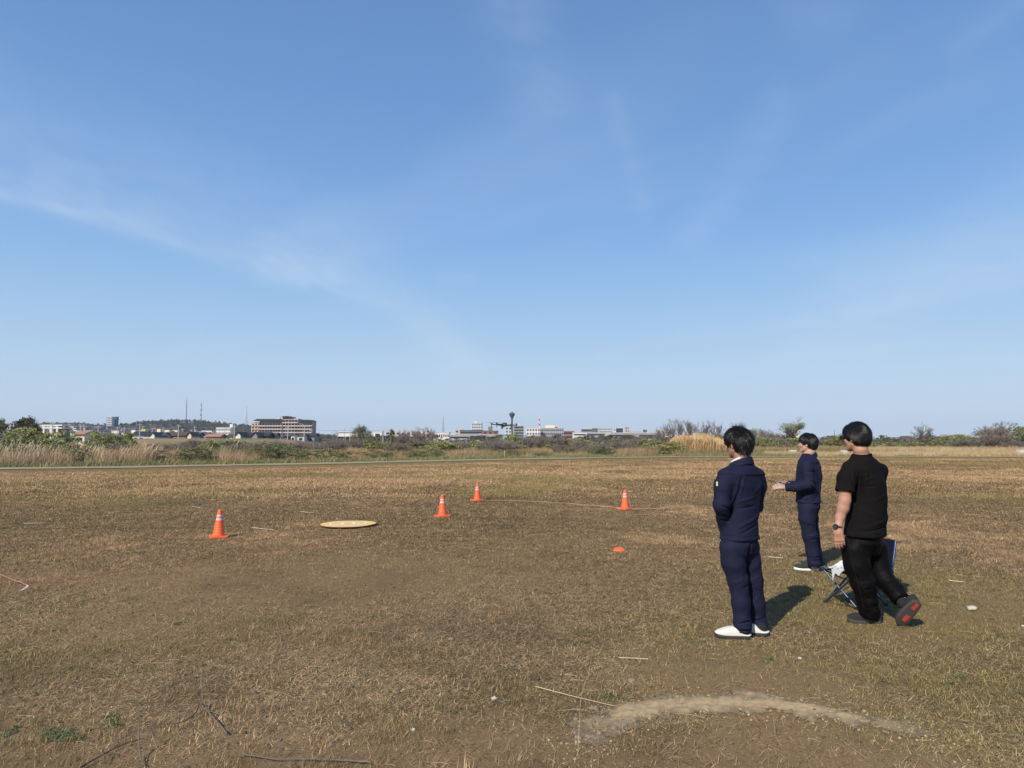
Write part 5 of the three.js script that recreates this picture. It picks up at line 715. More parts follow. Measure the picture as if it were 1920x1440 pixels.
{ const R = rng(91), grp = 'clods at the left end of the sandy rut'; for (let i = 0; i < 26; i++) { const u = R(), px = 1075 + R() * 115, py = 1328 + R() * 62, p = ground(px, py), r = 0.006 + R() * R() * 0.022, m = single('clod', stoneGeo(200 + i, r, 0.75), M_STONE2, (r > 0.022 ? 'large ' : r > 0.013 ? 'middling ' : 'small ') + 'brown clod of earth ' + (px < 1110 ? 'out in the grass left of the sandy rut' : py < 1345 ? 'by the reed stem tip at the rut' : 'on the near side of the rut end'), 'clod', grp); m.position.set(p.x, r * 0.15, p.z); m.rotation.y = u * 6; } }
// loose straw over the whole field, fresh green weeds
(() => {
  const R = rng(401), st = [0, 1, 2].map(i => { const r = rng(60 + i), L = 0.16; return tubeAlong([[-L / 2, 0.01, 0], [-L / 6, 0.012 + r() * 0.004, (r() - 0.5) * 0.012], [L / 6, 0.012, (r() - 0.5) * 0.014], [L / 2, 0.008, (r() - 0.5) * 0.012]], 0.0013, 0.0008, 5, 4); });
  const m = [[], [], []], c = [[], [], []];
  for (let i = 0; i < 4200; i++) { const d = 3.2 + Math.pow(R(), 0.75) * 20, x = (R() * 2 - 1) * (d * 0.74 + 1), k = i % 3, v = 0.6 + R() * 0.7, s = (0.35 + R() * R() * R() * 1.5) * (d > 10 ? 1.3 : 1); const M = new THREE.Matrix4().compose(V(x, 0.012 + R() * 0.02, -d), new THREE.Quaternion().setFromEuler(new THREE.Euler(0, R() * 6.28, (R() - 0.4) * 0.15)), V(s, 1, s < 0.8 ? s : 0.8)); m[k].push(M); c[k].push(LIN(0.44 * v, 0.35 * v, 0.215 * v)); }
  for (let i = 0; i < 1800; i++) { const d = 3.4 + R() * 14, x = (R() * 2 - 1) * (d * 0.74 + 1), k = i % 3, v = 0.6 + R() * 0.6, s = 0.35 + R() * 0.6; const M = new THREE.Matrix4().compose(V(x, 0.03 * s, -d), new THREE.Quaternion().setFromEuler(new THREE.Euler(0, R() * 6.28, 0.7 + R() * 0.9)), V(s, s, s)); m[k].push(M); c[k].push(LIN(0.46 * v, 0.34 * v, 0.2 * v)); }
  st.forEach((g, k) => stuff('loose_straw', g, mat(1, 1, 1, 0.85), m[k], c[k], 'loose pale straw scattered over the field', 'straw'));
  const leaf = (() => { const pos = [], idx = [], r = rng(5); for (let i = 0; i < 26; i++) { const a = r() * 6.28, e = 0.25 + r() * 0.8, L = 0.025 + r() * 0.03, w = L * 0.17, x = (r() - 0.5) * 0.08, z = (r() - 0.5) * 0.08, dx = Math.cos(a) * Math.cos(e), dz = Math.sin(a) * Math.cos(e), dy = Math.sin(e), b = pos.length / 3; pos.push(x, 0.004, z, x + dx * L * 0.5 - Math.sin(a) * w, dy * L * 0.5 + 0.004, z + dz * L * 0.5 + Math.cos(a) * w, x + dx * L * 0.5 + Math.sin(a) * w, dy * L * 0.5 + 0.004, z + dz * L * 0.5 - Math.cos(a) * w, x + dx * L, dy * L * 0.8 + 0.004, z + dz * L); idx.push(b, b + 1, b + 2, b + 1, b + 3, b + 2); } return geoOf(pos, idx); })();
  const M = [], C = [], put = (px, py, n, sx, sy) => { for (let i = 0; i < n; i++) { const p = ground(px + (R() + R() - 1) * sx, py + (R() + R() - 1) * sy), v = 0.7 + R() * 0.6; M.push(M4(p.x, 0.0, p.z, R() * 6.28, 0.22 + R() * 0.4)); C.push(LIN(0.12 * v, 0.145 * v, 0.05 * v)); } };
  put(120, 1380, 60, 60, 14); put(205, 1355, 16, 24, 20); put(20, 1375, 10, 40, 14); put(1800, 1269, 10, 16, 5); put(1780, 1280, 5, 8, 4); put(1873, 1192, 7, 12, 5); put(425, 1201, 9, 18, 8); put(335, 1170, 6, 14, 5); put(258, 1122, 7, 12, 5); put(1145, 1310, 7, 12, 6); put(1778, 1216, 6, 14, 5); put(385, 966, 10, 12, 2); put(1445, 1242, 6, 14, 5);
  stuff('ground_weeds', leaf, mat(1, 1, 1, 0.7, { side: THREE.DoubleSide }), M, C, 'fresh green weeds growing in small patches', 'weeds');
})();
// ---------------------------------------------------------------- plants beyond the path
function leafMass(seed, n, clumps, size, tones, o = {}) {   // many small leaves gathered in clumps, unit-size crown (radius 1, base y = 0 .. 2)
  const R = rng(seed), pos = [], col = [], idx = [], cs = [];
  for (let i = 0; i < clumps; i++) { const a = R() * 6.283, y = o.dome ? Math.pow(R(), 0.6) : R(), rr = Math.sqrt(R()) * Math.sqrt(Math.max(0.05, 1 - Math.pow(o.dome ? y : y * 2 - 1, 2))) * 0.92; cs.push([Math.cos(a) * rr, o.dome ? lerp(o.low ?? 0.3, 1.85, y) : 0.15 + y * 1.7, Math.sin(a) * rr, 0.14 + R() * 0.22, 0.75 + R() * 0.5]); }
  for (let i = 0; i < n; i++) {
    const c = cs[Math.floor(R() * clumps)], u = R() * 6.283, v = Math.acos(2 * R() - 1), r = c[3] * Math.cbrt(R()), x = c[0] + r * Math.sin(v) * Math.cos(u), y = Math.max(0.01, c[1] + r * Math.cos(v) * 0.8), z = c[2] + r * Math.sin(v) * Math.sin(u);
    const s = size * (0.5 + R()), q = new THREE.Quaternion().setFromEuler(new THREE.Euler(R() * 6.28, R() * 6.28, R() * 6.28)), t = tones[Math.floor(R() * tones.length)], k = c[4] * (0.7 + R() * 0.6), b = pos.length / 3;
    for (const [p, w] of [[-1, 0], [0, -0.38], [1, 0], [0, 0.38]]) { const e = V(p * s, w * s, 0).applyQuaternion(q); pos.push(x + e.x, y + e.y, z + e.z); col.push(t[0] * k, t[1] * k, t[2] * k); }
    idx.push(b, b + 1, b + 2, b, b + 2, b + 3);
  }
  return geoOf(pos, idx, col);
}
function branching(seed, o) {   // a limbed skeleton, height about 1: returns wood geometry and twig ends
  const R = rng(seed), list = [], ends = [];
  const grow = (p, d, L, r, lvl) => {
    let q = p.clone(), e = d.clone(); const n = lvl === 0 ? 4 : 3, pts = [p.clone()];
    for (let i = 0; i < n; i++) { e.x += (R() - 0.5) * o.wig; e.z += (R() - 0.5) * o.wig; e.y += o.up * (lvl ? 1 : 0.3) * 0.15; e.normalize(); q = q.clone().addScaledVector(e, L / n); pts.push(q); }
    for (let i = 0; i < n; i++) list.push([pts[i], pts[i + 1], lerp(r, r * 0.6, i / n), lerp(r, r * 0.6, (i + 1) / n), lvl]);
    if (lvl >= o.levels) { ends.push(q); return; }
    const kids = o.kids[Math.min(lvl, o.kids.length - 1)];
    for (let k = 0; k < kids; k++) { const t = lvl === 0 ? lerp(o.fork ?? 0.4, 1, (k + 0.5) / kids) : 0.35 + 0.65 * R(), at0 = pts[Math.min(n, Math.max(1, Math.round(t * n)))], a = R() * 6.283, sp = o.spread * (0.6 + 0.8 * R()), dd = e.clone().add(V(Math.cos(a) * sp, (R() - 0.3) * 0.4 * sp, Math.sin(a) * sp)).normalize(); grow(at0, dd, L * (o.shrink + (R() - 0.5) * 0.2), Math.max(o.rmin, r * 0.56), lvl + 1); }
  };
  for (let s = 0; s < (o.stems || 1); s++) { const a = R() * 6.283, k = o.stems > 1 ? 0.45 : 0.06; grow(V(Math.cos(a) * 0.02 * (o.stems || 1), 0, Math.sin(a) * 0.02 * (o.stems || 1)), V(Math.cos(a) * k, 1, Math.sin(a) * k).normalize(), o.trunk, o.r, 0); }
  const make = f => { const pos = [], idx = []; for (const [a, b, ra, rb, l] of list) { if (!f(l)) continue; const d = b.clone().sub(a).normalize(), s = V(d.y, d.z, d.x).cross(d).normalize(), t = d.clone().cross(s), m = l > 2 ? 3 : 5, base = pos.length / 3; for (const [c, r] of [[a, ra], [b, rb]]) for (let i = 0; i < m; i++) { const u = i / m * 6.283; pos.push(c.x + (s.x * Math.cos(u) + t.x * Math.sin(u)) * r, c.y + (s.y * Math.cos(u) + t.y * Math.sin(u)) * r, c.z + (s.z * Math.cos(u) + t.z * Math.sin(u)) * r); } for (let i = 0; i < m; i++) { const j = (i + 1) % m; idx.push(base + i, base + j, base + m + i, base + j, base + m + j, base + m + i); } } return geoOf(pos, idx); };
  return { wood: make(l => l < 2), twigs: make(l => l >= 2), ends };
}
function tufts(ends, seed, per, size, spread, tones) { const R = rng(seed), pos = [], col = [], idx = []; for (const e of ends) for (let k = 0; k < per; k++) { const q = new THREE.Quaternion().setFromEuler(new THREE.Euler(R() * 6.28, R() * 6.28, R() * 6.28)), s = size * (0.5 + R()), t = tones[Math.floor(R() * tones.length)], v = 0.7 + R() * 0.6, b = pos.length / 3, c = V(e.x + (R() - 0.5) * spread, e.y + (R() - 0.5) * spread, e.z + (R() - 0.5) * spread); for (const [p, w] of [[-1, 0], [0, -0.4], [1, 0], [0, 0.4]]) { const f = V(p * s, w * s, 0).applyQuaternion(q).add(c); pos.push(f.x, f.y, f.z); col.push(t[0] * v, t[1] * v, t[2] * v); } idx.push(b, b + 1, b + 2, b, b + 2, b + 3); } return geoOf(pos, idx, col); }
const M_LEAF = new THREE.MeshStandardMaterial({ color: LIN(1.0, 1.0, 1.0), vertexColors: true, roughness: 0.8, side: THREE.DoubleSide }), M_WOOD = mat(0.13, 0.105, 0.085, 0.95), M_TWIG = mat(0.24, 0.205, 0.18, 0.95), M_TWIG_RED = mat(0.25, 0.19, 0.165, 0.95);
const GT = { dark: [[0.086, 0.115, 0.040], [0.115, 0.149, 0.052], [0.172, 0.184, 0.075], [0.299, 0.253, 0.138]], olive: [[0.218, 0.236, 0.069], [0.265, 0.282, 0.092], [0.322, 0.310, 0.127], [0.184, 0.184, 0.069]], brown: [[0.230, 0.172, 0.109], [0.184, 0.144, 0.092], [0.276, 0.218, 0.132], [0.184, 0.167, 0.081]], pine: [[0.103, 0.103, 0.044], [0.138, 0.127, 0.057], [0.172, 0.138, 0.075]], bud: [[0.196, 0.218, 0.081], [0.241, 0.253, 0.103], [0.161, 0.172, 0.081]] };
const PLANT = {
  dark: [1, 2, 3].map(i => leafMass(300 + i, 1700, 44, 0.07, GT.dark)), olive: [1, 2, 3].map(i => leafMass(310 + i, 2300, 40, 0.075, GT.olive)), brown: [1, 2].map(i => leafMass(320 + i, 900, 30, 0.06, GT.brown)), pine: [1, 2].map(i => leafMass(330 + i, 2200, 46, 0.07, GT.pine, { dome: true })),
  stems: [1, 2].map(i => branching(340 + i, { trunk: 0.7, r: 0.02, rmin: 0.006, levels: 2, kids: [3, 3], wig: 0.3, up: 0.3, spread: 0.5, shrink: 0.75, stems: 5 })),
  bare: [1, 2, 3].map(i => branching(350 + i, { trunk: 0.4, r: 0.02, rmin: 0.0019, levels: 5, kids: [5, 4, 3, 3, 3], wig: 0.16, up: 1.5, spread: 0.5, shrink: 0.7, fork: 0.12, stems: 2 })),
  gnarl: branching(361, { trunk: 0.3, r: 0.036, rmin: 0.0016, levels: 5, kids: [5, 4, 3, 3, 3], wig: 0.4, up: 0.5, spread: 1.0, shrink: 0.7, fork: 0.3 }),
  brush: [1, 2].map(i => branching(370 + i, { trunk: 0.34, r: 0.014, rmin: 0.0045, levels: 4, kids: [4, 4, 3, 3], wig: 0.35, up: 0.5, spread: 0.75, shrink: 0.72, stems: 6, fork: 0.2 })),
  umbrella: branching(380, { trunk: 0.36, r: 0.03, rmin: 0.0014, levels: 5, kids: [6, 4, 3, 3, 3], wig: 0.2, up: 0.8, spread: 0.85, shrink: 0.68, fork: 0.45 }),
};
const norm = b => { const bb = new THREE.Box3(); for (const g of [b.wood, b.twigs]) { g.computeBoundingBox(); bb.union(g.boundingBox); } const k = 1 / bb.max.y; for (const g of [b.wood, b.twigs]) g.scale(k, k, k); b.ends.forEach(e => e.multiplyScalar(k)); b.half = Math.max(bb.max.x - bb.min.x, bb.max.z - bb.min.z) * 0.5 * k; return b; };
[...PLANT.stems, ...PLANT.bare, PLANT.gnarl, ...PLANT.brush, PLANT.umbrella].forEach(norm);
const budTops = { umbrella: tufts(PLANT.umbrella.ends.filter(e => e.y > 0.6), 9, 5, 0.012, 0.06, GT.bud), bare: tufts(PLANT.bare[0].ends, 10, 2, 0.012, 0.05, GT.bud) };
const hPx = (py0, py1, d) => (py0 - py1) / FOC * d;
let pseed = 0;
const MARKS = [[-60, 'the left evergreens'], [48, 'the dome shaped evergreen'], [98, 'the open white frame building'], [148, 'the pale orange roof'], [209, 'the two glass towers'], [260, 'the yellow shop'], [285, 'the bright white gable'], [334, 'the long brown house'], [354, 'the cream gable'], [398, 'the salmon pink roof'], [446, 'the white pointed gable'], [492, 'the wide black roof'], [528, 'the pink apartment block'], [549, 'the bright white cabin'], [582, 'the dark green hipped roof'], [620, 'the left end of the white hall'], [651, 'the white hall'], [690, 'the loose leafing tree'], [734, 'the small dark evergreen'], [762, 'the bushy bare tree'], [800, 'the wide bare tree'], [831, 'the grey pylon'], [862, 'the black factory roof'], [894, 'the pale office tower'], [922, 'the reddish brown block'], [960, 'the water tower'], [1000, 'the red and white mast'], [1035, 'the grey slit building'], [1066, 'the brownish building'], [1090, 'the white low block'], [1118, 'the corrugated hall'], [1144, 'the small white block'], [1176, 'the slim pink tower'], [1210, 'the small dark cube'], [1243, 'the low bare tree'], [1266, 'the left tall bare tree'], [1293, 'the middle tall bare tree'], [1334, 'the spreading reddish tree'], [1395, 'the leafing tree by the tousled hair'], [1424, 'the cream building'], [1446, 'the dull grey flats'], [1488, 'the umbrella shaped tree'], [1564, 'the thin right mast'], [1645, 'the white gatehouse'], [1695, 'the low pale tree'], [1722, 'the gnarled tree'], [1787, 'the right pale flats'], [1842, 'the broad thicket tree'], [1905, 'the evergreen tree tops']];
const mark = px => MARKS.reduce((a, b) => Math.abs(b[0] - px) < Math.abs(a[0] - px) ? b : a)[1];
function shrub(kind, px, top, wpx, depth, label, group, base = 0) {   // top = photo row of its top
  const p = at(px, 828, depth), H = Math.max(0.4, (at(px, top, depth).y - base) * 1.06), w = wpx / FOC * depth / 2 * 1.2, i = pseed++;
  const t = thing(kind === 'brown' ? 'bare_shrub' : 'shrub', label, 'shrub', [p.x, base, p.z], i * 2.4, group);
  if (kind === 'brown') { const b = PLANT.brush[i % 2]; const s = new THREE.Vector3(w / b.half, H, w / b.half); part('stems', b.wood, M_WOOD, t).scale.copy(s); part('twigs', b.twigs, i % 3 ? M_TWIG : M_TWIG_RED, t).scale.copy(s); const l = part('foliage', PLANT.brown[i % 2], M_LEAF, t); l.scale.set(w * 0.8, H * 0.42, w * 0.8); l.visible = true; }
  else { part('foliage', PLANT[kind][i % PLANT[kind].length], M_LEAF, t).scale.set(w, H / 1.95, w); const b = PLANT.stems[i % 2]; part('stems', b.wood, M_WOOD, t).scale.set(w * 0.5 / b.half, H * 0.8, w * 0.5 / b.half); }
  return t;
}
function tree(kind, px, top, wpx, depth, label, base = 0, tw = M_TWIG) {
  const p = at(px, 828, depth), H = at(px, top, depth).y - base, w = wpx / FOC * depth / 2 * (kind === 'pine' ? 1 : 1.15), i = pseed++, t = thing(kind === 'pine' ? 'evergreen_tree' : 'bare_tree', label, 'tree', [p.x, base, p.z], i * 1.9);
  if (kind === 'pine') { const b = PLANT.umbrella; part('trunk', b.wood, M_WOOD, t).scale.set(w * 0.8 / b.half, H * 0.85, w * 0.8 / b.half); part('crown', PLANT.pine[i % 2], M_LEAF, t).scale.set(w, H / 1.95, w); return t; }
  const b = kind === 'umbrella' ? PLANT.umbrella : kind === 'gnarl' ? PLANT.gnarl : PLANT.bare[i % 3], s = [w / b.half, H, w / b.half];
  part('trunk', b.wood, M_WOOD, t).scale.set(...s); part('crown', b.twigs, tw, t).scale.set(...s);
  if (kind === 'umbrella') part('young_leaves', budTops.umbrella, M_LEAF, t).scale.set(...s);
  if (kind === 'bud') { const q = PLANT.bare[0]; t.children[0].geometry = q.wood; t.children[1].geometry = q.twigs; t.children.forEach(c => c.scale.set(w / q.half, H, w / q.half)); part('young_leaves', budTops.bare, M_LEAF, t).scale.set(w / q.half, H, w / q.half); }
  return t;
}
// trees
tree('pine', 48, 783, 60, 150, 'dark dome shaped evergreen tree beyond the green bushes'); tree('pine', -4, 786, 40, 155, 'dark evergreen tree left of the dome shaped one'); tree('bare', 68, 778, 16, 158, 'thin bare tree poking up behind the dome shaped evergreen');
tree('bud', 690, 793, 40, 120, 'loose pale tree with first leaves right of the white hall'); tree('bare', 632, 806, 20, 150, 'small bare tree in front of the white hall'); tree('pine', 734, 805, 18, 200, 'small dark evergreen between two utility poles'); tree('bud', 670, 812, 26, 140, 'low leafing tree against the white hall');
tree('bare', 762, 801, 38, 112, 'bushy bare tree left of the white long wall', 0, M_TWIG_RED); tree('bare', 800, 797, 44, 116, 'wide bare tree in front of the white long wall', 0, M_TWIG_RED); tree('bare', 782, 803, 30, 125, 'bare tree between the bushy one and the wide one');
tree('bare', 1243, 796, 30, 150, 'low bare tree left of the golden reeds'); tree('bare', 1266, 781, 36, 140, 'tall bare tree over the golden reeds, left one of three'); tree('bare', 1293, 782, 34, 138, 'tall bare tree over the golden reeds, middle one of three'); tree('bare', 1334, 784, 50, 132, 'spreading reddish bare tree over the golden reeds, right one of three', 0, M_TWIG_RED);
tree('bud', 1402, 801, 34, 150, 'leafing tree just right of the tousled black hair'); tree('bare', 1424, 799, 28, 165, 'bare tree between the leafing tree and the umbrella shaped tree'); tree('bare', 1446, 803, 26, 170, 'thin bare tree beside the umbrella shaped tree');
tree('umbrella', 1488, 783, 74, 150, 'umbrella shaped tree with a green top behind the pilot'); tree('gnarl', 1722, 790, 52, 170, 'gnarled bare tree standing alone on the right'); tree('bare', 1695, 816, 36, 185, 'low pale bare tree left of the gnarled one'); tree('bare', 1842, 788, 70, 150, 'broad bare tree rising from the thicket on the right'); tree('bare', 1905, 797, 40, 165, 'bare tree top behind the dark evergreens');
// shrubs: olive willows, dark evergreens, brown brush
[['olive', 12, 808, 60, 70], ['olive', 50, 806, 70, 78], ['olive', 100, 812, 60, 72], ['olive', 128, 806, 40, 90], ['olive', 30, 822, 70, 60], ['olive', 90, 824, 64, 62], ['olive', 185, 809, 44, 95], ['olive', 205, 816, 44, 84], ['olive', 236, 811, 40, 95], ['olive', 170, 824, 40, 80], ['olive', 392, 825, 30, 85], ['olive', 445, 828, 60, 120], ['olive', 693, 815, 24, 110], ['olive', 705, 830, 50, 95], ['olive', 820, 830, 60, 110], ['olive', 958, 813, 38, 112], ['olive', 1062, 824, 44, 120], ['olive', 1025, 820, 30, 130], ['olive', 1100, 826, 50, 115], ['olive', 1085, 823, 30, 130], ['olive', 1215, 823, 50, 110], ['olive', 1160, 822, 50, 120], ['olive', 1440, 823, 46, 125], ['olive', 1480, 822, 50, 130], ['olive', 1412, 818, 40, 130], ['olive', 1580, 815, 44, 145], ['olive', 1560, 823, 40, 150], ['olive', 1652, 828, 60, 150], ['olive', 1705, 830, 60, 150], ['olive', 1775, 818, 46, 150], ['olive', 1760, 824, 40, 145], ['olive', 1800, 816, 36, 160]].forEach(([k, px, top, w, d], i) => shrub(k, px, top, w, d, (w > 44 ? 'wide olive green ' : 'olive green ') + (px < 260 ? 'willow shrub behind the reeds, before ' : 'shrub in the scrub before ') + mark(px), px < 260 ? 'olive willow shrubs behind the reeds' : px > 1540 ? 'olive shrubs on the right' : 'olive shrubs in the scrub'));
const DARK = [];
[['dark', 150, 839, 44, 50], ['dark', 302, 846, 38, 51], ['dark', 370, 842, 62, 52], ['dark', 345, 846, 40, 53], ['dark', 395, 848, 34, 53], ['dark', 492, 838, 44, 57], ['dark', 525, 835, 52, 59], ['dark', 565, 843, 46, 60], ['dark', 605, 842, 50, 62], ['dark', 645, 845, 50, 64], ['dark', 700, 845, 44, 66], ['dark', 730, 849, 34, 66], ['dark', 775, 843, 40, 69], ['dark', 808, 841, 46, 70], ['dark', 965, 845, 36, 78], ['dark', 1122, 835, 36, 79], ['dark', 1140, 840, 30, 79], ['dark', 1250, 829, 20, 88], ['dark', 1262, 838, 22, 86], ['dark', 1020, 850, 44, 76]].forEach(([k, px, top, w, d]) => (DARK.push([px, w, d]), shrub)(k, px, top, w, d, (w > 44 ? 'broad ' : 'low ') + 'dark green shrub along the gravel path before ' + mark(px), 'dark green shrubs along the path'));
[['dark', 1850, 808, 50, 158], ['dark', 1882, 806, 44, 160], ['dark', 1912, 803, 50, 160], ['dark', 1940, 800, 50, 160]].forEach(([k, px, top, w, d]) => shrub(k, px, top, w, d, 'tall dark evergreen shrub in the right thicket, ' + (w > 44 ? 'broad' : 'slim') + ', behind ' + mark(px), 'tall evergreens on the right'));
[['brown', 560, 826, 80, 110], ['brown', 620, 824, 70, 110], ['brown', 655, 822, 60, 118], ['brown', 740, 826, 60, 110], ['brown', 790, 822, 70, 108], ['brown', 850, 824, 60, 115], ['brown', 890, 826, 60, 115], ['brown', 930, 818, 44, 120], ['brown', 990, 814, 40, 115], ['brown', 1010, 812, 36, 118], ['brown', 1040, 815, 44, 118], ['brown', 1080, 824, 36, 120], ['brown', 1180, 822, 60, 118], ['brown', 1230, 820, 50, 122], ['brown', 1205, 814, 40, 130], ['brown', 1350, 808, 60, 125], ['brown', 1385, 816, 44, 125], ['brown', 1460, 818, 46, 128], ['brown', 1430, 816, 40, 135], ['brown', 1510, 820, 46, 132], ['brown', 1545, 818, 40, 160], ['brown', 1680, 826, 44, 160], ['brown', 1800, 822, 50, 140], ['brown', 1825, 818, 56, 138], ['brown', 1868, 809, 70, 134], ['brown', 1900, 822, 44, 130], ['brown', 350, 828, 60, 120], ['brown', 430, 826, 60, 120], ['brown', 500, 829, 70, 110], ['brown', 220, 826, 50, 80], ['brown', 940, 850, 34, 74], ['brown', 905, 848, 40, 74], ['brown', 872, 850, 40, 73]].forEach(([k, px, top, w, d]) => shrub(k, px, top, w, d, (w > 50 ? 'wide ' : '') + (top > 845 ? 'low reddish weed shrub by the path before ' : 'brown leafless shrub in the scrub before ') + mark(px), px > 1640 ? 'leafless thicket on the right' : 'leafless shrubs in the scrub'));
{ // more of the mid-distance scrub, low and irregular
  const R = rng(717); for (let i = 0; i < 64; i++) { const px = 300 + R() * 960, d = 82 + R() * 50, top = 822 + R() * 13, w = 34 + R() * 40, br = R() < 0.62; shrub(br ? 'brown' : 'olive', px, top, w, d, (w > 58 ? 'wide ' : w > 44 ? '' : 'small ') + (br ? 'low brown ' : 'low olive ') + (top < 828 ? 'scrub bush before ' : 'scrub tuft before ') + mark(px), 'low scrub between path and town'); }
}
// tall dry grasses, reeds
function reedClump(seed, n, spread, len, wid, lean, tones, plume) {
  const R = rng(seed), pos = [], col = [], idx = [];
  for (let i = 0; i < n; i++) {
    const a = R() * 6.283, rr = Math.sqrt(R()) * spread, x = Math.cos(a) * rr, z = Math.sin(a) * rr, L = lerp(len[0], len[1], R()), w = lerp(wid[0], wid[1], R()) / 2, la = R() * 6.283, lx = Math.cos(la) * lean * R() + lean * 0.35, lz = Math.sin(la) * lean * R(), t = tones[Math.floor(R() * tones.length)], v = 0.75 + R() * 0.5, f = R() * 3.14, sx = Math.cos(f) * w, sz = Math.sin(f) * w, b = pos.length / 3;
    for (let k = 0; k <= 3; k++) { const u = k / 3, q = u * u, ww = plume && k === 3 ? 1.6 : plume && k === 2 ? 0.7 : 1 - 0.85 * u; pos.push(x + lx * q * L - sx * ww, L * u * (1 - 0.12 * q), z + lz * q * L - sz * ww, x + lx * q * L + sx * ww, L * u * (1 - 0.12 * q), z + lz * q * L + sz * ww); for (let m = 0; m < 2; m++) col.push(t[0] * v, t[1] * v, t[2] * v); if (k) { const c = b + k * 2; idx.push(c - 2, c - 1, c, c - 1, c + 1, c); } }
  }
  return geoOf(pos, idx, col);
}
(() => {
  const R = rng(555), TAN = [[0.42, 0.295, 0.18], [0.36, 0.25, 0.155], [0.48, 0.36, 0.225], [0.27, 0.185, 0.115]], GOLD = [[0.56, 0.38, 0.17], [0.62, 0.44, 0.22], [0.48, 0.31, 0.14], [0.52, 0.36, 0.2]], PALE = [[0.46, 0.36, 0.22], [0.52, 0.42, 0.26], [0.40, 0.31, 0.19]], GRN = [[0.13, 0.15, 0.05], [0.18, 0.19, 0.07], [0.28, 0.25, 0.11]];
  const G = { tan: [1, 2].map(i => reedClump(600 + i, 46, 0.55, [0.35, 1.15], [0.012, 0.03], 0.35, TAN)), plume: [1, 2].map(i => reedClump(610 + i, 7, 0.5, [1.5, 2.3], [0.014, 0.03], 0.35, [[0.5, 0.38, 0.24], [0.58, 0.46, 0.3]], true)), gold: [1, 2].map(i => reedClump(620 + i, 60, 0.6, [1.5, 2.35], [0.014, 0.032], 0.14, GOLD, true)), pale: [1, 2].map(i => reedClump(630 + i, 60, 0.8, [0.25, 0.75], [0.014, 0.035], 0.5, PALE)), low: [1, 2].map(i => reedClump(640 + i, 60, 0.7, [0.12, 0.42], [0.016, 0.04], 0.6, GRN)) };
  const B = {}; for (const k in G) B[k] = G[k].map(() => [[], []]);
  const add = (k, x, z, s, v = 1, c = [1, 1, 1]) => { const b = B[k][Math.floor(R() * 2)]; const q = v * (0.8 + R() * 0.4); b[0].push(M4(x, -0.02, z, (R() - 0.5) * 1.6, s, s * (0.8 + R() * 0.35))); b[1].push(LIN(c[0] * q, c[1] * q, c[2] * q)); };
  const pxOf = (x, z) => 960 + FOC * x / -z;
  for (let i = 0; i < 26000; i++) {   // anywhere beyond the path
    const d = 40 + Math.pow(R(), 1.4) * 150, x = (R() * 2 - 1) * (d * 0.76 + 3), z = -d, ps = pathSide(x, z), px = pxOf(x, z); if (ps < 1.7) continue; if (ps > 4.2 && DARK.some(q => Math.abs(px - q[0]) < q[1] * 0.46 && d < q[2] + 0.4)) continue;
    if (ps < 4.2) { if (R() < 0.9) add('low', x, z, 0.8 + R() * 0.6, 1, px > 1500 ? [2.2, 1.7, 1.9] : [1, 1, 1]); continue; }
    const n = fbm(x * 0.12, z * 0.12, 21, 3), zone = px < 470 ? 'reed' : px < 1150 ? 'mix' : px < 1250 ? 'reed2' : px > 1620 || (px > 1420 && ps < 20) ? 'pale' : 'mix2';
    if (zone === 'reed') { if (ps < 13) { if (R() < 0.8 && n > 0.36) add('tan', x, z, (0.7 + R() * 0.45) * (px > 200 && px < 300 ? 1.35 : 1), 1, [1.05, 0.96 + 0.06 * n, 0.92]); if (R() < (px < 300 ? 0.3 : 0.05) && ps > 5) add('plume', x, z, 0.65 + R() * 0.35); } else if (R() < 0.7) add('pale', x, z, 0.9 + R() * 0.7, 0.8, n > 0.5 ? [0.95, 0.8, 0.7] : [0.62, 0.62, 0.42]); }
    else if (zone === 'mix') { if (R() < 0.85) add(R() < 0.3 && ps < 14 ? 'tan' : 'pale', x, z, (0.6 + R() * 0.5) * (ps > 14 ? 1.2 : 0.85), 0.95, n > 0.52 ? [1.06, 0.88, 0.74] : n > 0.44 ? [1.05, 0.95, 0.85] : [0.6, 0.62, 0.42]); }
    else if (zone === 'reed2') { if (R() < 0.9) add(ps < 14 ? 'tan' : 'pale', x, z, 0.9 + R() * 0.5, 0.9, [0.95, 0.9, 0.8]); }
    else if (zone === 'mix2') { if (R() < 0.85) add('pale', x, z, 0.9 + R() * 0.6, 0.9, n > 0.5 ? [1, 0.9, 0.8] : [0.6, 0.58, 0.4]); }
    else if (R() < 0.95) add('pale', x, z, (0.6 + R() * 0.5) * (ps > 25 ? 1.3 : 0.8), 1.05, n > 0.56 ? [0.85, 0.75, 0.66] : [1.1, 1.0, 0.9]);
  }
  for (let i = 0; i < 1100; i++) { const px = 1252 + R() * 104, d = 84.5 + R() * 9, x = (px - 960) / FOC * d; const e = sstep(1246, 1272, px) * (1 - 0.55 * sstep(1322, 1362, px)) * (0.85 + 0.3 * noise3(x * 0.35, d * 0.2, 4)); if (R() < 0.62) add('gold', x, -d, (0.5 + 0.5 * e) * (0.72 + R() * 0.42), 1.1); }
  const say = { tan: ['tall_grass', 'tall tan dry grass beyond the gravel path', 'tall grass'], plume: ['plume_grass', 'plumed reed stalks rising above the dry grass on the left', 'reeds'], gold: ['reed_bed', 'dense bed of golden reeds under the bare trees', 'reeds'], pale: ['dry_grass', 'pale dry grass beyond the gravel path', 'dry grass'], low: ['verge_grass', 'green verge along the far side of the path', 'grass'] };
  for (const k in G) G[k].forEach((g, i) => stuff(say[k][0], g, M_LEAF, B[k][i][0], B[k][i][1], say[k][1], say[k][2]));
})();
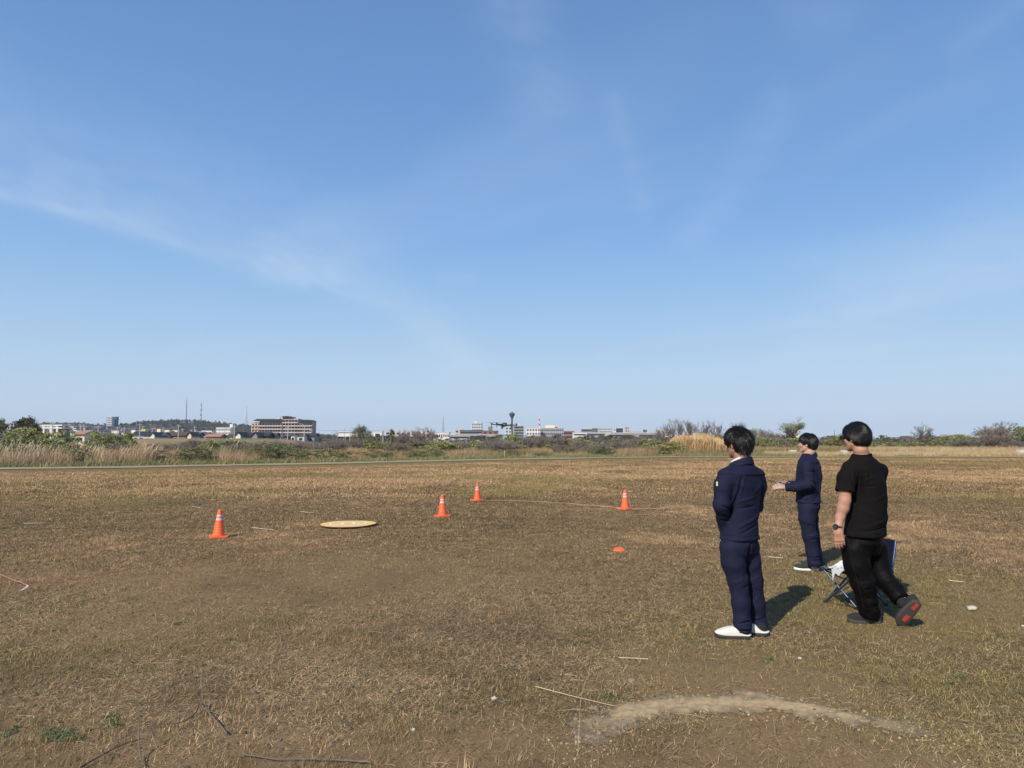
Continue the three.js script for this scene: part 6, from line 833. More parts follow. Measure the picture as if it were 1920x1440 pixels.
// ---------------------------------------------------------------- levee, hills, town
const M_WALLS = { white: mat(0.72, 0.70, 0.66, 0.8), cream: mat(0.72, 0.63, 0.45, 0.85), grey: mat(0.36, 0.36, 0.37, 0.85), pale: mat(0.55, 0.55, 0.56, 0.85), brown: mat(0.2, 0.135, 0.1, 0.85), pink: mat(0.56, 0.42, 0.36, 0.85), dim: mat(0.26, 0.25, 0.25, 0.85), rust: mat(0.3, 0.15, 0.11, 0.9), steel: mat(0.16, 0.17, 0.185, 0.7), green: mat(0.18, 0.22, 0.15, 0.85), dark: mat(0.06, 0.06, 0.065, 0.8), yellow: mat(0.7, 0.62, 0.12, 0.8), red: mat(0.55, 0.13, 0.12, 0.8), blue: mat(0.06, 0.2, 0.5, 0.7), rose: mat(0.62, 0.42, 0.36, 0.85), pinkdim: mat(0.36, 0.29, 0.26, 0.85), sill: mat(0.52, 0.44, 0.40, 0.9) };
const M_ROOF = { dark: mat(0.035, 0.036, 0.042, 0.75), slate: mat(0.075, 0.078, 0.08, 0.8), brown: mat(0.11, 0.065, 0.05, 0.85), orange: mat(0.42, 0.22, 0.14, 0.85), salmon: mat(0.45, 0.2, 0.15, 0.85), green: mat(0.035, 0.05, 0.045, 0.8) };
const M_GLASS = new THREE.MeshPhysicalMaterial({ color: LIN(0.03, 0.035, 0.045), roughness: 0.2 }), M_CONC = mat(0.48, 0.46, 0.43, 0.9), M_GALV = mat(0.42, 0.43, 0.45, 0.6);
{ // levee with the houses behind it
  const pos = [], idx = [], col = [], nx = 150, prof = [[-7, 0], [-4.5, 0.9], [-1.8, 2.35], [0, 2.55], [2.2, 2.5], [9, -0.3]];
  for (let i = 0; i <= nx; i++) { const x = lerp(-260, -40, i / nx), end = sstep(-45, -75, x); prof.forEach(([o, h]) => { pos.push(x, (h + (noise3(x * 0.2, o, 3) - 0.5) * 0.25) * end - 0.02, -222 - o - 0.06 * x); const v = 0.85 + 0.35 * fbm(x * 0.15, o, 1, 3), g = fbm(x * 0.05, o * 0.2, 7, 3) > 0.55 ? [0.17, 0.15, 0.07] : [0.24, 0.175, 0.1]; col.push(g[0] * v, g[1] * v, g[2] * v); }); }
  const m = prof.length; for (let i = 0; i < nx; i++) for (let j = 0; j + 1 < m; j++) { const a = i * m + j; idx.push(a, a + m, a + 1, a + 1, a + m, a + m + 1); }
  const g = geoOf(pos, idx, col); if (g.attributes.normal.getY(3) < 0) { g.index.array.reverse(); g.computeVertexNormals(); } struct('levee', g, new THREE.MeshStandardMaterial({ vertexColors: true, roughness: 1, side: THREE.DoubleSide }), 'low grassy levee in front of the houses');
}
// wooded hills on the left, far off
const hillTop = (() => { const k = [[-900, 812], [-500, 800], [-200, 797], [0, 795], [60, 794], [100, 792], [150, 793], [200, 798], [245, 801], [262, 794], [290, 791], [330, 790], [345, 787], [375, 788], [390, 793], [405, 797], [420, 796], [445, 794], [470, 799], [520, 806], [600, 815], [700, 821], [820, 826], [1000, 829]]; return px => { let i = 0; while (i < k.length - 2 && k[i + 1][0] < px) i++; const t = clamp((px - k[i][0]) / (k[i + 1][0] - k[i][0])); return lerp(k[i][1], k[i + 1][1], t * t * (3 - 2 * t)); }; })();
const hillH = (x, z) => { const d = -z, px = 960 + FOC * x / d * (d / 1650) , c = sstep(1000, 1650, d) * sstep(2700, 1700, d); return Math.max(0, at(960 + FOC * x / 1650, hillTop(960 + FOC * x / 1650), 1650).y - 3) * c; };
{
  const pos = [], idx = [], col = [], nx = 220, nz = 26;
  for (let i = 0; i <= nx; i++) for (let j = 0; j <= nz; j++) { const x = lerp(-2600, 100, i / nx), z = -lerp(980, 2720, j / nz), h = hillH(x, z); pos.push(x, h - 2 + (noise3(x * 0.03, z * 0.03, 2) - 0.5) * 3, z); const v = 0.7 + 0.6 * fbm(x * 0.01, z * 0.02, 5, 3); col.push(0.085 * v, 0.08 * v, 0.055 * v); }
  for (let i = 0; i < nx; i++) for (let j = 0; j < nz; j++) { const a = i * (nz + 1) + j, b = a + nz + 1; idx.push(a, b, a + 1, a + 1, b, b + 1); }
  const g = geoOf(pos, idx, col); if (g.attributes.normal.getY(nz * 40) < 0) { g.index.array.reverse(); g.computeVertexNormals(); } struct('hills', g, new THREE.MeshStandardMaterial({ vertexColors: true, roughness: 1, side: THREE.DoubleSide }), 'wooded hills far beyond the town');
  const R = rng(808), M = [], C = [], M2 = [], C2 = [];
  for (let i = 0; i < 9000; i++) { const x = lerp(-1500, -100, R()), d = 1180 + R() * 620, z = -d, h = hillH(x, z), px = 960 + FOC * x / d; if (h < 6) continue; const town = px < 250 ? 0.7 : 0.02; if (R() < town) continue; const s = 1.8 + R() * 2.6, v = 0.6 + R() * 0.7; (R() < 0.55 ? M : M2).push(M4(x, h - 2.5, z, R() * 6.28, s * 0.9, s * (0.6 + R() * 0.5))); const c = LIN(v, v, v); if (M.length > C.length) C.push(c); else C2.push(c); }
  stuff('hillside_wood', leafMass(901, 260, 16, 0.2, GT.pine, { dome: true, low: 0 }), M_LEAF, M, C, 'dark wood covering the far hills', 'wood'); stuff('hillside_wood', leafMass(902, 260, 16, 0.17, [[0.12, 0.1, 0.085], [0.10, 0.085, 0.075], [0.14, 0.125, 0.095]], { dome: true, low: 0 }), M_LEAF, M2, C2, 'leafless brown wood covering the far hills', 'wood');
  // mid-distance tree belt at the foot of the town, hides where buildings meet the ground
  const M3 = [], C3 = []; for (let i = 0; i < 900; i++) { const px = -100 + R() * 2140, d = 330 + R() * 240, x = (px - 960) / FOC * d, s = 1.6 + R() * 2.2; if (px < 640 && d < 420) continue; const v = 0.8 + R() * 0.5; M3.push(M4(x, -0.3, -d, R() * 6.28, s * 1.3, s * 0.75)); C3.push(LIN(v, v * 0.95, v * 0.9)); }
  stuff('far_scrub', leafMass(903, 420, 22, 0.11, [[0.13, 0.105, 0.075], [0.10, 0.095, 0.055], [0.085, 0.09, 0.045]], {}), M_LEAF, M3, C3, 'far belt of scrub at the foot of the town', 'scrub');
}
// --- small houses
function house(px0, px1, ridge, eave, depth, roof, wall, label, o = {}) {
  const a = at(px0, eave, depth), b = at(px1, eave, depth), w = b.x - a.x, he = a.y, hr = at(px0, ridge, depth).y, dp = o.deep || 7, t = thing('house', label, 'house', [(a.x + b.x) / 2, 0, -depth - dp / 2], o.turn || 0, o.group);
  part('wall', box(w - 0.5, he, dp - 0.6, 0, he / 2, 0), M_WALLS[wall], t);
  const sh = new THREE.Shape(), front = o.gable; const span = (front ? w : dp) / 2 + 0.35; sh.moveTo(-span, -0.12); sh.lineTo(0, hr - he); sh.lineTo(span, -0.12); sh.lineTo(span, 0.1); sh.lineTo(0, hr - he + 0.25); sh.lineTo(-span, 0.1);
  const len = (front ? dp : w) + 0.5, g = new THREE.ExtrudeGeometry(sh, { depth: len, bevelEnabled: false }).translate(0, 0, -len / 2); if (!front) g.rotateY(Math.PI / 2); part('roof', g.translate(0, he, 0), M_ROOF[roof], t);
  const gs = new THREE.Shape(); gs.moveTo(-span + 0.4, -0.05); gs.lineTo(0, hr - he - 0.05); gs.lineTo(span - 0.4, -0.05); const gg = new THREE.ExtrudeGeometry(gs, { depth: (front ? dp : w) - 0.6, bevelEnabled: false }).translate(0, he, -((front ? dp : w) - 0.6) / 2); if (!front) gg.rotateY(Math.PI / 2); part('gable', gg, M_WALLS[wall], t);
  const nw = Math.max(1, Math.round(w / 3)); for (let i = 0; i < nw; i++) { const x = (i + 0.5) / nw * (w - 1) - (w - 1) / 2, wy = Math.max(0.9, he - 1.5), f = part('window', box(Math.min(1.3, w / nw * 0.5), 1.0, 0.12, x, wy, dp / 2 - 0.27), M_GLASS, t); part('frame', merge([box(Math.min(1.3, w / nw * 0.5) + 0.16, 0.08, 0.1, x, wy + 0.54, dp / 2 - 0.2), box(Math.min(1.3, w / nw * 0.5) + 0.16, 0.08, 0.1, x, wy - 0.54, dp / 2 - 0.2)]), M_WALLS.pale, f); }
  return t;
}
house(138, 159, 808.5, 813.5, 185, 'orange', 'cream', 'small house with pale orange roof behind the willow shrubs');
house(246, 272, 809.5, 816, 292, 'dark', 'pale', 'house with dark hipped roof beside the tall pole'); house(268, 284, 812, 817, 288, 'dark', 'white', 'house with low dark roof and white corner left of the white gable');
house(280, 290, 811, 818, 286, 'slate', 'white', 'narrow house front with bright white gable', { gable: true, deep: 10 }); house(288, 306, 811.5, 816.5, 292, 'slate', 'pale', 'grey roofed house joined to the white gable'); house(304, 324, 811, 817, 300, 'slate', 'grey', 'grey house between the white gable and the brown roofs');
house(322, 350, 811, 816.5, 292, 'brown', 'brown', 'long brown house behind the tall pole'); house(349.5, 359, 810.5, 817.5, 284, 'slate', 'cream', 'cream house front with a steep gable', { gable: true, deep: 9 }); house(358, 371, 811.5, 817, 290, 'slate', 'dim', 'dark grey house right of the cream gable'); house(370, 387, 811.5, 816.5, 300, 'slate', 'grey', 'grey house with slate roof before the hill');
house(384, 413, 814.5, 818.5, 280, 'salmon', 'dim', 'low house with salmon pink roof'); house(424, 436, 815, 818.5, 285, 'brown', 'cream', 'small cream shed with brown roof'); house(440, 451.5, 811, 817.5, 282, 'dark', 'white', 'white house front with a pointed gable', { gable: true, deep: 9 }); house(451, 470, 811.5, 817, 290, 'dark', 'pale', 'house with dark roof joined to the white pointed gable');
house(471, 483, 811, 818, 283, 'dark', 'dim', 'dark house front with beige gable edges', { gable: true, deep: 9 }); house(480, 504, 811, 817.5, 290, 'dark', 'dark', 'dark house with wide black roof below the apartment block'); house(503, 516, 812, 818, 296, 'slate', 'dim', 'dark slate house next to the wide black roof'); house(530, 543, 814, 818, 290, 'slate', 'dark', 'small dark shed beside the white cabin'); house(544, 553.5, 815.2, 815.8, 280, 'slate', 'white', 'bright white flat roofed cabin', { deep: 4 }); house(555, 572, 815.5, 816.5, 288, 'slate', 'pale', 'low grey garage with flat roof'); house(573, 590, 813.5, 817.5, 292, 'green', 'dim', 'house with dark green hipped roof');
// --- larger buildings
function block(t, w, h, d, x, y, z, m, name = 'wall') { return part(name, box(w, h, d, x, y + h / 2, z), m, t); }
function building(px0, px1, top, depth, wall, label, o = {}) {   // flat-roofed block with rows of windows
  const a = at(px0, top, depth), b = at(px1, top, depth), w = b.x - a.x, H = a.y, dp = o.deep || Math.min(14, w * 0.6 + 3), t = thing('building', label, 'building', [(a.x + b.x) / 2, 0, -depth - dp / 2], 0, o.group);
  block(t, w, H, dp, 0, 0, 0, M_WALLS[wall]); block(t, w + 0.5, 0.5, dp + 0.5, 0, H, 0, M_WALLS[o.cap || 'pale'], 'parapet');
  const fl = o.floors || Math.max(1, Math.round(H / 3.4)), n = o.cols || Math.max(1, Math.round(w / 4)), fh = (H - 0.6) / fl;
  for (let f = o.from || 0; f < fl; f++) { const y = 0.4 + f * fh + fh * 0.5; if (o.strip) part('window', box(w * 0.92, fh * 0.42, 0.2, 0, y, dp / 2), M_GLASS, t); else for (let i = 0; i < n; i++) part('window', box(w / n * 0.55, fh * 0.5, 0.2, (i + 0.5) / n * w - w / 2, y, dp / 2), M_GLASS, t); }
  if (o.side) part('side_wall', box(0.3, H, dp - 0.2, -w / 2 - 0.15, H / 2, 0), M_WALLS[o.side], t);
  if (o.pent) { const [u0, u1, hh, m] = o.pent; block(t, (u1 - u0) * w, hh, dp * 0.6, ((u0 + u1) / 2 - 0.5) * w, H + 0.5, 0, M_WALLS[m], 'roof_block'); }
  return t;
}
{ // pink balconied apartment block with dark green hipped roofs
  const D = 650, k = D / FOC, gx = px => (px - 528) * k, Y = py => at(528, py, D).y, t = thing('apartment_block', 'pink apartment block with long balconies and dark green eaves', 'building', [at(528, 820, D).x, 0, -D - 8]);
  const wing = (x0, x1, top, bays, wall) => { const w = gx(x1) - gx(x0), cx = (gx(x0) + gx(x1)) / 2, H = Y(top); block(t, w, H, 13, cx, 0, 0, wall); return { w, cx, H, bays }; };
  const P = M_WALLS.pink, main = wing(485, 530, 789, 9, M_WALLS.pinkdim), tower = wing(528, 557, 785, 5, P), right = wing(557, 584, 790, 6, M_WALLS.pinkdim), left = wing(470, 487, 792, 3, P);
  for (let f = 0; f < 7; f++) { const y = f * 3 + 0.4; for (const q of [main, tower, right]) { if (y + 3 > q.H + 0.6) continue; part('balcony', box(q.w - 0.3, 1.05, 1.5, q.cx, y + 0.5, 7.2), M_WALLS.sill, t); for (let i = 0; i < q.bays; i++) { const bw = q.w / q.bays; part('window', box(bw * 0.72, 1.9, 0.2, q.cx - q.w / 2 + (i + 0.5) * bw, y + 2.05, 6.55), M_GLASS, t); part('partition_wall', box(0.25, 1.9, 1.3, q.cx - q.w / 2 + i * bw + 0.2, y + 2.05, 7.1), q === tower ? P : M_WALLS.pinkdim, t); } } for (let i = 0; i < 3; i++) if (y + 3 < left.H + 1) part('window', box(1.4, 1.5, 0.2, left.cx + (i - 1) * 2.7, y + 1.9, 6.55), M_GLASS, t); }
  for (const [x0, x1, y, h] of [[474, 531, 789, 1.7], [557, 586, 790, 1.5], [525, 546, 781.8, 0.8]]) { const w = gx(x1) - gx(x0), s = new THREE.Shape(); s.moveTo(-w / 2, 0); s.lineTo(-w / 2 + 3.5, h); s.lineTo(w / 2 - 3.5, h); s.lineTo(w / 2, 0); part('roof', new THREE.ExtrudeGeometry(s, { depth: 16, bevelEnabled: false }).translate((gx(x0) + gx(x1)) / 2, Y(y), -7), M_ROOF.green, t); }
  block(t, 3.5, 1.6, 4, gx(516), Y(787), 0, M_WALLS.white, 'roof_tank'); block(t, gx(546) - gx(527), 1.8, 10, (gx(546) + gx(527)) / 2, Y(785), 0, P, 'stair_tower');
  for (let f = 0; f < 6; f++) for (const x of [470, 476, 482]) part('balcony', box(2.1, 0.9, 1.2, gx(x) + 1.2, f * 3 + 0.9, 7), M_WALLS.rose, t);
}
{ // white hall with dark ground floor
  const D = 350, k = D / FOC, gx = px => (px - 651) * k, Y = py => at(651, py, D).y, t = thing('hall', 'white flat hall with a row of dark windows under its roof', 'building', [at(651, 820, D).x, 0, -D - 6]), w = gx(672) - gx(630);
  block(t, w * 0.86, Y(817.5), 11, 0, 0, -0.3, M_WALLS.dark); block(t, w, Y(809.5) - Y(818.5), 12, 0, Y(818.5), 0, M_WALLS.white, 'upper_wall'); for (let i = 0; i < 12; i++) part('window', box(w / 12 * 0.6, 0.45, 0.2, (i + 0.5) / 12 * w * 0.82 - w * 0.41, Y(811.3), 6), M_GLASS, t); for (const x of [632, 648, 665]) part('post', box(0.3, Y(818.5), 0.3, gx(x), Y(818.5) / 2, 5.8), M_WALLS.pale, t);
}
building(795, 842, 811.5, 450, 'white', 'long white wall like building with small square openings', { floors: 2, from: 1, cols: 12, deep: 8 }); building(700, 716, 810, 430, 'white', 'low white building behind the leafing tree', { floors: 2 }); building(722, 800, 808.5, 520, 'pale', 'pale long building behind the bare trees', { floors: 3 });
building(884.5, 904, 793, 900, 'pale', 'pale grey office tower over the dark long roof', { floors: 7, cols: 6, side: 'white', deep: 14, pent: [0.25, 0.5, 1.6, 'white'] });
building(862, 905, 807.5, 640, 'steel', 'dark building with a long black roof', { strip: true, floors: 4, cap: 'dark' }); building(905, 934, 808.5, 630, 'rust', 'reddish brown block right of the black roof', { floors: 4, cap: 'dark', pent: [0.35, 0.62, 3.6, 'green'] }); building(840, 932, 816, 520, 'grey', 'long grey factory front with strip windows', { strip: true, floors: 2 }); building(853, 868, 806, 700, 'rose', 'pale salmon block behind the factory front', { floors: 4 });
building(948, 953, 800, 720, 'pale', 'slim grey silo like block left of the water tower', { floors: 5, cols: 1 }); building(954, 958.5, 800.5, 735, 'pale', 'slim pale block touching the water tower', { floors: 5, cols: 1 }); building(963, 982, 798.5, 700, 'dim', 'stepped grey block right of the water tower', { floors: 6, strip: true, pent: [0.2, 0.6, 2, 'pale'] });
building(987, 1013, 802.5, 640, 'white', 'bright white building with round dark openings', { floors: 4, cols: 5 }); building(1012, 1057, 803, 655, 'grey', 'grey building with narrow upper slits beside the bright white one', { floors: 4, cols: 12, pent: [0.25, 0.62, 2.4, 'cream'] }); building(1056, 1077, 808, 700, 'rust', 'brownish building behind a tree between two white ones', { floors: 3, strip: true }); building(1039, 1048, 798, 668, 'pale', 'pale stair tower on the grey slit building', { floors: 4, cols: 1 });
building(1075, 1100, 811.5, 560, 'white', 'white low block with one dark window row', { floors: 3, strip: true }); building(1100, 1136, 811.5, 570, 'grey', 'grey corrugated hall between two white blocks', { strip: true, floors: 3 }); building(1136, 1151, 814.5, 560, 'white', 'small white block at the end of the corrugated hall', { floors: 2 }); building(1150, 1242, 812, 620, 'grey', 'long low grey roofline behind the brown scrub', { strip: true, floors: 2 }); building(1175, 1198, 817.5, 480, 'white', 'small white flat building in the scrub', { floors: 2, strip: true });
building(1090, 1110, 804.5, 900, 'steel', 'bluish glass block on the skyline', { strip: true, floors: 6, side: 'pale' }); building(1110, 1121, 803, 920, 'steel', 'dark narrow glass block on the skyline', { cols: 3, side: 'white' }); building(1124, 1147, 802.5, 900, 'pale', 'pale striped office block on the skyline', { cols: 9, floors: 6 }); building(1150, 1155, 803.5, 900, 'white', 'white slab beside the darkest skyline block', { cols: 1 }); building(1155, 1168, 803, 910, 'dark', 'darkest block on the skyline', { strip: true, floors: 6 }); building(1173, 1179, 800.5, 900, 'rose', 'slim pink tower on the skyline', { cols: 2 }); building(1180, 1202, 809, 880, 'rose', 'low pink building right of the slim pink tower', { floors: 4 }); building(1207, 1213, 805.5, 880, 'steel', 'small dark cube on the skyline', { cols: 2 });
building(1232, 1254, 807, 700, 'cream', 'cream flats behind the bare trees', { floors: 4 }); building(1280, 1312, 812, 700, 'pale', 'pale flats seen through the bare trees', { floors: 3, strip: true }); building(1314, 1330, 814, 720, 'rust', 'reddish building under the spreading bare tree', { floors: 3 });
building(1423, 1433, 812.5, 600, 'cream', 'small cream building beyond the leafing tree', { floors: 3 }); building(1448, 1472, 815, 640, 'dim', 'dull grey flats left of the umbrella shaped tree', { floors: 3 }); building(1480, 1497, 806.5, 700, 'cream', 'cream flats showing through the umbrella shaped tree', { floors: 4 }); building(1639, 1650, 823, 520, 'white', 'white gatehouse right of the sunglasses', { floors: 1, cols: 2 }); building(1650, 1662, 825, 530, 'red', 'low red roofed shed next to the white gatehouse', { floors: 1 }); building(1540, 1565, 820, 900, 'pale', 'far pale flats on the horizon', { floors: 3 }); building(1775, 1800, 815, 700, 'pale', 'pale flats behind the right scrub', { floors: 3 });
building(199.5, 210, 782, 1380, 'pale', 'pale glass tower half on the hill', { floors: 12, cols: 4 }); building(210.5, 218.5, 781.5, 1395, 'steel', 'blue grey glass tower half on the hill', { floors: 14, strip: true }); building(405, 432, 802, 1050, 'white', 'long white school building on the hillside', { floors: 4, cols: 10, pent: [0.9, 1.1, 5, 'white'] }); building(378, 397, 808, 900, 'white', 'white building at the foot of the hill', { floors: 3 }); building(366, 380, 810, 850, 'pale', 'pale low building left of the white one at the foot of the hill', { floors: 2 });
{ // open concrete frame on the left
  const D = 400, k = D / FOC, t = thing('frame_building', 'open white concrete frame building with three bays', 'building', [at(98, 815, D).x, 0, -D - 4]), gx = px => (px - 98) * k, Y = py => at(98, py, D).y;
  for (const x of [82, 95, 98, 107]) for (const z of [-4, 4]) part('column', box(1.0, Y(797), 0.8, gx(x), Y(797) / 2, z), M_WALLS.white, t); for (const y of [797.5, 802.5]) part('slab', box(gx(117) - gx(80), 0.7, 9.4, (gx(117) + gx(80)) / 2, Y(y), 0), M_WALLS.white, t); part('wall', box(gx(117) - gx(82), Y(797) - 1, 0.4, (gx(117) + gx(82)) / 2, (Y(797) - 1) / 2, -2), M_WALLS.dim, t);
}
// hillside houses, each its own thing
{
  const R = rng(606), mk = (wall, roof) => { const g = new THREE.Group(); part('wall', box(8, 5, 7, 0, 2.5, 0), wall, g); const s = new THREE.Shape(); s.moveTo(-4.2, 0); s.lineTo(0, 2.4); s.lineTo(4.2, 0); part('roof', new THREE.ExtrudeGeometry(s, { depth: 8.6, bevelEnabled: false }).translate(0, 5, -4.3).rotateY(Math.PI / 2), roof, g); return g; };
  const proto = [mk(M_WALLS.white, M_ROOF.slate), mk(M_WALLS.cream, M_ROOF.brown), mk(M_WALLS.pale, M_ROOF.dark), mk(M_WALLS.white, M_ROOF.slate), mk(M_WALLS.rose, M_ROOF.slate)];
  const put = (px, py, d, k) => { const a = at(px, py, d), h = a.y - 6, g = proto[k].clone(); g.name = numbered('hillside_house'); g.position.set(a.x, h, -d); g.rotation.y = (R() - 0.5) * 1.2; g.userData = { label: ['tiny white house with slate roof on the far hillside', 'tiny cream house with brown roof on the far hillside', 'tiny grey house with dark roof on the far hillside', 'tiny white house with slate roof on the far hillside', 'tiny pinkish house with slate roof on the far hillside'][k], category: 'house', group: 'houses on the far hillside' }; const base = box(8.2, 16, 7.2, 0, -8.02, 0); part('foundation', base, M_WALLS.dim, g); scene.add(g); };
  for (let i = 0; i < 96; i++) { const px = 78 + R() * 172, lo = px < 120 ? 799 : 812, py = hillTop(px) + 1.2 + Math.pow(R(), 1.3) * (lo - hillTop(px) - 2); put(px, py, lerp(1500, 1180, (py - 792) / 20), Math.floor(R() * 5)); }
  for (let i = 0; i < 34; i++) { const px = 252 + R() * 80; put(px, 802 + R() * 8, 1080 + R() * 60, Math.floor(R() * 5)); } for (let i = 0; i < 14; i++) put(6 + R() * 22, 795 + R() * 5, 1350, Math.floor(R() * 5));
  const y = at(271, 808, 900), t = thing('shop_building', 'bright yellow shop building below the hill', 'building', [y.x, 0, -900]); block(t, 4.4, y.y + 2.2, 6, 0, 0, 0, M_WALLS.yellow); part('window', box(3.4, 1.4, 0.2, 0, 2.4, 3.1), M_GLASS, t);
  const rr = at(291, 803, 950), s2 = thing('billboard', 'red and white sign board below the hill', 'sign', [rr.x, 0, -950]); part('board', box(3.2, 1.3, 0.4, 0, rr.y, 0), M_WALLS.red, s2); part('post', box(0.4, rr.y, 0.3, 0, rr.y / 2, -0.3), M_GALV, s2);
}
{ // water tower
  const D = 800, k = D / FOC, Y = py => at(960, py, D).y, r = w => w * k / 2, t = thing('water_tower', 'dark funnel shaped water tower on a slim column', 'water tower', [at(960, 800, D).x, 0, -D]), M = mat(0.075, 0.072, 0.062, 0.85);
  part('column', new THREE.LatheGeometry([[r(4), 0], [r(3.4), Y(800)], [r(3.1), Y(786)]].map(a => new THREE.Vector2(...a)), 20), M, t);
  part('tank', new THREE.LatheGeometry([[r(3.1), Y(786)], [r(4.2), Y(784)], [r(11), Y(777.2)], [r(11.2), Y(776.4)], [r(8), Y(774.2)], [r(2), Y(773.2)], [0, Y(773)]].map(a => new THREE.Vector2(...a)), 24), M, t);
  part('railing', merge([new THREE.TorusGeometry(r(4), 0.12, 4, 20).rotateX(Math.PI / 2).translate(0, Y(772.4), 0), rod([0, Y(773.3), 0], [0, Y(770.6), 0], 0.12)]), mat(0.4, 0.16, 0.12, 0.8), t);
}
function mast(px, top, base, depth, wTop, wBase, cols, n, label, thick = 1) {   // four-legged lattice mast, one part per painted section
  const k = depth / FOC, y1 = at(px, top, depth).y, y0 = Math.max(0, at(px, base, depth).y), t = thing('lattice_mast', label, 'mast', [at(px, 800, depth).x, y0, -depth]), H = y1 - y0, r = 0.16 * depth / 700 * thick;
  for (let s = 0; s < n; s++) { const g = [], a = s / n * H, b = (s + 1) / n * H, wa = lerp(wBase, wTop, s / n) * k / 2, wb = lerp(wBase, wTop, (s + 1) / n) * k / 2, c = [[-1, -1], [1, -1], [1, 1], [-1, 1]]; for (let i = 0; i < 4; i++) { const p = c[i], q = c[(i + 1) % 4]; g.push(rod([p[0] * wa, a, p[1] * wa], [p[0] * wb, b, p[1] * wb], r, r, 4), rod([p[0] * wa, a, p[1] * wa], [q[0] * wb, b, q[1] * wb], r * 0.7, r * 0.7, 4), rod([q[0] * wa, a, q[1] * wa], [p[0] * wb, b, p[1] * wb], r * 0.7, r * 0.7, 4)); } part('section', merge(g), cols[s % cols.length], t); }
  part('antenna', rod([0, H, 0], [0, H * 1.12, 0], r, r * 0.6, 5), cols[0], t); return t;
}
mast(1011.5, 780, 803, 690, 0.9, 2.6, [M_WALLS.white, M_WALLS.red], 5, 'red and white lattice mast on the bright white building', 1.5); mast(831, 782, 815, 800, 0.9, 3.4, [M_GALV], 8, 'grey lattice pylon left of the office tower', 1.2); mast(376, 757, 790, 1620, 0.8, 2.4, [M_WALLS.grey, M_WALLS.white], 7, 'tall broadcasting mast on the hilltop', 1.2); mast(348.5, 750, 789, 1640, 0.5, 1.1, [M_WALLS.dim], 7, 'thin faint mast on the hilltop', 0.7); mast(461, 762, 797, 1600, 0.7, 3.4, [M_WALLS.white], 6, 'white mast left of the apartment block', 1.3); mast(1564, 806, 826, 900, 0.5, 1, [M_WALLS.dim], 4, 'thin mast on the right horizon', 0.8); mast(256, 789, 800, 1300, 0.7, 1.2, [M_WALLS.dim], 3, 'small pylon at the foot of the hill', 1);
// poles and wires
function pole(px, top, depth, o = {}) { const H = at(px, top, depth).y, p = at(px, 828, depth), t = thing(o.lamp ? 'lamp_post' : 'utility_pole', o.label || 'concrete utility pole ' + (o.tr ? 'with transformer ' : '') + 'standing before ' + mark(px), o.lamp ? 'lamp post' : 'pole', [p.x, 0, p.z], 0, o.lamp ? undefined : 'utility poles in front of the town'); part('shaft', rod([0, 0, 0], [0, H, 0], o.r || 0.19, (o.r || 0.19) * 0.7, 8), M_CONC, t); if (o.lamp) { part('arm', tubeAlong([[0, H - 0.3, 0], [-0.4, H + 0.2, 0], [-1.4, H + 0.45, 0]], 0.1, 0.08, 10, 6), M_GALV, t); part('lamp_head', box(0.7, 0.16, 0.3, -1.6, H + 0.42, 0), M_GALV, t); } else { part('crossarm', box(1.7, 0.12, 0.12, 0, H - 0.5, 0), M_GALV, t); if (o.tr) part('transformer', new THREE.CylinderGeometry(0.3, 0.3, 0.9, 10).translate(0.42, H - 1.8, 0), M_GALV, t); } return t; }
[[18, 795, 170], [24, 790, 200], [55, 795, 220], [97, 791, 240], [150, 797, 260], [156, 795, 265, 1], [183, 798, 260], [219, 800, 300], [232, 801, 310], [261, 794, 280], [267, 798, 310], [285, 802, 320], [305, 801, 330], [334, 796, 275], [341, 803, 320], [358, 805, 330], [364, 799, 300, 1], [421, 801, 285], [439, 797, 278], [539, 800, 280], [583, 805, 300], [632, 806, 300], [645, 803, 340], [656, 805, 320], [660, 812, 300], [718, 805, 310], [732, 805, 300, 1], [900, 812, 420], [912, 814, 420], [880, 815, 420]].forEach(([x, y, d, tr]) => pole(x, y, d, { tr }));
pole(570, 797, 275, { lamp: true, label: 'curved arm street lamp in front of the apartment block' });
for (const [a, b, l] of [[[590, 805, 300], [632, 806.6, 300], 'thin power line from the apartment block to the white hall'], [[632, 806.6, 300], [732, 805.6, 300], 'thin power line passing over the white hall'], [[145, 797, 262], [261, 794.6, 280], 'thin power line across the left skyline']]) { const A = at(...a), B = at(...b), m = A.clone().lerp(B, 0.5); m.y -= 0.5; single('power_line', tubeAlong([A, m, B], 0.035, 0.035, 16, 4), mat(0.08, 0.08, 0.09, 0.7), l, 'power line'); }
// by the path on the right: concrete blocks and a stake; blue tank covers in the scrub
for (const [px, py, w, h, l] of [[1485, 851, 0.72, 0.4, 'white concrete block near a wooden stake, left of the pilot'], [1582, 852, 0.8, 0.4, 'white concrete block beside the chin of the person in sunglasses'], [1685.5, 848.5, 0.95, 0.38, 'white concrete block in the pale grass left of the gnarled tree'], [1913, 852.5, 0.95, 0.5, 'pinkish white concrete block by the thicket on the right']]) { const p = ground(px, py), t = thing('concrete_block', l, 'block', [p.x, 0, p.z], 0.1); const s = new THREE.Shape(); s.moveTo(-w * 0.42, 0); s.lineTo(w * 0.42, 0); s.lineTo(w * 0.5, h); s.lineTo(-w * 0.5, h); part('body', new THREE.ExtrudeGeometry(s, { depth: 0.45, bevelEnabled: true, bevelSize: 0.015, bevelThickness: 0.015, bevelSegments: 1 }).translate(0, 0.02, 0), mat(0.72, 0.68, 0.63, 0.9), t); part('top_slab', box(w * 1.08, 0.07, 0.55, 0, h + 0.06, 0.22), mat(0.75, 0.72, 0.68, 0.9), t); }
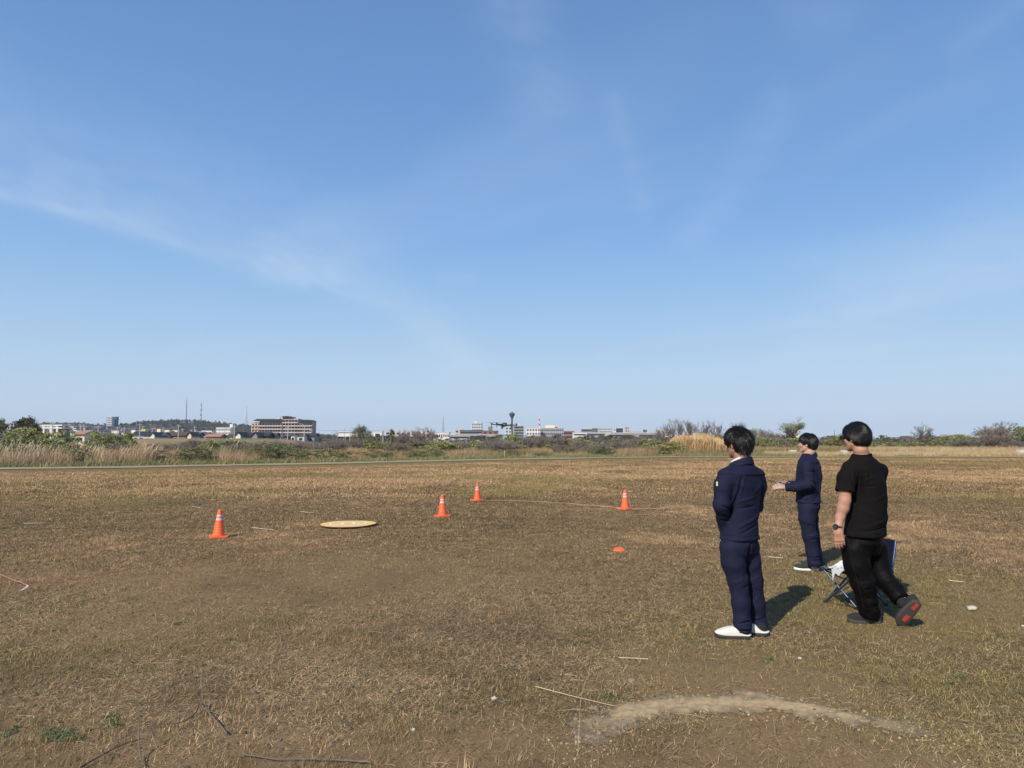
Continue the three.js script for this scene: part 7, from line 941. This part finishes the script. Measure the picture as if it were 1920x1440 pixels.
{ const p = ground(1472, 851), t = thing('stake', 'thin wooden stake standing in the pale grass', 'stake', [p.x, 0, p.z]); part('post', rod([0, 0, 0], [0.02, 0.85, 0], 0.03, 0.025), mat(0.5, 0.38, 0.22, 0.9), t); }
{ const p = ground(945, 861), t = thing('stake', 'short pale stake beside the path below the olive bush', 'stake', [p.x, 0, p.z - 3]); part('post', rod([0, 0, 0], [0.03, 0.75, 0], 0.045, 0.035), mat(0.5, 0.42, 0.25, 0.9), t); }
for (const [px, top, d, l] of [[875, 827, 190, 'blue domed cover on a parked trailer in the scrub'], [1129.5, 828, 170, 'small blue dome in the scrub before the corrugated hall']]) { const p = at(px, 828, d), H = at(px, top, d).y, t = thing('blue_cover', l, 'cover', [p.x, 0, p.z]); part('dome', new THREE.SphereGeometry(0.42, 18, 12).scale(1, 1.2, 1).translate(0, H - 0.5, 0), M_WALLS.blue, t); part('stand', box(0.7, Math.max(0.3, H - 0.8), 0.6, 0, Math.max(0.3, H - 0.8) / 2, 0), M_WALLS.grey, t); }
for (const [px, d, m, l] of [[862, 195, 'white', 'white car parked in the scrub left of the blue cover'], [682, 300, 'white', 'white car parked beside the white hall'], [722, 300, 'white', 'white van parked between the two poles']]) { const p = at(px, 828, d), t = thing('parked_car', l, 'car', [p.x, 0.0, p.z], 0.1); const s = new THREE.Shape(); s.moveTo(-2.1, 0.35); s.lineTo(2.1, 0.35); s.lineTo(2.1, 0.8); s.lineTo(1.25, 0.95); s.lineTo(0.7, 1.45); s.lineTo(-1.2, 1.45); s.lineTo(-1.9, 0.95); s.lineTo(-2.1, 0.9); part('body', new THREE.ExtrudeGeometry(s, { depth: 1.6, bevelEnabled: true, bevelSize: 0.05, bevelThickness: 0.05, bevelSegments: 1 }).translate(0, 0, -0.8), M_WALLS[m], t); part('window', box(1.7, 0.36, 0.06, -0.25, 1.18, 0.88), M_GLASS, t); for (const x of [-1.3, 1.3]) part('wheel', new THREE.CylinderGeometry(0.33, 0.33, 0.22, 14).rotateX(Math.PI / 2).translate(x, 0.33, 0.75), M_WALLS.dark, t); }
scene.fog = new THREE.FogExp2(LIN(0.62, 0.72, 0.86), 0.00009);
shade(scene);
renderer.render(scene, camera);
